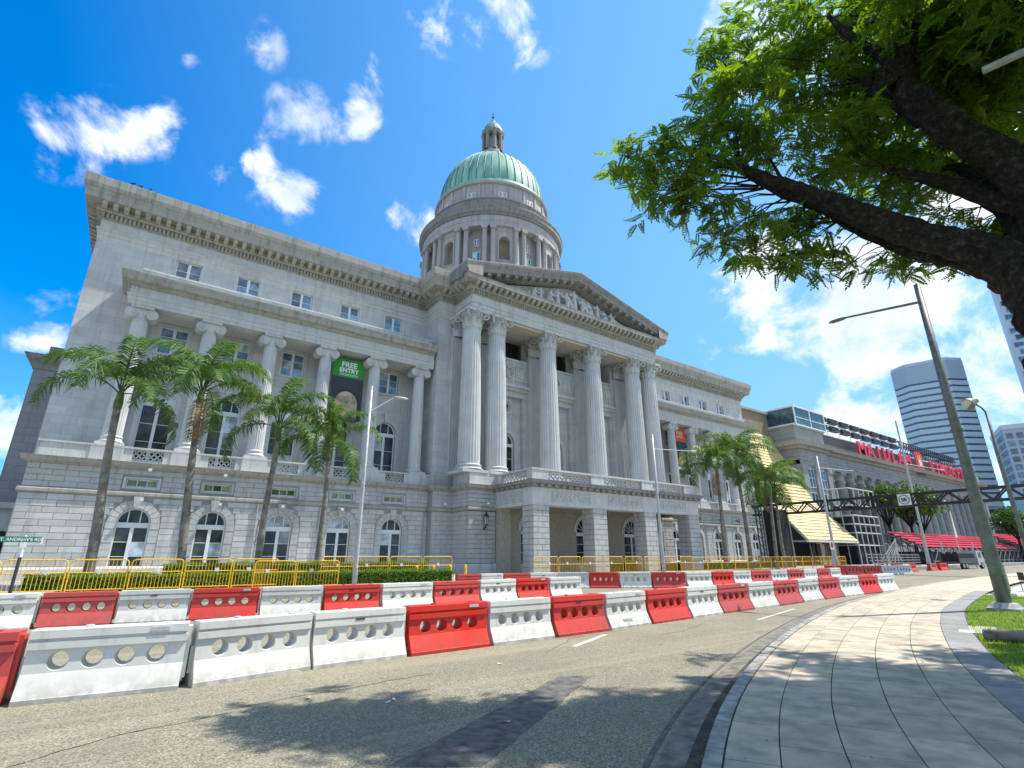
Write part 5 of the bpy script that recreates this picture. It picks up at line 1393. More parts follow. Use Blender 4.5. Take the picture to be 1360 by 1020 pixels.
# ================================================================== WATER BARRIERS
def barrier_mesh(L_=1.77):
    """plastic road barrier: sloped foot, four see-through round holes, projecting lip, top rail"""
    m = MB(); hl = L_ / 2
    low = [(.30, 0.0), (.30, .06), (.292, .065), (.165, .335)]
    up = [(.132, .605), (.172, .615), (.166, .705), (.140, .715), (.140, .735), (.172, .745), (.164, .845), (.150, .85)]
    cx = [-.54, -.18, .18, .54]; zc = .47; r0 = .118; r1 = .095; z0, z1 = .335, .605; n = 20
    yw = lambda z: .165 + (.132 - .165) * (z - z0) / (z1 - z0)
    for s in (-1, 1):
        for P_ in (low, up):
            for (a, b) in zip(P_, P_[1:]):
                m.quad((-hl, s * a[0], a[1]), (hl, s * a[0], a[1]), (hl, s * b[0], b[1]), (-hl, s * b[0], b[1]))
        xs_ = [-hl, -.72, .72, hl]
        for (a, b) in ((-hl, -.72), (.72, hl)):
            m.quad((a, s * yw(z0), z0), (b, s * yw(z0), z0), (b, s * yw(z1), z1), (a, s * yw(z1), z1))
        for c in cx:
            ring = []; outer = []
            for k in range(n):
                t = 2 * math.pi * k / n; ux, uz = math.cos(t), math.sin(t)
                ring.append((c + r0 * ux, zc + r0 * uz))
                q = min(.18 / max(1e-6, abs(ux)), ((z1 - zc) if uz > 0 else (zc - z0)) / max(1e-6, abs(uz)))
                outer.append((c + q * ux, zc + q * uz))
            # add exact corners so the sheet closes
            for k in range(n):
                k2 = (k + 1) % n; o1, o2 = outer[k], outer[k2]
                A = [(p[0], s * yw(p[1]), p[1]) for p in (ring[k], ring[k2], o2, o1)]
                on = lambda p: (abs(abs(p[0] - c) - .18) < 1e-6, abs(p[1] - z1) < 1e-6 or abs(p[1] - z0) < 1e-6)
                a1, a2 = on(o1), on(o2)
                if (a1[0] and not a1[1] and a2[1] and not a2[0]) or (a1[1] and not a1[0] and a2[0] and not a2[1]):
                    cxn = c + math.copysign(.18, (o1[0] + o2[0]) / 2 - c); czn = z1 if (o1[1] + o2[1]) / 2 > zc else z0
                    cp_ = (cxn, s * yw(czn), czn); m.add(A[:3] + [cp_] + A[3:], [(0, 1, 2, 3, 4)])
                else: m.add(A, [(0, 1, 2, 3)])
                p, p2 = ring[k], ring[k2]
                f = lambda q_: (c + (q_[0] - c) * .93, s * (yw(q_[1]) - .028), zc + (q_[1] - zc) * .93)
                g_ = lambda q_: (c + (q_[0] - c) * r1 / r0, 0, zc + (q_[1] - zc) * r1 / r0)
                m.quad((p[0], s * yw(p[1]), p[1]), (p2[0], s * yw(p2[1]), p2[1]), f(p2), f(p))
                m.quad(f(p), f(p2), g_(p2), g_(p))
    prof = low + up
    for s in (-1, 1):
        A = [(s * hl, y, z) for (y, z) in prof] + [(s * hl, -y, z) for (y, z) in prof[::-1]]
        m.add(A, [tuple(range(len(A)))])
    m.quad((-hl, -.15, .85), (hl, -.15, .85), (hl, .15, .85), (-hl, .15, .85))
    # joint tongue, filler cap and fork slots
    m.box(hl - .01, hl + .05, -.09, .09, .12, .80); m.box(-hl - .04, -hl + .01, -.06, .06, .16, .52)
    m.lathe([(.05, .85), (.05, .875), (0, .875)], 10, (-.3, 0)); m.box(.55, .68, -.05, .05, .85, .865)
    return m
REDB = moulded('faded red barrier plastic', (.60, .028, .018), (.50, .05, .035), (.22, .06, .045), .16)
WHTB = moulded('weathered white barrier plastic', (.68, .665, .61), (.60, .59, .55), (.33, .31, .26), .12)
BWH = barrier_mesh().mesh('water_barrier', WHTB)
BRD = BWH.copy(); BRD.materials.clear(); BRD.materials.append(REDB)
STK = MB(); STK.box(-.11, .11, -.180, -.168, .615, .67); STKm = STK.mesh('sticker', plain('grey sticker', (.55, .56, .56), .5))
GRYT = plain('grey stencil ink', (.22, .23, .25), .6)
SLOT = MB(); SLOT.box(-.09, .09, -.176, -.160, .69, .712); SLOTm = SLOT.mesh('fork_slot', plain('dark red recess', (.12, .02, .03), .6))
def place_row(pts, cols, rowname, group, start=0):
    nr = nw = 0; out = []
    for i in range(len(pts) - 1):
        a, b = Vector(pts[i]), Vector(pts[i + 1]); c = (a + b) / 2; d = b - a
        red = cols[i] == 'R'
        if red: nr += 1; k = nr
        else: nw += 1; k = nw
        o = inst('water_barrier', BRD if red else BWH, None, (c.x + random.uniform(-.015, .015), c.y, start), (0, 0, math.atan2(d.y, d.x) + random.uniform(-.012, .012)), (d.length / 1.87, 1, 1))
        tag(o, '%s plastic barrier, %s %s from the left in %s' % ('red' if red else 'white', ORD[k - 1] if k <= 20 else str(k), 'red' if red else 'white', rowname), 'road barrier', group)
        out.append(o)
        if i % 3 == 1: inst('sticker', STKm, o, (.55, 0, .15), (0, 0, 0))
        if i % 3 == 0: inst('fork_slot', SLOTm, o, (-.05, 0, 0))
    return out
foot = np.array([(-2.75, 9.85), (-.86, 9.62), (1.02, 9.42), (2.82, 9.72), (4.62, 9.82), (6.54, 9.93), (8.36, 10.03), (10.22, 10.14), (12.05, 10.38), (14.1, 10.58), (16.05, 10.82), (18.15, 11.02), (20.15, 11.18), (22.4, 11.42), (24.6, 11.62),
                 (26.8, 11.78), (29.2, 11.92), (31.6, 12.02), (34.1, 12.15)])
foot[:, 1] += .27
front = place_row([tuple(p) for p in foot], 'RWWWRWRWRWRWRWRWRW', 'the front row by the road', 'water barriers in the front row')
for (o, txt, s_) in ((front[7], 'W/W&C', .10),):
    t = inst('stencilled_letters', text_mesh(txt, s_ * 1.2, .001, GRYT), o, (-.1, -.262, .14), (math.atan2(.27, .127), 0, 0))
    t = inst('stencilled_letters', text_mesh('WATERWAY CONTRACTORS' if False else 'BARRIER', s_ * .8, .001, GRYT), o, (.1, -.262, .07), (math.atan2(.24, .0875), 0, 0)) if False else None
rowA = [(-4.3, 19.3), (-2.45, 19.1), (-1.5 + .0, 19.0)]
A_ = [(-5.3, 19.35), (-3.45, 19.2), (-1.58, 19.05), (.06, 18.95), (1.8, 18.75), (3.6, 18.45), (5.42, 18.2), (7.3, 18.1), (9.35, 18.25), (11.5, 18.5), (13.5, 18.8), (15.35, 18.9), (17.2, 18.85)]
place_row(A_, 'RWRWRWRWRWRW', 'the second row before the lawn', 'water barriers in the second row')
B_ = [(14.0, 24.65), (15.4, 24.6), (16.75, 24.45), (18.4, 24.3), (20.2, 24.0), (21.9, 23.2), (23.4, 22.3), (25.0, 21.3), (26.75, 20.3), (28.75, 19.95), (30.7, 19.8), (32.5, 19.7), (34.8, 19.7), (36.8, 19.65), (38.9, 19.6), (41.0, 19.7), (43.4, 19.9), (45.6, 20.1)]
place_row(B_, 'RWRWWRWRWRWRWRWRW', 'the third row before the porch', 'water barriers in the third row')
S_ = [(54.3, 25.1), (55.9, 24.1), (57.4, 23.1), (58.9, 22.2), (60.4, 21.4), (61.8, 20.7)]
place_row(S_, 'RRRWW', 'the far row below the gold canopy', 'water barriers in the far row')
F_ = [(66.7, 23.9), (69.0, 23.9), (71.2, 24.0), (73.6, 24.2)]
place_row(F_, 'RWR', 'the cluster before the grandstand', 'distant water barriers')
place_row([(79.0, 24.6), (81.4, 24.6)], 'R', 'the pair by the lorry', 'distant water barriers'); place_row([(82.3, 24.6), (84.7, 24.5)], 'R', 'the pair nearest the lorry', 'distant water barriers')
# ================================================================== YELLOW CROWD FENCES
_fc = {}
def fence_panel(L_, H=1.2, bars=13):
    key = (round(L_, 1), H)
    if key in _fc: return _fc[key]
    Lx = round(L_, 1); m = MB(); r = .025; hx = Lx / 2 - .03; c = .12
    pts_ = [(-hx, 0, 0), (-hx, 0, H - c), (-hx + c * .3, 0, H - c * .3), (-hx + c, 0, H), (hx - c, 0, H), (hx - c * .3, 0, H - c * .3), (hx, 0, H - c), (hx, 0, 0)]
    m.tube(pts_, r, 7); m.tube([(-hx, 0, H * .62), (hx, 0, H * .62)], r * .8, 6); m.tube([(-hx, 0, .14), (hx, 0, .14)], r * .8, 6)
    fr = m.mesh('fence_panel', YELLOW)
    b = MB(); b.tube([(0, 0, .14), (0, 0, H)], .011, 5); bm_ = b.mesh('bar', YELLOW)
    s = MB(); s.box(-.08, .08, -.035, -.028, H * .6, H * .72); sm_ = s.mesh('reflector', plain('reflector', (.75, .72, .6), .3))
    f_ = MB(); f_.box(-.02, .02, -.3, .3, 0, .03); ft = f_.mesh('foot', YELLOW)
    _fc[key] = (fr, bm_, sm_, ft, Lx, hx, bars); return _fc[key]
def fence(p0, p1, label, group, z=.42, H=1.2, refl=True, bars=13):
    a, b = Vector(p0), Vector(p1); d = b - a; fr, bm_, sm_, ft, Lx, hx, nb = fence_panel(d.length, H, bars)
    c = (a + b) / 2
    o = inst('crowd_fence', fr, None, (c.x, c.y, z), (0, 0, math.atan2(d.y, d.x)), (d.length / Lx, 1, 1))
    tag(o, label, 'fence', group)
    for k in range(1, nb + 1): inst('bar', bm_, o, (-hx + 2 * hx * k / (nb + 1), 0, 0))
    inst('foot', ft, o, (-hx * .85, 0, 0)); inst('foot', ft, o, (hx * .85, 0, 0))
    if refl: inst('reflector', sm_, o, (random.choice([-.3, 0, .3]), 0, 0))
    return o
xsF = [-5.35, -3.47, -1.63, .23, 2.05, 3.83, 5.72]
for i in range(6): fence((xsF[i] + .02, 26.0), (xsF[i + 1] - .02, 26.0 + random.uniform(-.05, .05)), 'yellow tubular crowd fence before the hedge, %s from the left' % ORD[i], 'yellow fences before the hedge')
for i, (a, b) in enumerate([(4.61, 6.34), (6.36, 8.29)]): fence((a, 25.6), (b, 25.6), 'yellow fence panel standing in front of the others, %s of the lamp post' % ('farther left' if i == 0 else 'just left'), 'yellow fences before the hedge', z=.34)
for i, (a, b) in enumerate([(8.4, 10.15), (10.2, 12.14), (12.2, 14.19), (14.25, 16.2)]): fence((a, 29.0), (b, 29.0), 'yellow fence by the wall corner right of the first lamp post, %s of four' % ORD[i], 'yellow fences by the wall', H=1.28)
x = 21.6
for i in range(8): fence((x + .02, 28.0), (x + 2.12, 28.0 + .05 * i), 'yellow fence in front of the porch, %s from the left' % ORD[i], 'yellow fences before the porch', H=1.26); x += 2.14
for i in range(14): fence((x + .02, 28.4 + .06 * i), (x + 2.12, 28.46 + .06 * i), 'yellow fence before the right wing palms, %s from the porch' % ORD[i], 'yellow fences before the right wing', H=1.2, refl=i % 2 == 0, bars=9); x += 2.14
m = MB()
bol = MB(); bol.lathe([(.09, 0), (.09, .75), (.06, .82), (0, .84)], 12); BOL = bol.mesh('bollard', YELLOW)
for i, xx in enumerate([14.4, 15.4, 16.5, 17.5]): tag(inst('bollard', BOL, None, (xx - 1.2, 27.6, .42)), 'short yellow bollard by the yellow fence, %s from the left' % ORD[i], 'bollard', 'yellow bollards')
# ================================================================== HEDGES
def leaf_cards(C_, size, normal_bias=None):
    """one folded leaf (two triangles) at every point"""
    n = len(C_); d = rng.normal(size=(n, 3)); d /= np.linalg.norm(d, axis=1)[:, None]
    e = rng.normal(size=(n, 3)); e -= d * (e * d).sum(1)[:, None]; e /= np.linalg.norm(e, axis=1)[:, None]
    s = size * rng.uniform(.6, 1.3, n)[:, None]
    V = np.zeros((n, 4, 3)); V[:, 0] = C_ - d * s; V[:, 1] = C_ + e * s * .45; V[:, 2] = C_ + d * s; V[:, 3] = C_ - e * s * .45
    return V.reshape(-1, 3)
def hedge(x0, x1, y0, y1, z0, z1, n, label):
    f = rng.random(n); P_ = np.c_[rng.uniform(x0, x1, n), rng.uniform(y0, y1, n), rng.uniform(z0, z1, n)]
    side = rng.random(n)
    P_[side < .45, 2] = z1 + rng.normal(0, .03, (side < .45).sum()) + .04 * np.sin(P_[side < .45, 0] * 3)
    k = (side >= .45) & (side < .9); P_[k, 1] = y0 + rng.normal(0, .03, k.sum())
    o = link(bpy.data.objects.new('hedge', fast_mesh('hedge', leaf_cards(P_, .045), 4, HEDGE)))
    tag(o, label, 'hedge', 'clipped hedges')
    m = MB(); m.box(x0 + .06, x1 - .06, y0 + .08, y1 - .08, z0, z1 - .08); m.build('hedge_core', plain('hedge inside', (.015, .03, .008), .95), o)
hedge(-9, -4.6, 27.3, 28.2, .42, 1.15, 3000, 'low clipped hedge at the left edge behind the street sign')
hedge(-1.9, 15.2, 27.0, 27.9, .42, 1.02, 12000, 'long low clipped hedge behind the yellow fences')
hedge(1.5, 15.0, 29.6, 30.6, .42, 1.38, 11000, 'taller clipped hedge at the foot of the palms')
hedge(33, 60, 33.5, 34.5, .42, 1.1, 5000, 'low hedge in front of the right wing')
hedge(-3.2, 1.0, 29.2, 30.2, .42, 1.0, 3000, 'short hedge in front of the left wall corner')
# ================================================================== PALMS
def frond_mesh(L_, droop, seed, name='frond'):
    r_ = random.Random(seed); pts_ = []; a = R(62); p = Vector((.12, 0, 0)); n = 26; step = L_ / n
    for k in range(n + 1):
        pts_.append(p.copy()); t = k / n; ang_ = a - droop * (t ** 1.15); p = p + Vector((math.cos(ang_), 0, math.sin(ang_))) * step
    m = MB(); m.tube(pts_[::2], [.035 * (1 - .85 * i / (len(pts_[::2]) - 1)) for i in range(len(pts_[::2]))], 5)
    V_ = []; F_ = []
    for k in range(int(n * 3.0)):
        t = .16 + .84 * k / (n * 3.0); i = min(n - 1, int(t * n)); q = pts_[i].lerp(pts_[i + 1], t * n - i)
        tan = (pts_[i + 1] - pts_[i]).normalized(); upv = Vector((-tan.z, 0, tan.x))
        ll = (.74 * math.sin(math.pi * min(1, (.14 + .74 * t))) ** .6 + .12) * L_ / 3.9
        for s_ in (-1, 1):
            for rank in (0,):
                dirv = (Vector((0, s_, 0)) * r_.uniform(.75, 1.0) + tan * r_.uniform(.25, .75) + upv * r_.uniform(-.15, .55)).normalized()
                w = .030; b0 = q; mid = q + dirv * ll * .5 + Vector((0, 0, -.03 * ll)); tip = q + dirv * ll * .92 + Vector((0, 0, -r_.uniform(.28, .68) * ll))
                m.add([tuple(b0 - tan * w * .6), tuple(b0 + tan * w * .6), tuple(mid + tan * w), tuple(tip), tuple(mid - tan * w)], [(0, 1, 2, 4), (2, 3, 4)])
    return m.mesh(name, PALML)
FR = [frond_mesh(3.9, R(125), 1), frond_mesh(4.1, R(140), 2), frond_mesh(3.6, R(110), 3), frond_mesh(4.0, R(155), 4)]
DFR = FR[1].copy(); DFR.materials.clear(); DFR.materials.append(DEADL)
def palm(x, y, h, label, lean=(0, 0), rad=.17, n=15, scale=1.0, seed=0, group='palm trees before the courthouse', z=.42):
    o = thing('palm_tree', label, 'palm tree', (x, y, z), 0, group); r_ = random.Random(seed)
    P_ = [Vector((lean[0] * (t ** 1.5) + .06 * math.sin(5 * t + seed), lean[1] * t, h * t)) for t in [k / 10 for k in range(11)]]
    m = MB(); m.smooth = True; m.tube(P_, [rad * (1.45 if k == 0 else 1.12 - .38 * k / 10 + .04 * math.sin(k * 2 + seed)) for k in range(11)], 12); m.build('trunk', PTRUNK, o)
    top = P_[-1]
    m = MB(); m.smooth = True; m.tube([top + Vector((0, 0, -.05)), top + Vector((0, 0, .25)), top + Vector((0, 0, .7)), top + Vector((.02, 0, 1.1))], [rad * .9, rad * 1.0, rad * .7, rad * .35], 12); m.build('crownshaft', PSHAFT, o)
    for k in range(n):
        a = 2.4 * k + r_.uniform(-.3, .3); u = k / n
        tilt = R(-38 + 80 * u * u) if u < .8 else R(r_.uniform(-50, -20))
        tilt = R(r_.uniform(-32, -14)) if k < n * .3 else (R(r_.uniform(-12, 14)) if k < n * .65 else R(r_.uniform(16, 50)))
        f = inst('frond', FR[k % 4], o, top + Vector((0, 0, .75 + .3 * (1 - u))), (0, 0, 0), (scale, scale, scale))
        f.rotation_euler = Euler((0, tilt, a), 'XYZ')
    for k in range(1 if seed % 3 == 2 else 0):
        f = inst('dead_frond', DFR, o, top + Vector((0, 0, .35)), (0, R(75 + 8 * k), 1.3 + seed * 1.7 + k * 2.4), (.75, .75, .75))
    rg = MB()
    for k in range(int(h / .34)):
        t_ = (k + .5) * .34 / h; q_ = int(t_ * 10); pp = P_[q_].lerp(P_[min(10, q_ + 1)], t_ * 10 - q_); rr_ = rad * (1.13 - .38 * t_) * (1.25 if t_ < .05 else 1); rg.tube([pp, pp + Vector((0, 0, .035))], rr_ * 1.035, 12, False)
    rg.build('trunk_rings', PTRUNK, o)['kind'] = 'stuff'
    return o
palm(-1.27, 31.0, 8.2, 'leftmost palm tree, in front of the left wall corner', (-.35, 0), .20, 11, 1.0, 1)
palm(2.25, 31.0, 8.9, 'second palm tree from the left, the tallest of the left four', (-.55, .0), .19, 14, 1.05, 2)
palm(5.75, 31.0, 7.5, 'third palm tree from the left, before the middle arched window', (.0, .0), .17, 12, .98, 3)
palm(8.85, 31.0, 6.7, 'fourth palm tree from the left, just left of the first lamp post', (-.15, .0), .17, 12, .92, 4)
palm(48.3, 31.5, 9.2, 'tall palm tree at the right wing, nearest the porch', (.3, 0), .20, 15, 1.15, 5)
palm(52.6, 31.5, 10.6, 'tallest palm tree at the right wing', (-.2, 0), .20, 17, 1.25, 6)
palm(53.9, 29.5, 7.6, 'leaning palm tree between two taller ones at the right wing', (.9, 0), .17, 14, 1.1, 7)
palm(58.2, 31.0, 7.8, 'palm tree against the golden canopy at the right wing corner', (.3, 0), .17, 13, 1.1, 8)
# ================================================================== STREET LAMPS
def street_lamp(x, y, h, arm, label, rad=.09, mat=POLEL, za=None, group='street lamps along the far side of the road', rise=.25, z=0.0):
    o = thing('street_lamp', label, 'street lamp', (x, y, z), 0, group)
    m = MB(); m.smooth = True; m.tube([(0, 0, 0), (0, 0, h * .12), (0, 0, h * .5), (0, 0, h)], [rad * 1.35, rad * 1.3, rad, rad * .72], 14); m.build('pole', mat, o)
    m = MB(); m.tube([(0, 0, 0), (0, 0, .03)], rad * 2.4, 12); m.build('base_plate', mat, o)
    m = MB(); m.tube([(0, 0, h * .12), (0, 0, h * .12 + .05)], rad * 1.5, 14); m.tube([(0, 0, h * .5), (0, 0, h * .5 + .08)], rad * 1.25, 14); m.build('collar', mat, o)
    za = za if za is not None else h - .9
    L_ = math.hypot(arm[0], arm[1]); ux, uy = arm[0] / L_, arm[1] / L_
    m = MB(); m.tube([(0, 0, za), (ux * (L_ - .7), uy * (L_ - .7), za + rise)], [rad * .38, rad * .3], 8); m.build('arm', mat, o)
    m = MB(); m.smooth = True
    A = [(L_ - .75, .05), (L_ - .6, .10), (L_ - .35, .14), (L_ - .1, .13), (L_ + .05, .05)]
    m.tube([(ux * a, uy * a, za + rise + .02) for a, _ in A], [r for _, r in A], 10)
    m.v = [(v[0], v[1], za + rise + (v[2] - za - rise) * .5) for v in m.v]
    m.smooth = False; hd = m.build('lamp_head', mat, o)
    return o
street_lamp(8.85, 25.0, 10.1, (2.0, .0), 'tall pale street lamp standing between the fourth palm and the yellow fences', .085, POLEL, 8.75, rise=1.0)
street_lamp(30.65, 24.9, 10.4, (5.2, 0), 'tall pale street lamp standing before the right half of the porch', .095, POLEL, 9.3, rise=.35)
street_lamp(57.0, 25.2, 11.6, (8.0, 0), 'pale street lamp in front of the city hall corner pilaster', .11, POLEL, 10.4, rise=.35)
street_lamp(78.5, 23.6, 17.5, (0, 0.01), 'slim pole rising in front of the red sign letters', .13, POLEL, 16.0, rise=.0) if False else None
o = thing('flag_pole', 'slim pale pole rising in front of the red rooftop letters', 'pole', (79.4, 24.5, 0)); m = MB(); m.tube([(0, 0, 0), (0, 0, 18.6)], [.17, .09], 10); m.build('pole', POLEL, o)
m = MB(); m.tube([(0, 0, 12.9), (13, 0, 13.3)], [.05, .04], 6); m.tube([(12, 0, 13.3), (14, 0, 13.35)], .10, 8); m.build('arm', POLEL, o)
big = street_lamp(23.55, 5.5, 11.85, (0, 3.3), 'large olive grey street lamp standing on the lawn beside the pavement', .15, POLEG, 11.1, 'street lamps beside the pavement', .35, .1)
# concrete footing of the big lamp
m = MB(); m.prism([(-.42, -.42), (.42, -.42), (.42, .42), (-.42, .42)], 'z', -.05, .08); m.lathe([(.5, .06), (.36, .2), (.30, .24), (.0, .24)], 4); m.build('footing', CONC, big)
m = MB(); m.tube([(0, 0, 1.9), (0, 0, 2.0)], .19, 14); m.box(-.12, .12, -.22, -.16, .6, 1.1); m.build('service_door', POLEG, big)
o = thing('flood_light_pole', 'slim pole with a tilted floodlight head right of the large street lamp', 'lamp post', (31.6, 6.15, .12)); m = MB(); m.smooth = True; m.tube([(0, 0, 0), (0, 0, 4), (0, 0, 8.0)], [.11, .08, .055], 12); m.build('pole', POLEG, o)
m = MB(); m.smooth = True; m.tube([(0, 0, 8.0), (-.05, .1, 8.25), (-.2, .25, 8.45)], .04, 8); m.build('bracket', POLEG, o)
m = MB(); m.tube([(-.5, .45, 8.42), (-.32, .33, 8.55), (-.1, .18, 8.62)], [.30, .20, .10], 14); m.build('lamp_head', POLEG, o)
m = MB(); m.tube([(-.51, .455, 8.41), (-.5, .45, 8.42)], .27, 14); m.build('lens', plain('lamp lens', (.6, .6, .55), .2), o)
# ================================================================== RAIN TREE
tree = thing('rain_tree', 'large spreading rain tree whose limbs and bright leaves hang over the pavement at the right', 'tree', (11.4, .6, .1))
TB = Vector((11.4, .6, .1))
def w2t(p): return tuple(Vector(p) - TB)
def limb(pts_, rad, n=18, name='limb', seed=0):
    """gnarled limb: points resampled on a spline, with lumps and furrows"""
    r_ = random.Random(seed); P_ = [Vector(p) for p in pts_]; out = []; rr = []; K = 8
    for i in range(len(P_) - 1):
        p0 = P_[max(0, i - 1)]; p1 = P_[i]; p2 = P_[i + 1]; p3 = P_[min(len(P_) - 1, i + 2)]
        for k in range(K):
            t = k / K
            q = .5 * ((2 * p1) + (p2 - p0) * t + (2 * p0 - 5 * p1 + 4 * p2 - p3) * t * t + (3 * p1 - p0 - 3 * p2 + p3) * t ** 3)
            ra = rad[i] + (rad[i + 1] - rad[i]) * t
            out.append(Vector(w2t(q)) + Vector((r_.uniform(-1, 1), r_.uniform(-1, 1), r_.uniform(-1, 1))) * ra * .07); rr.append(ra * (1 + r_.uniform(-.07, .10)))
    out.append(Vector(w2t(P_[-1]))); rr.append(rad[-1])
    m = MB(); m.smooth = True; m.tube(out, rr, n)
    def lump(v, i):
        c = out[min(len(out) - 1, i // n)]; d = Vector(v) - c
        f = 1 + .11 * math.sin(3 * (i % n) * 2 * math.pi / n + 2.3 * c.z + seed) + .07 * math.sin(7 * (i % n) * 2 * math.pi / n - 4 * c.y) + r_.uniform(-.06, .06)
        return tuple(c + d * f)
    m.v = [lump(v, i) for i, v in enumerate(m.v)]
    return m.build(name, BARK, tree)
limb([(11.4, .6, -.1), (11.3, .65, 1.0), (11.1, .75, 2.2), (10.85, .85, 3.3), (10.7, .92, 4.3)], [.80, .60, .50, .45, .43], 22, 'trunk', seed=1)
limb([(10.75, .9, 3.9), (10.6, .97, 5.0), (10.43, 1.2, 5.95), (10.17, 1.61, 6.5), (9.74, 2.25, 7.0), (9.11, 3.03, 7.8), (8.62, 3.76, 8.52), (8.5, 4.2, 9.1)], [.40, .36, .30, .25, .22, .19, .145, .06], 18, seed=2)
limb([(10.7, 1.1, 5.4), (10.7, 1.35, 6.1), (10.55, 1.7, 6.5), (10.26, 2.23, 6.85), (9.91, 2.82, 7.4), (9.6, 3.3, 8.0)], [.30, .27, .24, .20, .12, .05], 14, seed=3)
limb([(10.6, 1.1, 4.3), (10.97, .78, 6.1), (11.07, .76, 7.4), (10.96, .99, 8.2), (10.82, 1.28, 8.75), (10.69, 1.53, 9.4), (10.63, 1.87, 10.35), (10.62, 1.85, 11.0), (10.67, 1.66, 11.6), (10.79, 1.58, 12.15)], [.38, .33, .29, .27, .26, .26, .27, .27, .25, .23], 20, seed=4)
limb([(10.62, 1.85, 10.4), (10.52, 2.2, 10.75), (10.5, 2.35, 10.85)], [.30, .27, .16], 14, seed=14)
limb([(10.62, 1.8, 11.0), (10.3, 2.3, 11.8), (10.2, 2.6, 12.8)], [.13, .09, .04], 10, seed=12)
limb([(10.7, 1.65, 11.6), (11.4, 1.3, 12.6), (12.2, 1.5, 13.6)], [.2, .14, .05], 10, seed=15)
limb([(10.9, .85, 5.4), (11.28, .72, 6.8), (11.26, .94, 7.4), (11.22, 1.33, 7.8), (11.0, 1.8, 8.3), (10.6, 2.5, 8.9)], [.22, .20, .18, .16, .12, .05], 14, seed=5)
limb([(8.62, 3.76, 8.4), (8.0, 4.2, 9.0), (7.2, 4.6, 9.2)], [.06, .04, .015], 8, seed=31)
limb([(8.8, 3.5, 8.2), (8.7, 3.7, 9.1), (8.5, 3.8, 9.9)], [.04, .025, .01], 6, seed=32)
limb([(10.7, .8, 4.6), (12.2, -.8, 7.0), (13.8, -2.2, 9.0), (15.2, -3.2, 10.5)], [.36, .28, .20, .10], 12, seed=7)
limb([(10.9, .8, 5.4), (12.2, 1.2, 8.0), (13.2, 2.4, 10.4), (14.2, 3.6, 12.2)], [.33, .26, .18, .08], 12, seed=8)
limb([(10.5, .9, 4.3), (10.2, -1.2, 7.2), (9.2, -2.6, 9.2), (8.2, -3.6, 10.8)], [.32, .25, .17, .08], 12, seed=9)
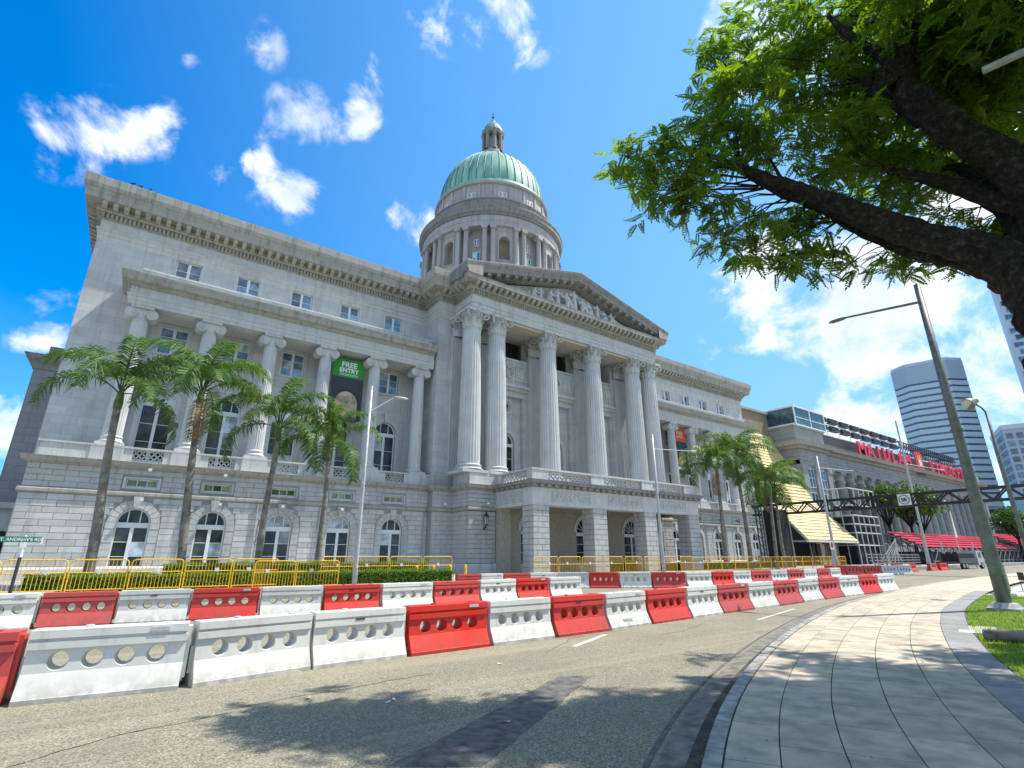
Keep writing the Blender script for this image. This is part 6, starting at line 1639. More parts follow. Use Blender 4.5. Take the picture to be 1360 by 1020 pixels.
CROWN = [(6.57,5.4,9.21,0.48),(6.63,5.47,9.31,0.49),(6.95,5.07,8.74,0.47),(7.58,5.39,9.51,0.52),(6.98,5.19,8.32,0.35),(6.74,5.11,8.17,0.35),(7.32,4.89,7.91,0.32),(7.9,5.29,8.54,0.35),(7.35,4.84,9.05,0.49),(7.92,5.06,9.42,0.52),(6.96,4.88,9.34,0.34),(7.42,5.11,9.87,0.36),(7.86,4.59,10.15,0.53),(8.68,4.97,10.78,0.57),(8.22,4.35,10.87,0.59),(8.61,4.38,11.17,0.61),(8.44,4.35,12.15,0.46),(8.8,4.54,12.67,0.48),(8.28,4.24,10.06,0.56),(7.86,4.09,9.76,0.54),(7.51,4.78,8.49,0.48),(7.69,4.89,8.51,0.48),(8.02,4.5,9.04,0.5),(7.9,4.31,8.89,0.49),(7.97,4.39,8.05,0.47),(7.97,4.35,7.98,0.47),(8.35,4.09,9.57,0.52),(8.27,3.91,9.21,0.5),(8.78,3.88,10.82,0.6),(8.59,3.72,10.66,0.58),(9.08,3.94,11.81,0.6),(9.94,4.3,12.72,0.66),(10.02,4.03,13.86,0.69),(10.98,4.19,14.71,0.75),(9.96,3.62,12.09,0.7),(10.59,4.01,13.09,0.76),(9.75,3.62,10.87,0.69),(9.86,3.52,10.78,0.69),(9.31,3.91,9.87,0.58),(9.15,3.66,9.49,0.56),(7.78,4.31,7.28,0.39),(8.65,4.76,7.84,0.44),(8.04,4.05,6.91,0.34),(7.86,3.86,6.73,0.33),(8.81,4.06,7.04,0.42),(8.77,3.84,7.0,0.41),(9.08,3.68,7.04,0.36),(9.22,3.65,7.14,0.37),(8.17,4.01,7.5,0.4),(7.79,3.78,7.25,0.39),(9.05,3.76,7.61,0.49),(9.22,4.0,7.98,0.5),(9.35,3.55,7.69,0.41),(9.24,3.4,7.57,0.4),(9.54,3.31,6.93,0.26),(9.91,3.32,7.15,0.27),(9.71,3.12,6.79,0.23),(10.36,3.34,7.15,0.24),(10.81,2.93,7.23,0.31),(11.61,3.07,7.47,0.33),(11.09,2.65,7.11,0.35),(11.78,2.78,7.39,0.37),(11.37,2.31,7.05,0.29),(11.88,2.45,7.26,0.3),(11.64,1.92,6.94,0.23),(12.58,2.09,7.29,0.24),(10.49,3.32,12.7,0.82),(10.27,2.97,12.3,0.79),(10.31,3.2,11.48,0.76),(10.78,3.24,11.55,0.79),(10.15,3.04,10.01,0.71),(9.68,2.89,9.7,0.68),(9.78,3.24,8.94,0.54),(10.44,3.52,9.22,0.57),(11.1,2.62,13.12,0.89),(10.92,2.5,13.13,0.88),(11.42,2.56,12.0,0.74),(11.61,2.64,12.53,0.76),(11.03,2.88,10.83,0.77),(11.31,2.73,10.86,0.78),(10.8,2.97,9.67,0.72),(11.46,3.02,10.2,0.77),(10.82,2.88,8.54,0.53),(10.45,2.82,8.45,0.51),(11.33,2.5,10.01,0.71),(11.16,2.58,9.72,0.7),(11.31,2.56,9.25,0.66),(11.77,2.51,9.29,0.68),(11.34,2.44,8.49,0.5),(11.98,2.65,8.9,0.53),(11.61,2.09,9.25,0.46),(12.36,2.21,9.6,0.48),(12.3,1.6,12.92,1.05),(12.07,1.54,12.89,1.03),(12.34,1.2,12.05,1.01),(13.21,1.13,12.92,1.09),(12.68,0.71,12.43,1.04),(12.92,0.62,12.55,1.06),(12.89,0.52,11.89,0.9),(13.66,0.53,12.22,0.95),(12.32,1.36,11.12,0.7),(12.83,1.47,11.68,0.73),(12.56,0.98,10.98,0.7),(13.41,1.19,11.58,0.75),(12.52,1.41,10.3,0.42),(12.67,1.51,10.44,0.43),(12.86,0.96,10.31,0.54),(12.56,0.95,10.26,0.53),(12.89,0.52,10.88,0.71),(13.74,0.66,11.42,0.76),(12.84,1.19,9.74,0.27),(12.49,1.16,9.48,0.26),(12.86,1.04,9.24,0.34),(12.85,1.01,9.32,0.34),(12.06,1.84,7.74,0.41),(12.81,1.85,8.08,0.43),(12.11,1.48,7.38,0.4),(12.47,1.6,7.51,0.42),(12.24,1.22,7.5,0.37),(13.18,1.4,8.01,0.4),(11.81,2.1,8.01,0.34),(12.24,2.14,8.29,0.35),(12.08,1.69,10.72,0.42),(12.48,1.76,10.95,0.43),(12.65,2.55,12.12,0.71),(12.64,2.53,11.8,0.7),(12.86,1.93,12.54,0.76),(12.96,1.95,12.68,0.77),(10.51,3.23,14.01,0.83),(10.3,3.18,13.45,0.8),(12.01,2.17,13.97,0.95),(12.92,2.31,14.99,1.03),(12.25,1.89,13.65,0.95),(13.26,1.77,14.52,1.02),(12.9,0.28,12.7,1.06),(12.78,0.38,12.27,1.04),(12.64,1.22,8.72,0.22),(12.36,1.22,8.63,0.21)]
CROWN_OUT = [(12.91,0.06,12.4,0.92),(17.73,1.75,11.98,0.79),(12.11,-2.69,11.32,0.68),(3.55,0.04,9.78,0.88),(10.66,1.44,11.58,0.71),(19.25,-5.36,8.45,0.76),(11.6,0.45,12.15,0.92),(4.77,-3.82,8.8,0.65),(5.42,-5.45,8.15,0.82),(10.22,-1.48,11.43,0.95),(15.28,0.37,12.72,0.94),(12.94,-1.76,11.8,0.91),(7.51,-2.57,10.91,0.95),(11.83,0.01,13.21,0.75),(14.2,-7.8,9.95,0.86),(10.97,-2.46,12.98,0.73),(21.49,-2.71,9.59,0.65),(16.04,1.79,11.61,0.83),(17.59,-0.67,10.48,0.82),(14.02,2.06,12.39,0.86),(13.07,-4.92,12.49,0.7),(10.85,-7.54,11.15,0.8),(13.85,1.3,12.4,0.7),(11.12,-1.17,13.02,0.72),(15.94,0.67,11.89,0.82),(18.76,-1.76,12.14,0.66),(21.44,0.02,9.78,0.81),(3.87,-1.67,8.36,0.84),(8.14,-0.81,12.28,0.87),(5.37,0.85,9.31,0.83),(16.09,-6.65,10.59,0.91),(10.18,-4.58,10.12,0.71),(9.95,-1.74,10.77,0.76),(13.39,-4.46,12.35,0.65),(19.24,-1.57,12.06,0.95),(13.83,-1.75,11.76,0.72),(13.26,-3.07,11.18,0.68),(7.42,-0.32,11.82,0.72),(12.92,2.1,11.67,0.74),(15.51,-8.5,10.14,0.92),(20.56,-3.3,10.88,0.94),(7.68,-3.38,10.62,0.9),(18.47,-4.87,9.41,0.81),(12.15,1.16,12.52,0.79),(15.84,-3.18,12.52,0.8),(10.69,-0.01,10.9,0.93),(15.53,1.19,11.14,0.68),(16.85,-8.07,9.68,0.77),(17.43,-3.67,9.98,0.86),(17.2,-4.59,9.41,0.86),(18.66,1.17,12.12,0.85),(19.33,-3.98,9.51,0.69),(7.28,-3.51,12.07,0.66),(14.94,2.03,11.31,0.81),(15.7,-1.78,11.06,0.86),(19.76,-2.63,10.28,0.67),(14.55,-4.71,11.25,0.84),(19.11,-1.1,12.01,0.94),(16.99,2.99,12.58,0.88),(16.0,-0.27,12.07,0.93),(5.36,-1.45,11.77,0.7),(13.98,0.09,11.41,0.69),(9.37,-1.23,12.41,0.81),(5.1,-3.78,10.63,0.93),(12.18,1.0,11.53,0.67),(7.96,-0.44,12.61,0.71),(18.57,0.97,10.09,0.74),(17.42,-1.64,11.83,0.75),(18.33,-2.99,9.53,0.87),(12.98,1.87,10.97,0.9),(11.32,-4.57,11.64,0.86),(14.23,-0.22,12.5,0.8),(15.54,-3.86,11.92,0.92),(8.26,1.59,12.53,0.81),(12.57,-2.04,13.26,0.9),(10.96,-3.09,11.21,0.79),(15.88,-0.59,12.4,0.89),(9.11,-4.07,9.93,0.78),(21.64,-2.11,8.39,0.66),(12.46,0.9,11.32,0.82),(17.38,-3.96,11.39,0.69),(12.32,-8.45,8.81,0.79),(9.13,-4.59,11.81,0.84),(10.4,0.72,11.97,0.88),(12.27,-1.57,12.2,0.83),(9.62,-0.22,12.49,0.86),(3.68,-1.64,9.69,0.65),(20.08,-1.27,11.09,0.7),(21.35,0.77,9.75,0.78),(4.54,-0.53,9.74,0.88),(16.66,-0.63,12.61,0.83),(13.29,-1.39,12.03,0.79),(14.93,-5.02,9.9,0.71),(16.92,-7.28,9.89,0.67),(13.86,-8.22,9.15,0.79),(12.19,1.99,12.96,0.7),(13.11,-7.99,9.23,0.76),(12.36,-5.81,11.15,0.77),(11.64,-3.82,11.03,0.86),(12.98,1.26,12.64,0.69),(5.61,0.4,11.55,0.77),(4.55,-2.0,8.91,0.75),(14.45,-4.39,12.68,0.68),(19.79,-5.24,9.83,0.73),(9.88,-1.15,10.83,0.89),(18.49,-4.32,9.51,0.67),(14.91,-1.13,12.73,0.86),(7.41,-2.81,10.86,0.73),(10.75,-2.03,12.01,0.73),(8.13,-5.39,9.13,0.88),(18.23,-5.24,10.24,0.9),(16.73,-1.11,10.78,0.75),(16.56,0.85,10.68,0.65),(12.24,0.66,12.34,0.91),(12.23,-1.17,12.95,0.71),(15.11,-6.45,10.66,0.78),(16.3,-0.06,13.03,0.71),(14.28,-2.62,12.19,0.73),(13.33,-7.22,11.56,0.93),(9.53,-0.98,12.23,0.78),(11.29,-4.48,10.31,0.71),(7.93,-0.58,12.24,0.78),(9.02,0.53,13.34,0.78),(8.96,1.07,11.77,0.79),(7.25,-4.81,9.42,0.9),(16.41,2.19,12.71,0.69),(16.33,-0.34,12.29,0.9),(7.87,-0.02,10.64,0.67),(14.07,0.82,12.95,0.83),(8.56,-6.46,9.29,0.87),(11.03,0.99,11.04,0.73),(18.63,1.13,10.15,0.7),(12.67,-5.31,10.86,0.82),(11.87,-6.74,11.85,0.86),(13.62,2.88,11.82,0.76),(5.12,1.21,11.61,0.94),(17.3,-7.02,8.62,0.74),(17.65,-1.45,11.4,0.75),(7.0,-3.1,9.98,0.67),(12.72,-8.1,9.42,0.71),(19.51,-2.57,10.62,0.83),(20.21,-4.48,8.61,0.69),(13.08,0.9,13.37,0.94),(4.54,0.37,10.58,0.85),(13.92,1.36,13.11,0.88),(17.6,-6.23,9.22,0.76),(15.16,0.45,11.24,0.72),(11.43,0.31,13.27,0.79),(9.62,-3.82,12.44,0.68),(15.34,-2.65,11.85,0.82),(9.51,-5.41,11.5,0.67),(6.48,-0.95,11.36,0.68),(12.04,-1.64,10.97,0.67),(15.76,-0.02,12.56,0.67),(9.6,-1.94,12.17,0.87),(9.68,-5.48,11.5,0.65),(16.37,1.74,11.7,0.88),(16.23,1.01,12.0,0.75),(21.12,1.18,9.32,0.86),(19.57,1.18,11.82,0.88),(18.99,0.72,12.19,0.75),(3.47,0.69,10.52,0.94),(7.55,-2.75,11.15,0.8),(9.94,-1.12,12.69,0.73),(21.78,1.59,8.28,0.89),(13.21,-5.28,11.56,0.72),(13.28,-5.51,9.86,0.88),(17.22,-0.81,11.95,0.69),(20.11,-1.45,9.08,0.86),(10.01,-4.76,11.47,0.93),(10.08,-5.12,12.42,0.84),(13.69,-6.19,11.56,0.88),(6.6,0.42,10.3,0.85),(11.8,-5.11,10.1,0.86),(8.21,-5.46,9.55,0.92),(11.47,-7.83,9.0,0.73),(12.19,0.31,13.72,0.7),(6.05,-2.93,9.68,0.66),(10.06,-7.99,10.57,0.68),(18.93,-5.25,11.19,0.92),(15.0,-3.52,12.09,0.91),(14.58,0.5,13.63,0.68),(17.05,-2.5,10.7,0.76),(18.01,-4.54,9.47,0.9),(16.88,-4.67,10.45,0.95),(19.17,-0.38,10.93,0.83),(10.64,-3.47,12.95,0.78),(19.4,0.26,11.95,0.93),(12.4,1.64,12.57,0.82),(12.78,-7.62,10.16,0.79),(20.78,-1.11,11.29,0.83),(16.01,-3.96,11.7,0.83),(5.97,-5.4,9.39,0.85),(14.66,-0.42,13.23,0.86),(11.35,0.89,12.32,0.7),(19.16,-2.59,11.33,0.81),(8.93,-2.46,11.95,0.75),(16.35,1.49,13.08,0.78),(9.19,-5.21,10.79,0.85),(18.58,-3.63,11.39,0.75),(12.5,1.01,12.48,0.67),(5.74,-2.42,11.87,0.84),(19.89,-1.9,11.22,0.83),(19.23,0.37,10.4,0.85),(6.22,-5.43,9.28,0.82),(16.55,1.18,11.61,0.84),(19.0,-5.7,9.69,0.73),(16.37,-7.32,10.63,0.85),(8.9,-3.58,11.57,0.76),(10.11,-8.03,9.14,0.87),(14.38,1.72,11.36,0.74),(11.5,-0.12,12.61,0.66),(12.44,-0.83,11.03,0.77),(20.39,-4.91,10.59,0.72),(10.05,-0.74,12.25,0.86),(6.28,-6.56,8.96,0.78),(19.36,-4.42,9.11,0.77),(12.87,-1.33,13.18,0.92),(11.02,-1.72,12.3,0.7),(15.76,-2.26,10.54,0.79),(3.61,-1.91,9.1,0.91),(16.33,-5.85,9.39,0.95),(12.78,-4.97,10.71,0.82),(14.68,1.15,13.0,0.94),(15.02,-6.67,10.3,0.73),(7.15,1.14,12.27,0.94),(20.83,-3.98,10.7,0.89),(15.5,-4.91,11.66,0.71),(16.59,0.29,12.59,0.89),(16.37,-3.22,11.41,0.65),(17.5,-4.38,9.76,0.75),(6.85,1.49,10.88,0.93),(13.11,-7.19,9.14,0.88),(14.13,0.51,12.01,0.72),(5.82,-0.17,11.91,0.72),(18.5,-4.27,11.04,0.93),(3.35,-1.39,8.56,0.73),(14.0,-7.75,9.51,0.67),(5.88,0.5,11.82,0.82),(4.72,-1.82,10.51,0.84),(20.27,1.25,10.15,0.81),(4.68,-1.69,9.11,0.91),(18.87,-1.9,9.65,0.72),(12.11,-0.01,11.63,0.76),(6.65,-4.09,11.15,0.91),(16.06,-3.56,10.68,0.68),(10.09,-6.45,9.45,0.87),(13.47,-0.35,12.71,0.88),(12.31,-3.95,11.39,0.68),(11.75,-3.28,11.43,0.93),(18.78,1.0,10.67,0.7),(8.21,-1.38,10.98,0.9),(9.97,-8.04,8.28,0.89),(3.78,-0.89,10.44,0.67),(15.78,-3.06,11.73,0.8),(11.32,-0.94,12.34,0.85),(9.26,1.39,11.03,0.76),(3.56,1.57,10.03,0.7),(20.18,-3.06,10.98,0.71),(16.09,-4.69,10.89,0.73),(20.62,-1.27,11.13,0.85),(12.11,-3.72,10.78,0.68),(6.55,-6.2,9.22,0.81),(11.31,-5.59,12.23,0.78),(20.6,-2.22,10.55,0.85),(8.84,-7.51,8.91,0.8),(16.45,-4.08,12.01,0.7),(12.54,-6.35,12.04,0.78),(12.72,-0.41,12.41,0.86),(7.41,-2.86,11.45,0.65)]
def sprig_template(r_):
    """one bipinnate leaf spray: paired leaflets on a curved stalk; returns (n,4,3)"""
    q = []; L_ = .27; n = 8
    for k in range(n):
        t = (k + .6) / n; x = L_ * t; z = -.10 * t * t
        for s in (-1, 1):
            l = .080 * (1 - .35 * abs(t - .5) * 2); w = .021
            dx_, dy_ = l * .55, s * l * .85; b = np.array([x, 0, z]); tip = b + np.array([dx_, dy_, -.018]); mid = b + np.array([dx_, dy_, 0]) * .5; nrm = np.array([-dy_, dx_, 0]); nrm = nrm / np.linalg.norm(nrm) * w
            q.append([b, mid - nrm, tip, mid + nrm])
    t_ = np.array([L_, 0, -.10]); q.append([t_, t_ + [.04, .02, -.01], t_ + [.09, 0, -.03], t_ + [.04, -.02, -.01]])
    return np.array(q)
def build_foliage(clusters, per, name, mat, parent, base, seed, size=1.0, density=True):
    g_ = np.random.default_rng(seed); T = sprig_template(None) * size; C_ = []
    for (x, y, z, r) in clusters:
        k = int(per * (r / .5) ** 2.0); d = g_.normal(size=(k, 3)); d /= np.linalg.norm(d, axis=1)[:, None]
        # a few sub-clumps inside each cluster leave gaps between them
        nc = 5; cc = g_.normal(size=(nc, 3)) * .55; idx = g_.integers(0, nc, k)
        p = cc[idx] + d * (g_.random(k) ** .5)[:, None] * .52
        p[:, 2] *= .72
        C_.append(np.array([x, y, z]) + p * r)
    C_ = np.concatenate(C_); n = len(C_)
    yaw_ = g_.uniform(0, 2 * np.pi, n); pit = g_.normal(.15, .45, n); rol = g_.normal(0, .5, n); sc = g_.uniform(.7, 1.25, n)
    cy, sy, cp, sp, cr, sr = np.cos(yaw_), np.sin(yaw_), np.cos(pit), np.sin(pit), np.cos(rol), np.sin(rol)
    Rx = np.zeros((n, 3, 3)); Rx[:, 0, 0] = 1; Rx[:, 1, 1] = cr; Rx[:, 1, 2] = -sr; Rx[:, 2, 1] = sr; Rx[:, 2, 2] = cr
    Ry = np.zeros((n, 3, 3)); Ry[:, 1, 1] = 1; Ry[:, 0, 0] = cp; Ry[:, 0, 2] = sp; Ry[:, 2, 0] = -sp; Ry[:, 2, 2] = cp
    Rz = np.zeros((n, 3, 3)); Rz[:, 2, 2] = 1; Rz[:, 0, 0] = cy; Rz[:, 0, 1] = -sy; Rz[:, 1, 0] = sy; Rz[:, 1, 1] = cy
    Rm_ = Rz @ Ry @ Rx * sc[:, None, None]
    V = np.einsum('nij,lkj->nlki', Rm_, T) + (C_ - np.array(base))[:, None, None, :]
    o = bpy.data.objects.new(name, fast_mesh(name, V.reshape(-1, 3), 4, mat)); link(o, parent); o['kind'] = 'stuff'
    return o
build_foliage(CROWN, 56, 'foliage', LEAF, tree, TB, 21, .9)
build_foliage(CROWN_OUT, 28, 'foliage', LEAF, tree, TB, 22, 1.35)
# twigs from the limbs to the leaf clusters
LP = []
for o_ in tree.children:
    if o_.name.startswith(('limb', 'trunk')) and len(o_.data.vertices) > 220:
        me_ = o_.data; co = np.zeros(len(me_.vertices) * 3); me_.vertices.foreach_get('co', co); LP.append(co.reshape(-1, 3)[::9])
LP = np.concatenate(LP)
tw = MB(); r_ = random.Random(5)
for (x, y, z, r) in CROWN + CROWN_OUT:
    c = np.array([x, y, z]) - np.array(TB); d = np.linalg.norm(LP - c, axis=1) + .6 * np.maximum(0, LP[:, 2] - c[2]); a = Vector(LP[int(d.argmin())]); b = Vector(c)
    L_ = (b - a).length
    if L_ > 2.4: continue
    m1 = a.lerp(b, .4) + Vector((r_.uniform(-.1, .1), r_.uniform(-.1, .1), .10)) * L_; m2 = a.lerp(b, .75) + Vector((r_.uniform(-.1, .1), r_.uniform(-.1, .1), .06)) * L_
    w = .007 + .0045 * L_; tw.tube([a, m1, m2, b], [w * 1.6, w, w * .7, .006], 5)
    for k in range(4):
        e = b + Vector((r_.gauss(0, 1), r_.gauss(0, 1), r_.gauss(0, .6))) * r * .6; tw.tube([m2 if k % 2 else b, (m2 + e) / 2 + Vector((0, 0, .04)), e], [.009, .006, .003], 4)
tw.build('twigs', BARK, tree)['kind'] = 'stuff'
# a timber lying on the lawn
m = MB(); m.smooth = True; m.tube([(0, 0, 0), (.6, -.75, .01), (1.2, -1.5, 0), (1.8, -2.2, 0)], [.11, .115, .11, .12], 10); o = m.build('fallen_log', PTRUNK, None, (14.9, 3.95, .22)); o.rotation_euler = (0, 0, R(-8)); tag(o, 'grey brown log lying on the lawn in front of the large street lamp', 'log')
m = MB(); m.box(-.8, .8, -.35, .35, 0, .015); o = m.build('utility_cover', CONC, None, (16.8, 4.55, .105), R(15)); tag(o, 'flat concrete utility cover sunk in the lawn below the large street lamp', 'utility cover')
# pole end entering the picture at the top right: arm of a lamp behind the tree
o = thing('lamp_arm_pole', 'grey street lamp beside the rain tree, its pale arm crossing the top right leaves', 'street lamp', (10.4, -3.2, .12)); m = MB(); m.tube([(0, 0, 0), (0, 0, 9.3)], [.13, .09], 12); m.build('pole', POLEL, o)
m = MB(); m.tube([(0, 0, 8.9), (-.75, 3.93, 8.95)], .06, 10); m.build('arm', POLEL, o)
# ================================================================== STREET SIGN
SIGNG = plain('street sign green', (.02, .22, .14), .5, var=.05)
o = thing('street_name_sign', "green street name sign reading ST. ANDREW'S RD at the left edge", 'street sign', (-2.85, 24.3, 0))
m = MB(); m.tube([(0, 0, 0), (0, 0, 1.72)], .05, 10); m.build('post', plain('dark post', (.05, .05, .05), .5), o)
m = MB(); m.tube([(0, 0, 1.72), (0, 0, 2.2)], .055, 10); m.lathe([(.0, 2.42), (.05, 2.40), (.04, 2.36)], 8); m.box(-.08, .08, -.05, .05, 2.02, 2.2); m.build('bracket', WHITEM, o)
m = MB(); m.box(-.72, .42, -.02, .02, 2.2, 2.38); m.build('name_plate', SIGNG, o)
m = MB(); m.box(.42, .47, -.02, .02, 2.14, 2.36); m.build('plate_end', WHITEM, o)
inst('letters', text_mesh("ST. ANDREW'S RD", .135, .003, WHITEM, .004), o, (-.13, -.026, 2.24), (math.pi / 2, 0, 0))
# ================================================================== NO PARKING SIGN
BLUE = plain('sign blue', (.05, .08, .35), .5, var=.05)
o = thing('no_parking_sign', 'square no parking sign with blue disc on a grey post before the golden canopy', 'road sign', (53.6, 23.9, 0))
m = MB(); m.tube([(0, 0, 0), (0, 0, 3.1)], .07, 8); m.build('post', GALV, o)
m = MB(); m.box(-.33, .33, -.10, -.07, 2.3, 3.05); m.build('plate', WHITEM, o)
def disc(m, cx, cz, r0, r1, y0, y1, n=24):
    for k in range(n):
        a0, a1 = 2 * math.pi * k / n, 2 * math.pi * (k + 1) / n
        m.prism([(cx + r * math.cos(t), cz + r * math.sin(t)) for r, t in ((r0, a0), (r1, a0), (r1, a1), (r0, a1))], 'y', y0, y1)
m = MB(); m.prism([(.24 * math.cos(2 * math.pi * k / 20), 2.68 + .24 * math.sin(2 * math.pi * k / 20)) for k in range(20)], 'y', -.105, -.101); m.build('blue_disc', BLUE, o)
m = MB(); disc(m, 0, 2.68, .21, .28, -.112, -.106); m.prism([(-.18, 2.83), (-.14, 2.87), (.18, 2.53), (.14, 2.49)], 'y', -.112, -.106); m.build('red_ring', REDP, o)
# ================================================================== LINK BUILDING, GOLDEN CANOPY
lb = thing('link_building', 'plain brown stone block between the two civic buildings behind the golden canopy', 'building', (84, 50, .42)); LB = Vector((84, 50, .42))
m = MB(); m.box(77.2, 89.5, 46.6, 75, .42, 25.6); o = m.build('wall', BROWNST, lb, -LB)
m = MB(); m.box(77.0, 89.6, 46.3, 75, 25.6, 26.0); o = m.build('coping', CORNICE, lb, -LB)
GOLD = plain('pale gold metal louvre', (.62, .51, .26), .5, .0, var=.12, scale=.8)
cn = thing('metal_canopy', 'pale gold louvred metal canopy sweeping down between the courthouse and city hall', 'canopy', (81, 40, .42)); CN = Vector((81, 40, .42))
prof_c = [(46.5, 21.6), (45.2, 18.6), (43.8, 15.8), (42.4, 12.6), (41.05, 9.9), (39.75, 8.15), (38.3, 6.7), (37.0, 5.2), (35.8, 3.75)]
ln_ = [0]
for a, b in zip(prof_c, prof_c[1:]): ln_.append(ln_[-1] + math.hypot(b[0] - a[0], b[1] - a[1]))
NS = 34
for k in range(NS):
    s0 = ln_[-1] * k / NS; s1 = ln_[-1] * (k + .96) / NS
    f = lambda s: (np.interp(s, ln_, [p[0] for p in prof_c]), np.interp(s, ln_, [p[1] for p in prof_c]))
    (ya, za), (yb, zb) = f(s0), f(s1); xl = 77.7 if ya > 40.4 else 74.0
    m = MB(); m.prism([(ya, za), (ya - .05, za + .06), (yb - .17, zb + .065), (yb, zb - .06)], 'x', xl, 88.9)
    m.build('louvre', GOLD, cn, -CN)
m = MB(); m.box(73.9, 89, 35.6, 35.9, 3.45, 3.72); m.build('eaves_beam', plain('pale beam', (.7, .66, .5), .5), cn, -CN)
m = MB()
for x in (74.1, 79, 84, 88.8):
    m.tube([(x, 40.2, 8.3), (x, 37.9, 6.1), (x, 35.9, 3.6)], .10, 6); m.tube([(x, 35.9, 3.6), (x, 40.5, 3.6)], .09, 6); m.tube([(x, 38.4, 3.6), (x, 38.9, 7.0)], .08, 6); m.tube([(x, 40.4, .42), (x, 40.4, 8.5)], .12, 6)
m.build('frame', GALV, cn, -CN)
m = MB(); m.box(74.4, 88.5, 41.0, 46, .42, 3.5); m.build('dark_lobby', DARKIN, cn, -CN)
# ================================================================== CITY HALL
ch = thing('city_hall', 'long grey stone city hall with giant colonnade, glass roof pavilion and rooftop terrace', 'building', (89.2, 42, .42)); CH = Vector((89.2, 42, .42))
def hp(m, name, mat): return m.build(name, mat, ch, -CH)
CX0, CX1 = 89.2, 188.0
m = MB(); m.box(CX0, 99.2, 42.2, 60, .42, 22.9); m.box(178, CX1, 42.2, 60, .42, 22.9); m.box(99.2, 178, 47.0, 60, .42, 20.2); hp(m, 'wall', CITY)
m = MB()
for x in (89.9, 94.2, 98.4, 179, 183, 187.2):
    m.box(x - .75, x + .75, 41.85, 42.2, 3.6, 16.2); m.box(x - .9, x + .9, 41.75, 42.2, 15.4, 16.3); m.box(x - .9, x + .9, 41.75, 42.2, 3.2, 3.9)
hp(m, 'corner_pilasters', CITY)
cpath = [(CX0, 60), (CX0, 42.1), (99.3, 42.1), (99.3, 42.6), (177.9, 42.6), (177.9, 42.1), (CX1, 42.1), (CX1, 60)]
m = MB(); m.sweep([(-1.8, 16.3), (0, 16.3), (.0, 17.0), (.08, 17.05), (.08, 17.5), (.15, 17.55), (.02, 17.7), (.02, 18.9), (-1.8, 18.9)], cpath); hp(m, 'entablature', CITY)
m = MB(); m.sweep([(-.3, 18.9), (.3, 19.0), (.35, 19.4), (1.1, 19.5), (1.15, 19.9), (1.3, 20.2), (-.5, 20.35)], cpath); hp(m, 'cornice', CORNICE)
m = MB(); m.sweep([(-.4, 20.3), (.1, 20.3), (.15, 22.6), (.35, 22.75), (.35, 23.0), (-.4, 23.05)], [(CX0, 60), (CX0, 42.5), (99.5, 42.5), (99.5, 48)]); hp(m, 'attic', CITY)
m = MB(); m.sweep([(-.4, 20.3), (.1, 20.3), (.15, 22.6), (.35, 22.75), (.35, 23.0), (-.4, 23.05)], [(178.0, 48), (178.0, 42.5), (CX1, 42.5), (CX1, 60)]); hp(m, 'attic', CITY)
m = MB(); m.box(99.9, 178, 44.0, 44.4, 20.2, 23.4); hp(m, 'roof_screen', plain('dark bronze screen', (.10, .085, .07), .5))
m = MB(); m.box(99.9, 178, 43.7, 44.5, 23.4, 23.62); hp(m, 'roof_edge', WHITEM)
m = MB(); m.box(99.2, 178, 42.6, 47, .42, 3.4); hp(m, 'podium', CITY)
SH_H = MB(); SH_H.lathe([(1.0, 3.4), (1.0, 3.8), (.80, 3.9), (.78, 8), (.68, 14.9)], 32, rfun=lambda t: 1 - .05 * abs(math.cos(10 * t)))
shh = SH_H.mesh('column', CITY); cph = corinth_mesh(.68, 14.9, 16.3); cph.name = 'capital'
for k in range(18):
    o = inst('column', shh, ch, Vector((101.6 + 4.38 * k, 43.6, 0)) - CH); inst('capital', cph, o)
GLW = glass_mat('city hall window glass', (.04, .06, .07))
wm = MB(); wm.box(-.95, .95, 0, .06, 0, 3.0); wmm = wm.mesh('window', GLW); wf = MB()
for (a, b, c, d) in ((-1.05, -.95, 0, 3), (.95, 1.05, 0, 3), (-.05, .05, 0, 3), (-1.05, 1.05, -.1, 0), (-1.05, 1.05, 3, 3.1), (-.95, .95, 1.45, 1.55)): wf.box(a, b, -.06, .05, c, d)
wfm = wf.mesh('frame', WHITEP)
for k in range(17):
    for z in (4.4, 8.6, 12.6):
        o = inst('window', wmm, ch, Vector((103.8 + 4.38 * k, 46.92, z)) - CH); inst('frame', wfm, o)
for x in (92.05, 96.3, 181.1, 185.1):
    for z in (4.4, 8.6, 12.6):
        o = inst('window', wmm, ch, Vector((x, 42.1, z)) - CH); inst('frame', wfm, o)
# glass pavilion on the corner
gb = thing('glass_pavilion', 'dark glass box with white frame standing on the corner roof of city hall', 'pavilion', (94, 45, 23.0)); GB = Vector((94, 45, 23.0))
m = MB(); m.box(89.2, 99.6, 41.8, 50, 23.05, 26.1); gl = m.build('glass_walls', glass_mat('pavilion glass', (.02, .05, .065), .05), gb, -GB)
m = MB(); m.box(89.0, 99.8, 41.6, 50.2, 26.1, 26.35); m.box(89.0, 99.8, 41.6, 50.2, 22.9, 23.1)
for x in (89.1, 94.4, 99.7): m.box(x - .1, x + .1, 41.62, 41.8, 23.1, 26.1)
m.box(89.0, 99.8, 41.66, 41.8, 24.3, 24.42); m.box(89.0, 89.2, 41.7, 50, 23.1, 23.3); m.box(89.0, 89.2, 49.8, 50.0, 23.1, 26.1); m.build('frame', WHITEM, gb, -GB)
m = MB(); m.box(89.2, 99.6, 41.72, 41.79, 23.15, 24.3); m.build('lower_panel', glass_mat('teal pavilion glass', (.05, .16, .16), .1), gb, -GB)
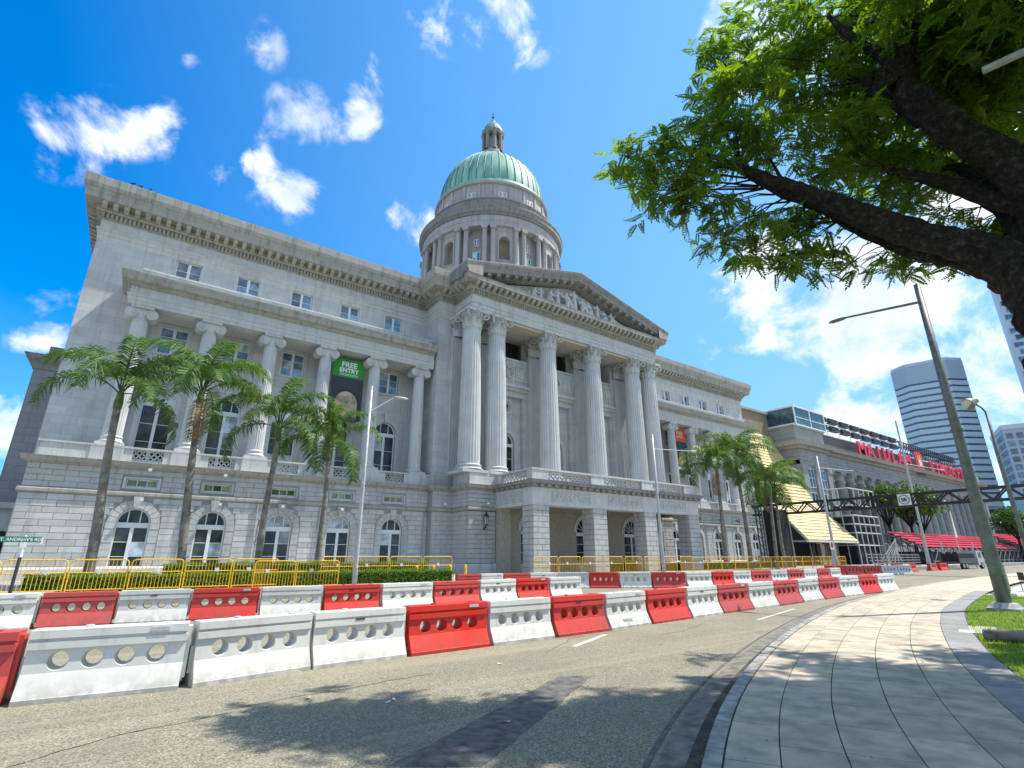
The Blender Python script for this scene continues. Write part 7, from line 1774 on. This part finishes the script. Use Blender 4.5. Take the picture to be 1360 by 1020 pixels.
# rooftop racks with hanging floodlights
rk = thing('lighting_rack', 'long white steel rack carrying rows of dark floodlights along the city hall roof', 'lighting rack', (100, 46, 23.4)); RK = Vector((100, 46, 23.4))
m = MB(); m.tube([(100.5, 46, 28.4), (147, 46, 28.4)], .16, 6); m.tube([(100.5, 46, 26.8), (147, 46, 26.8)], .14, 6)
for k in range(10): m.tube([(101 + 5 * k, 46.1, 20.5), (101 + 5 * k, 46.1, 28.4)], .09, 6)
m.build('frame', WHITEM, rk, -RK)
fm = MB(); fm.box(-.42, .42, -.35, .25, -.85, -.15); fm.tube([(0, 0, -.15), (0, 0, .05)], .06, 5); fm.prism([(-.55, -.85), (.35, -.95), (.45, -1.1), (-.6, -1.05)], 'x', -.42, .42); fmm = fm.mesh('floodlight', BLACK)
for r2 in (0, 1):
    for g5 in range(9):
        for k in range(4): inst('floodlight', fmm, rk, Vector((102.2 + 5.0 * g5 + .92 * k, 46, 28.35 - 1.6 * r2)) - RK)
tr = thing('roof_truss', 'dark tangle of roof truss and equipment in front of the banded tower', 'truss', (150, 46, 23.4)); TR = Vector((150, 46, 23.4)); m = MB()
for (y, z) in ((45.6, 26.6), (46.4, 26.6), (46.0, 27.9), (46, 25.3)): m.tube([(147, y, z), (186, y, z)], .16, 5)
for k in range(26): x = 147 + 1.5 * k; m.tube([(x, 45.6, 26.6), (x + .75, 46, 27.9), (x + 1.5, 46.4, 26.6)], .10, 4); m.tube([(x, 46, 25.3), (x + .75, 45.6, 26.6)], .10, 4)
m.build('truss', BLACK, tr, -TR)
m = MB()
for k in range(16):
    x = 148 + 2.3 * k; h_ = .5 + .5 * random.random(); m.box(x, x + 1.2, 45.4, 46.6, 24.5, 24.5 + h_)
tag(m.build('equipment', plain('blue grey equipment', (.06, .10, .14), .5), tr, -TR), kind='stuff')
# rooftop letters
PINK = plain('crimson sign face', (.62, .03, .07), .45, var=.03)
sg = thing('rooftop_sign', 'crimson rooftop letters reading MAJULAH SINGAPURA along the city hall parapet', 'sign', (114, 43.2, 20.3))
def letters(word, x0, x1):
    n = len(word)
    for i, chx in enumerate(word):
        me_ = text_mesh(chx, 3.5, .16, PINK, .12); o = inst('letter', me_, sg, (x0 + (x1 - x0) * (i + .5) / n - 114, -1.2, .25), (math.pi / 2, 0, 0), (1.38, 1.0, 1)); o.name = 'letter'
letters('MAJULAH', 112.6, 139.6); letters('SINGAPURA', 150.2, 183.5)
m = MB(); m.box(-1.5, 78, -.45, -.35, -.3, -.15); m.box(-1.5, 78, -.45, -.35, 2.4, 2.5); m.build('support_rail', BLACK, sg)
em = thing('rooftop_emblem', 'orange and crimson emblem standing between the two rooftop words', 'emblem', (144.3, 41.9, 20.1)); m = MB()
m.prism([(-2.2, 0), (2.2, 0), (2.2, 3.9), (1.2, 4.2), (-1.2, 4.2), (-2.2, 3.9)], 'y', -.1, .1); m.build('backing', PINK, em)
m = MB(); m.prism([(-1.0, .9), (1.0, .9), (1.3, 2.4), (.6, 3.6), (0, 3.0), (-.6, 3.6), (-1.3, 2.4)], 'y', -.18, -.1); m.build('orange_device', plain('orange sign face', (.85, .28, .06), .5, var=.03), em)
m = MB(); m.prism([(-.6, 1.0), (.6, 1.0), (.7, 1.9), (0, 2.4), (-.7, 1.9)], 'y', -.22, -.18); m.build('white_device', WHITEM, em)
m = MB(); m.box(-2.4, 2.4, -.05, .05, -1.1, -.1); m.build('lower_plate', BLACK, em)
# ================================================================== GANTRY TRUSS OVER THE ROAD
gt = thing('road_gantry', 'black lattice gantry spanning the road with a small white number plate', 'gantry', (64, 24, 0)); GT = Vector((64, 24, 0)); m = MB()
gx = lambda y: 63.7 + (y - 12.8) * .012
for (dx_, z) in ((-.4, 6.55), (.4, 6.55), (-.4, 7.65), (.4, 7.65)): m.tube([(gx(37) + dx_, 37, z), (gx(8) + dx_, 8, z)], .12, 6)
n = 26
for k in range(n):
    y = 37 - 29 * k / n; y2 = 37 - 29 * (k + 1) / n
    for dx_ in (-.4, .4):
        a, b = (6.55, 7.65) if k % 2 else (7.65, 6.55); m.tube([(gx(y) + dx_, y, a), (gx(y2) + dx_, y2, b)], .08, 5)
    m.tube([(gx(y) - .4, y, 7.65), (gx(y) + .4, y, 7.65)], .04, 4)
m.build('truss', BLACK, gt, -GT)
for (y, nm) in ((10.6, 'post'), (36.2, 'post')):
    m = MB()
    for dx_ in (-.4, .4):
        for dy_ in (-.4, .4): m.tube([(64 + dx_, y + dy_, 0), (64 + dx_, y + dy_, 7.7)], .08, 6)
    for k in range(8):
        z = .3 + .95 * k
        for dx_ in (-.4, .4): m.tube([(64 + dx_, y - .4, z), (64 + dx_, y + .4, z + .95 if z < 6.5 else z)], .05, 4)
    m.build(nm, BLACK, gt, -GT)
m = MB(); m.box(63.0, 63.05, 19.75, 20.85, 6.55, 7.65); m.build('number_plate', WHITEM, gt, -GT)
m = MB(); n = 22
for k in range(n):
    a0, a1 = 2 * math.pi * k / n, 2 * math.pi * (k + 1) / n; m.prism([(20.3 + r * math.cos(t), 7.1 + r * math.sin(t)) for r, t in ((.38, a0), (.48, a0), (.48, a1), (.38, a1))], 'x', 62.98, 63.0)
m.build('plate_ring', plain('grey print', (.25, .25, .27), .6), gt, -GT)
inst('plate_numeral', text_mesh('05', .48, .01, plain('dark print', (.06, .06, .07), .6), .02), gt, Vector((62.98, 20.3, 6.93)) - GT, (math.pi / 2, 0, -math.pi / 2))
cl_ = thing('cloth_tower', 'narrow tower wrapped in black cloth at the left end of the gantry', 'tower', (62.6, 33.6, 0)); m = MB()
m.prism([(-1.1, -.9), (1.1, -.9), (1.2, .9), (-1.0, .9)], 'z', .3, 6.9); m.build('black_cloth', plain('black cloth', (.02, .022, .022), .9, var=.3, scale=3, bump=.6), cl_)
m = MB()
for (a, b) in ((-1.15, -.95), (1.15, -.95), (1.25, .95), (-1.05, .95)): m.tube([(a, b, 0), (a, b, 7.2)], .06, 6)
m.build('scaffold_frame', GALV, cl_)
# ================================================================== SCAFFOLD TOWER, GRANDSTAND
sc_ = thing('scaffold_tower', 'open white scaffold tower with two decks behind the gantry', 'scaffold', (94, 37, .2)); SCB = Vector((94, 37, .2))
m = MB(); X0, X1, Y0, Y1 = 89.6, 98.8, 36.0, 39.0
for (z0, z1) in ((9.1, 11.7),):
    for k in range(6):
        x = X0 + (X1 - X0) * k / 5; m.tube([(x, Y0, z0), (x, Y0, z1)], .09, 5)
    for k in range(3):
        y = Y0 + (Y1 - Y0) * k / 2; m.tube([(X0, y, z0), (X0, y, z1)], .09, 5)
    for z in (z0, z1): m.tube([(X0, Y0, z), (X1, Y0, z)], .10, 5); m.tube([(X0, Y0, z), (X0, Y1, z)], .10, 5)
for k in range(6):
    x = X0 + (X1 - X0) * k / 5; m.tube([(x, Y0, .4), (x, Y0, 7.6)], .09, 5)
for z in (3.2, 5.0, 6.3, 7.6): m.tube([(X0, Y0, z), (X1, Y0, z)], .10, 5); m.tube([(X0, Y0, z), (X0, Y1, z)], .10, 5)
for k in (1, 2): y = Y0 + (Y1 - Y0) * k / 2; m.tube([(X0, y, .4), (X0, y, 9.1)], .09, 5)
m.build('frame', plain('grey white scaffold paint', (.48, .49, .49), .5), sc_, -SCB)
m = MB(); m.box(X0 + .2, X1 - .2, Y0 + .4, Y1, .4, 7.4); m.build('black_drape', DARKIN, sc_, -SCB)
m = MB(); m.box(X0, X1, Y0, Y1, 8.9, 9.05); m.build('deck', BLACK, sc_, -SCB)
SEAT = plain('crimson plastic seat', (.60, .035, .06), .5, var=.1, scale=.6)
def grandstand(x0, x1, y0, rows, z0, label, dz=.42, dy=.85, rakers=True):
    o = thing('grandstand', label, 'grandstand', (x0, y0, 0)); B = Vector((x0, y0, 0))
    for r in range(rows):
        m = MB(); y = y0 + r * dy; z = z0 + r * dz
        m.box(x0, x1, y, y + .42, z, z + .06); m.prism([(y + .36, z + .06), (y + .44, z + .06), (y + .50, z + .30), (y + .44, z + .30)], 'x', x0, x1)
        m.build('seat_row', SEAT, o, -B)
        m = MB(); m.box(x0, x1, y - .4, y + .45, z - .45, z - .38); m.build('deck', plain('dull steel tube', (.16, .17, .175), .6, .3), o, -B)
    m = MB(); n = int((x1 - x0) / 3)
    for k in range(n + 1):
        x = x0 + (x1 - x0) * k / n
        m.tube([(x, y0 - .5, z0 - .5), (x, y0 + rows * dy, z0 + rows * dz - .5)], .07, 4); m.tube([(x, y0 - .5, .1), (x, y0 - .5, z0 - .3)], .06, 4)
        for q in range(1, 4): yy = y0 + rows * dy * q / 3; m.tube([(x, yy, .1), (x, yy, z0 + rows * dz * q / 3 - .5)], .06, 4)
        m.tube([(x, y0 - .5, .2), (x, y0 + rows * dy, z0 + rows * dz - .6)], .05, 4)
        if k < n: m.tube([(x, y0 - .5, .4), (x + 3, y0 - .5, z0 - .5)], .05, 4); m.tube([(x, y0 - .5, .9), (x + 3, y0 - .5, .9)], .05, 4)
    m.build('understructure', plain('dull steel tube', (.16, .17, .175), .6, .3), o, -B)
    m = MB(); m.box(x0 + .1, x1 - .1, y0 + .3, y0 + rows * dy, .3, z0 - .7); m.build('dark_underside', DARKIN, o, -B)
    return o
grandstand(99, 150, 30.5, 6, 3.0, 'long grandstand with rows of crimson seats in front of the city hall columns')
grandstand(155, 230, 29.5, 8, 3.2, 'second crimson grandstand farther along the street to the right')
m = MB()     # raking tubes stacked at the near end of the stand
stk = thing('scaffold_stack', 'grey scaffold rakers and rails laid in front of the grandstand end', 'scaffold', (78, 30, 0)); SK = Vector((78, 30, 0))
for k in range(7): m.tube([(78 + 1.3 * k, 29.5, .5 + .06 * k), (88 + .5 * k, 30.5 + .2 * k, 3.9 - .26 * k)], .09, 5)
for k in range(5): m.tube([(75.5, 29 + .2 * k, .4 + .36 * k), (90, 28.8, .5 + .32 * k)], .07, 5)
for k in range(8): m.tube([(76.5 + 1.8 * k, 29.3, .1), (76.5 + 1.8 * k, 29.3, 2.0)], .07, 5)
m.build('tubes', plain('dull steel tube', (.16, .17, .175), .6, .3), stk, -SK)
for (x, y, nm) in ((86.0, 26.8, 'leaning pale post at the left end of the grandstand'), (91, 26.4, 'second leaning pale post before the grandstand'), (103.5, 26.2, 'third leaning pale post before the grandstand')):
    m = MB(); m.tube([(0, 0, 0), (0, 0, 3.6)], .10, 6); o = m.build('marker_post', POLEL, None, (x, y, 0)); o.rotation_euler = (0, R(8), 0); tag(o, nm, 'post', 'pale posts before the grandstand')
m = MB(); m.prism([(-.5, 0), (.5, 0), (.1, 4.2), (-.15, 4.2)], 'y', -.05, .05); m.box(-.05, .05, .05, .12, -4.8, 4.0); o = m.build('feather_flag', plain('cream flag cloth', (.75, .70, .52), .8), None, (112, 30.0, 4.6)); tag(o, 'cream feather flag rising above the crimson seats', 'flag')
# ================================================================== VEHICLES
def wheel(parent, x, y, r=.36, w=.22):
    m = MB(); m.smooth = True; m.lathe([(r * .6, -w / 2), (r * .95, -w / 2), (r, -w / 3), (r, w / 3), (r * .95, w / 2), (r * .6, w / 2)], 18); m.v = [(v[0] + x, v[2] + y, v[1] + r) for v in m.v]; o = m.build('wheel', plain('tyre rubber', (.02, .02, .02), .8), parent)
    m = MB(); m.lathe([(0, -w / 2 - .005), (r * .6, -w / 2 - .005), (r * .6, w / 2 + .005), (0, w / 2 + .005)], 12); m.v = [(v[0] + x, v[2] + y, v[1] + r) for v in m.v]; m.build('rim', GALV, o)
def car(x, y, rz, mat, label, z=0.0):
    o = thing('parked_car', label, 'car', (x, y, z), rz)
    side = [(-2.15, .32), (-2.2, .62), (-2.1, .82), (-1.5, .92), (-.75, 1.40), (.65, 1.42), (1.35, .98), (2.05, .86), (2.2, .62), (2.18, .32)]
    m = MB(); m.prism([(p[0], p[1]) for p in [(-2.15, .32), (-2.2, .62), (-2.1, .84), (-1.45, .93), (1.35, .98), (2.05, .86), (2.2, .62), (2.18, .32)]], 'y', -.86, .86)
    m.add([(-1.35, -.8, .93), (1.25, -.8, .96), (.6, -.62, 1.43), (-.75, -.62, 1.42), (-1.35, .8, .93), (1.25, .8, .96), (.6, .62, 1.43), (-.75, .62, 1.42)], [(3, 2, 6, 7), (0, 3, 7, 4), (1, 5, 6, 2)][:1]); b = m.build('body', mat, o)
    m = MB(); m.add([(-1.4, -.8, .93), (1.3, -.8, .96), (.62, -.63, 1.41), (-.77, -.63, 1.40), (-1.4, .8, .93), (1.3, .8, .96), (.62, .63, 1.41), (-.77, .63, 1.40)], [(0, 1, 2, 3), (4, 7, 6, 5), (0, 3, 7, 4), (1, 5, 6, 2)]); m.build('windows', PANE, o)
    m = MB()
    for (a, b_) in ((-.82, -.72), (.58, .66), (-.12, -.04)):
        m.box(a, b_, -.66, .66, 1.38, 1.44)
    m.build('roof_trim', mat, o)
    for (wx, wy) in ((-1.35, -.78), (1.35, -.78), (-1.35, .78), (1.35, .78)): wheel(o, wx, wy)
    for sy in (-.6, .6): m = MB(); m.box(2.14, 2.22, sy - .16, sy + .16, .60, .74); m.build('headlight', WHITEM, o)
    for sy in (-.6, .6): m = MB(); m.box(-2.22, -2.14, sy - .14, sy + .14, .62, .78); m.build('tail_light', REDP, o)
    return o
WCAR = plain('white car paint', (.75, .76, .76), .25, var=.02, spec=.6); DCAR = plain('dark car paint', (.03, .035, .045), .25, var=.05, spec=.6); TCAR = plain('pale teal car paint', (.45, .58, .56), .25, var=.02, spec=.6)
car(78.0, 11.2, R(8), WCAR, 'white car parked just right of the big lamp post'); car(84, 10.2, R(8), DCAR, 'dark car parked beside the white car at the right'); car(92, 13.0, R(5), TCAR, 'pale teal car in the row behind the white one'); car(70.0, 7.8, R(10), DCAR, 'dark car partly hidden at the right edge of the picture')
lo = thing('flatbed_lorry', 'dark flatbed lorry with a pale cab parked before the grandstand', 'lorry', (93.5, 25.0, 0), R(-4))
m = MB(); m.box(-4.2, 1.7, -1.1, 1.1, .75, .95); m.box(-4.2, 1.7, -1.1, -1.05, .95, 1.4); m.box(-4.2, 1.7, 1.05, 1.1, .95, 1.4); m.build('flatbed', plain('dark grey lorry bed', (.09, .09, .10), .6), lo)
m = MB(); m.box(-3.9, 1.4, -.9, .9, .96, 2.0); m.build('load', DARKIN, lo)
m = MB(); m.prism([(1.8, .5), (4.0, .5), (4.05, 1.3), (3.5, 2.35), (1.8, 2.35)], 'y', -1.05, 1.05); m.build('cab', plain('pale lorry cab', (.50, .50, .47), .4, var=.05), lo)
m = MB(); m.add([(3.58, -.95, 2.2), (4.03, -.95, 1.4), (4.03, .95, 1.4), (3.58, .95, 2.2)], [(0, 1, 2, 3)]); m.box(2.3, 3.3, -1.07, -1.05, 1.45, 2.15); m.build('cab_glass', PANE, lo)
for (wx, wy) in ((-3.2, -.95), (-2.2, -.95), (3.0, -.95), (-3.2, .95), (3.0, .95)): wheel(lo, wx, wy, .45, .28)
# crowd barrier and tables on the plaza
o = thing('steel_barrier', 'grey steel crowd barrier with white feet at the edge of the lawn', 'barrier', (32.6, 7.5, .12), R(22)); m = MB()
m.tube([(-1.1, 0, .1), (-1.1, 0, 1.25), (1.1, 0, 1.25), (1.1, 0, .1), (-1.1, 0, .1)], .035, 6); m.build('frame', GALV, o)
m = MB(); m.box(-1.05, 1.05, -.01, .01, .2, 1.2); m.build('infill_panel', plain('brown mesh panel', (.22, .17, .15), .8), o)
for s_ in (-1, 1): m = MB(); m.prism([(-.16, 0), (.16, 0), (.12, .12), (-.12, .12)], 'x', s_ * 1.1 - .3, s_ * 1.1 + .3); m.build('foot', WHITEM, o)
def table(x, y, lab):
    o = thing('garden_table', lab, 'table', (x, y, .12)); m = MB(); m.lathe([(0, .72), (.45, .72), (.45, .75), (0, .75)], 16); m.build('tabletop', WHITEM, o)
    m = MB(); m.tube([(0, 0, 0), (0, 0, .72)], .035, 6); m.tube([(-.3, 0, .02), (.3, 0, .02)], .03, 5); m.tube([(0, -.3, .02), (0, .3, .02)], .03, 5); m.build('pedestal', BLACK, o)
def chair(x, y, rz, lab):
    o = thing('garden_chair', lab, 'chair', (x, y, .12), rz); m = MB(); m.box(-.22, .22, -.22, .22, .43, .46); m.build('seat', BLACK, o)
    m = MB(); m.box(-.22, .22, .2, .24, .5, .88); m.build('backrest', BLACK, o)
    for (a, b) in ((-.2, -.2), (.2, -.2), (-.2, .2), (.2, .2)): m = MB(); m.tube([(a, b, 0), (a, b, .44)], .018, 5); m.build('leg', BLACK, o)
for i, (x, y) in enumerate([(36.5, 6.9), (39.0, 6.2), (42.5, 7.0)]):
    table(x, y, 'small round white cafe table on the plaza, %s nearest' % ORD[i]); chair(x + .7, y + .2, R(-60), 'black cafe chair behind the %s cafe table' % ORD[i]); chair(x - .6, y + .4, R(40), 'black cafe chair in front of the %s cafe table' % ORD[i])
rl = thing('plaza_railing', 'low dark railing running across the plaza behind the cafe tables', 'railing', (50, 7.0, .12)); m = MB()
m.tube([(0, -3, 1.0), (6, 3.2, 1.0)], .04, 6); m.tube([(0, -3, .5), (6, 3.2, .5)], .03, 6); m.build('rails', BLACK, rl)
for k in range(9): m = MB(); m.tube([(.75 * k, -3 + .775 * k, 0), (.75 * k, -3 + .775 * k, 1.0)], .03, 5); m.build('post', BLACK, rl)
# ================================================================== BACKGROUND TREES
def bg_tree(x, y, h, r, n, lab, cat='tree', seed=0, z=0, grp='trees in front of city hall', lf=.35):
    g_ = np.random.default_rng(seed); o = thing('broadleaf_tree', lab, cat, (x, y, z), 0, grp); m = MB(); m.smooth = True
    m.tube([(0, 0, 0), (.1, 0, h * .3), (-.1, .1, h * .6)], [.35, .25, .15], 8)
    for k in range(6): a = k * 1.05; m.tube([(0, 0, h * .4), (r * .35 * math.cos(a), r * .35 * math.sin(a), h * .6), (r * .6 * math.cos(a), r * .6 * math.sin(a), h * .8)], [.14, .09, .03], 5)
    m.build('trunk', BARK, o)
    cc = g_.normal(size=(26, 3)); cc /= np.linalg.norm(cc, axis=1)[:, None]; cc *= (g_.random(26) ** .4)[:, None]; cc[:, 2] = cc[:, 2] * .55; idx = g_.integers(0, 26, n)
    d = g_.normal(size=(n, 3)); d /= np.linalg.norm(d, axis=1)[:, None]; P_ = (cc[idx] * .75 + d * .30 * (g_.random(n) ** .4)[:, None]) * r; P_[:, 2] += h * .72
    c = bpy.data.objects.new('crown', fast_mesh('crown', leaf_cards(P_, lf), 4, FARLEAF)); link(c, o); return o
bg_tree(112, 36, 16.0, 5.5, 2600, 'broad green tree standing in for the foliage reflection at the city hall colonnade under the rooftop word', seed=1)  # three added trees stand in for greenery mirrored in the city hall glazing
bg_tree(121, 37, 15.0, 5.5, 2600, 'second broad green tree standing in for the foliage reflection at the city hall colonnade', seed=2)
bg_tree(104, 36.5, 15.5, 4.0, 1800, 'narrow dark tree standing in for the foliage reflection beside the city hall corner pavilion', seed=3)
bg_tree(150, 30, 12.0, 5.0, 2200, 'green tree between the big lamp and the floodlight pole', seed=4)
bg_tree(175, 26, 13.0, 5.0, 2200, 'green tree under the right end of the gantry', seed=5)
bg_tree(-14, 52, 7.5, 4.0, 2500, 'leafy tree at the left edge beyond the side wing', seed=6, grp='trees at the left edge', lf=.25)
bg_tree(-21, 62, 8, 4.5, 2000, 'leafy tree farther back at the left edge', seed=7, grp='trees at the left edge', lf=.25)
# ================================================================== OTHER BUILDINGS
sw = thing('side_wing', 'narrow dark stone wing behind the left end of the courthouse', 'building', (-8, 56, .42)); SW = Vector((-8, 56, .42))
m = MB(); m.box(-8.9, -5.95, 55, 80, .42, 16.4); m.build('wall', stone('side wing stone', (.36, .36, .37), (.15, .15, .15), joints=(1.3, .6), streak=.4), sw, -SW)
m = MB(); m.sweep([(-.2, 16.3), (.1, 16.3), (.15, 16.7), (.6, 17.1), (.75, 17.4), (-.2, 17.5)], [(-8.9, 80), (-8.9, 55), (-5.9, 55)]); m.box(-8.3, -5.95, 55.1, 80, 17.5, 18.4); m.build('cornice', BLACKST, sw, -SW)
m = MB(); m.sweep([(-.1, 5.0), (.3, 5.05), (.3, 5.4), (-.1, 5.5)], [(-9.1, 80), (-9.1, 53.6), (-5.7, 53.6)]); m.box(-9.1, -5.7, 53.7, 55.2, .42, 5.2)
m.build('lower_wall', RUSTIC, sw, -SW)
m = MB(); m.box(-8.6, -6.9, 53.6, 53.68, .42, 2.6); m.prism([(-7.75 - .85 * math.cos(math.pi * k / 12), 2.6 + .85 * math.sin(math.pi * k / 12)) for k in range(13)], 'y', 53.6, 53.68); m.build('dark_arch', DARKIN, sw, -SW)
gl_ = thing('glass_office', 'teal glass office block far behind at the left edge', 'building', (-58, 150, 0)); m = MB(); m.box(-22, 22, 0, 30, 0, 44); m.build('glass_wall', PANE_T, gl_); gl_.location = (-60, 168, 0)
m = MB()
for k in range(12): m.box(-22.1, 22.1, -.15, 0, 3.6 * k, 3.6 * k + .5)
for k in range(12): m.box(-22 + 4 * k - .12, -22 + 4 * k + .12, -.18, 0, 0, 44)
m.build('mullions', POLEL, gl_); m = MB(); m.box(-22.5, 22.5, -.5, 30.5, 44, 45.2); m.build('roof', BLACKST, gl_)
# banded tower
tw_ = thing('office_tower', 'tall haze-blue tower with dark horizontal window bands behind city hall', 'building', (336, 84.5, 0)); 
TWALL = plain('hazed blue cladding', (.56, .63, .67), .5, var=.03, scale=.02); TBAND = glass_mat('tower band glass', (.05, .10, .15), .2)  # distance haze is put into the pale blue cladding colour
def tower_plan(w, d, ch_): return [(-w, -d + ch_), (-w + ch_, -d), (w - ch_, -d), (w, -d + ch_), (w, d - ch_), (w - ch_, d), (-w + ch_, d), (-w, d - ch_)]
tp = tower_plan(15, 13.5, 6.5); H_ = 98.5
m = MB(); m.prism(tp, 'z', 0, H_ - 9); m.build('core', TBAND, tw_)
flo = 3.35; nf = int((H_ - 9) / flo)
big_ = [(p[0] * 1.012, p[1] * 1.012) for p in tp]
fl_ = MB(); fl_.prism(big_, 'z', 0, flo * .70); flm = fl_.mesh('floor_band', TWALL)
for k in range(nf): inst('floor_band', flm, tw_, (0, 0, k * flo))
m = MB(); m.prism(big_, 'z', nf * flo, H_ - 1.5); m.build('crown_wall', plain('grey blue cladding', (.42, .49, .54), .5, var=.03), tw_); m = MB(); m.prism(tp, 'z', H_ - 1.5, H_); m.build('roof', TWALL, tw_)
tw_.rotation_euler = (0, 0, R(-76))
# gridded office block at the far right
of = thing('office_block', 'grey office block with a grid of square windows at the right edge', 'building', (272, 27.5, 0)); of.rotation_euler = (0, 0, R(-70))
m = MB(); m.box(-24, 24, -10, 14, 0, 45.5); m.build('wall', plain('grey cladding', (.42, .46, .50), .6, var=.03), of); m = MB(); m.box(-24.2, 24.2, -10.2, 14, 45.5, 47.2); m.build('roof', TWALL, of)
wm = MB(); wm.box(0, 1.9, -10.08, -9.9, 0, 2.0); wmx = wm.mesh('window', TBAND)
for i in range(17):
    for j in range(14):
        if i * 14 + j < 240: inst('window', wmx, of, (-23.4 + 2.8 * i, 0, 5.0 + 2.85 * j))
wm2 = MB(); wm2.box(-24.08, -23.9, 0, 1.9, 0, 2.0); wmy = wm2.mesh('window', TBAND)
for i in range(8):
    for j in range(7): inst('window', wmy, of, (0, -8.5 + 2.8 * i, 25.0 + 2.85 * j))
# tall faceted tower whose edge shows right of the tree limb
ct = thing('faceted_tower', 'very tall pale tower with staggered projecting windows behind the rain tree trunk', 'building', (330, 30, 0)); ct.rotation_euler = (0, 0, R(-79))
m = MB(); m.box(-18, 18, -12, 24, 0, 136); m.build('wall', plain('pale tower cladding', (.52, .58, .60), .5, var=.03), ct)
wm = MB(); wm.prism([(0, 0), (3.0, .5), (3.0, 2.0), (0, 2.4)], 'y', -12.35, -11.9); wmz = wm.mesh('window', TBAND)
kk_ = 0
for i in range(4):
    for j in range(31):
        inst('window', wmz, ct, (-17.4 + 3.9 * i + (1.2 if j % 2 else 0), 0, 22 + 3.5 * j)); kk_ += 1
# lamp at the left picture edge is outside the frame; podium blocks close the street's far end
for (x, y, w, d, h, lab) in ((330, 20, 60, 40, 16, 'low pale building closing the far end of the street'), (300, 62, 40, 20, 20, 'dark low block behind the far end of city hall')):
    o = thing('low_building', lab, 'building', (x, y, 0)); m = MB(); m.box(-w / 2, w / 2, -d / 2, d / 2, 0, h); m.build('wall', CITY, o)
    m = MB()
    for k in range(int(h / 4)): m.box(-w / 2 - .05, -w / 2, -d / 2 + 1, d / 2 - 1, 1.2 + 4 * k, 3.2 + 4 * k)
    m.build('window_band', PANE, o)
bg_tree(245, 16, 11, 8, 2600, 'wide green tree at the far end of the street', seed=8, grp='trees at the far end of the street', lf=.6)
bg_tree(262, 30, 12, 8, 2600, 'second wide green tree at the far end of the street', seed=9, grp='trees at the far end of the street', lf=.6)
# litter on the road
for i, (x, y) in enumerate([(3.05, 7.05), (3.2, 7.1), (9.6, 8.0), (3.9, 5.55), (2.3, 7.9), (5.6, 8.3)]):
    m = MB(); m.add([(0, 0, 0), (.10, .02, .01), (.13, .08, .035), (.03, .09, .005), (-.03, .05, .03)], [(0, 1, 2), (0, 2, 3), (0, 3, 4)]); m.v = [(v[0] * .6, v[1] * .6, v[2] * .6) for v in m.v]; o = m.build('litter', plain('paper litter', (.6, .6, .62), .8) if i != 2 else plain('blue paper litter', (.25, .28, .55), .8), None, (x, y, .006), i)
    tag(o, ['crumpled pale scrap of litter in the tree shadow, the left one of a pair', 'crumpled pale scrap of litter in the tree shadow, the right one of a pair', 'small bluish scrap of litter near the kerb', 'small pale scrap of litter on the dark asphalt patch', 'small pale scrap of litter on the sunlit road at the left', 'small pale scrap of litter left of the short white dash'][i], 'litter', 'litter on the road')
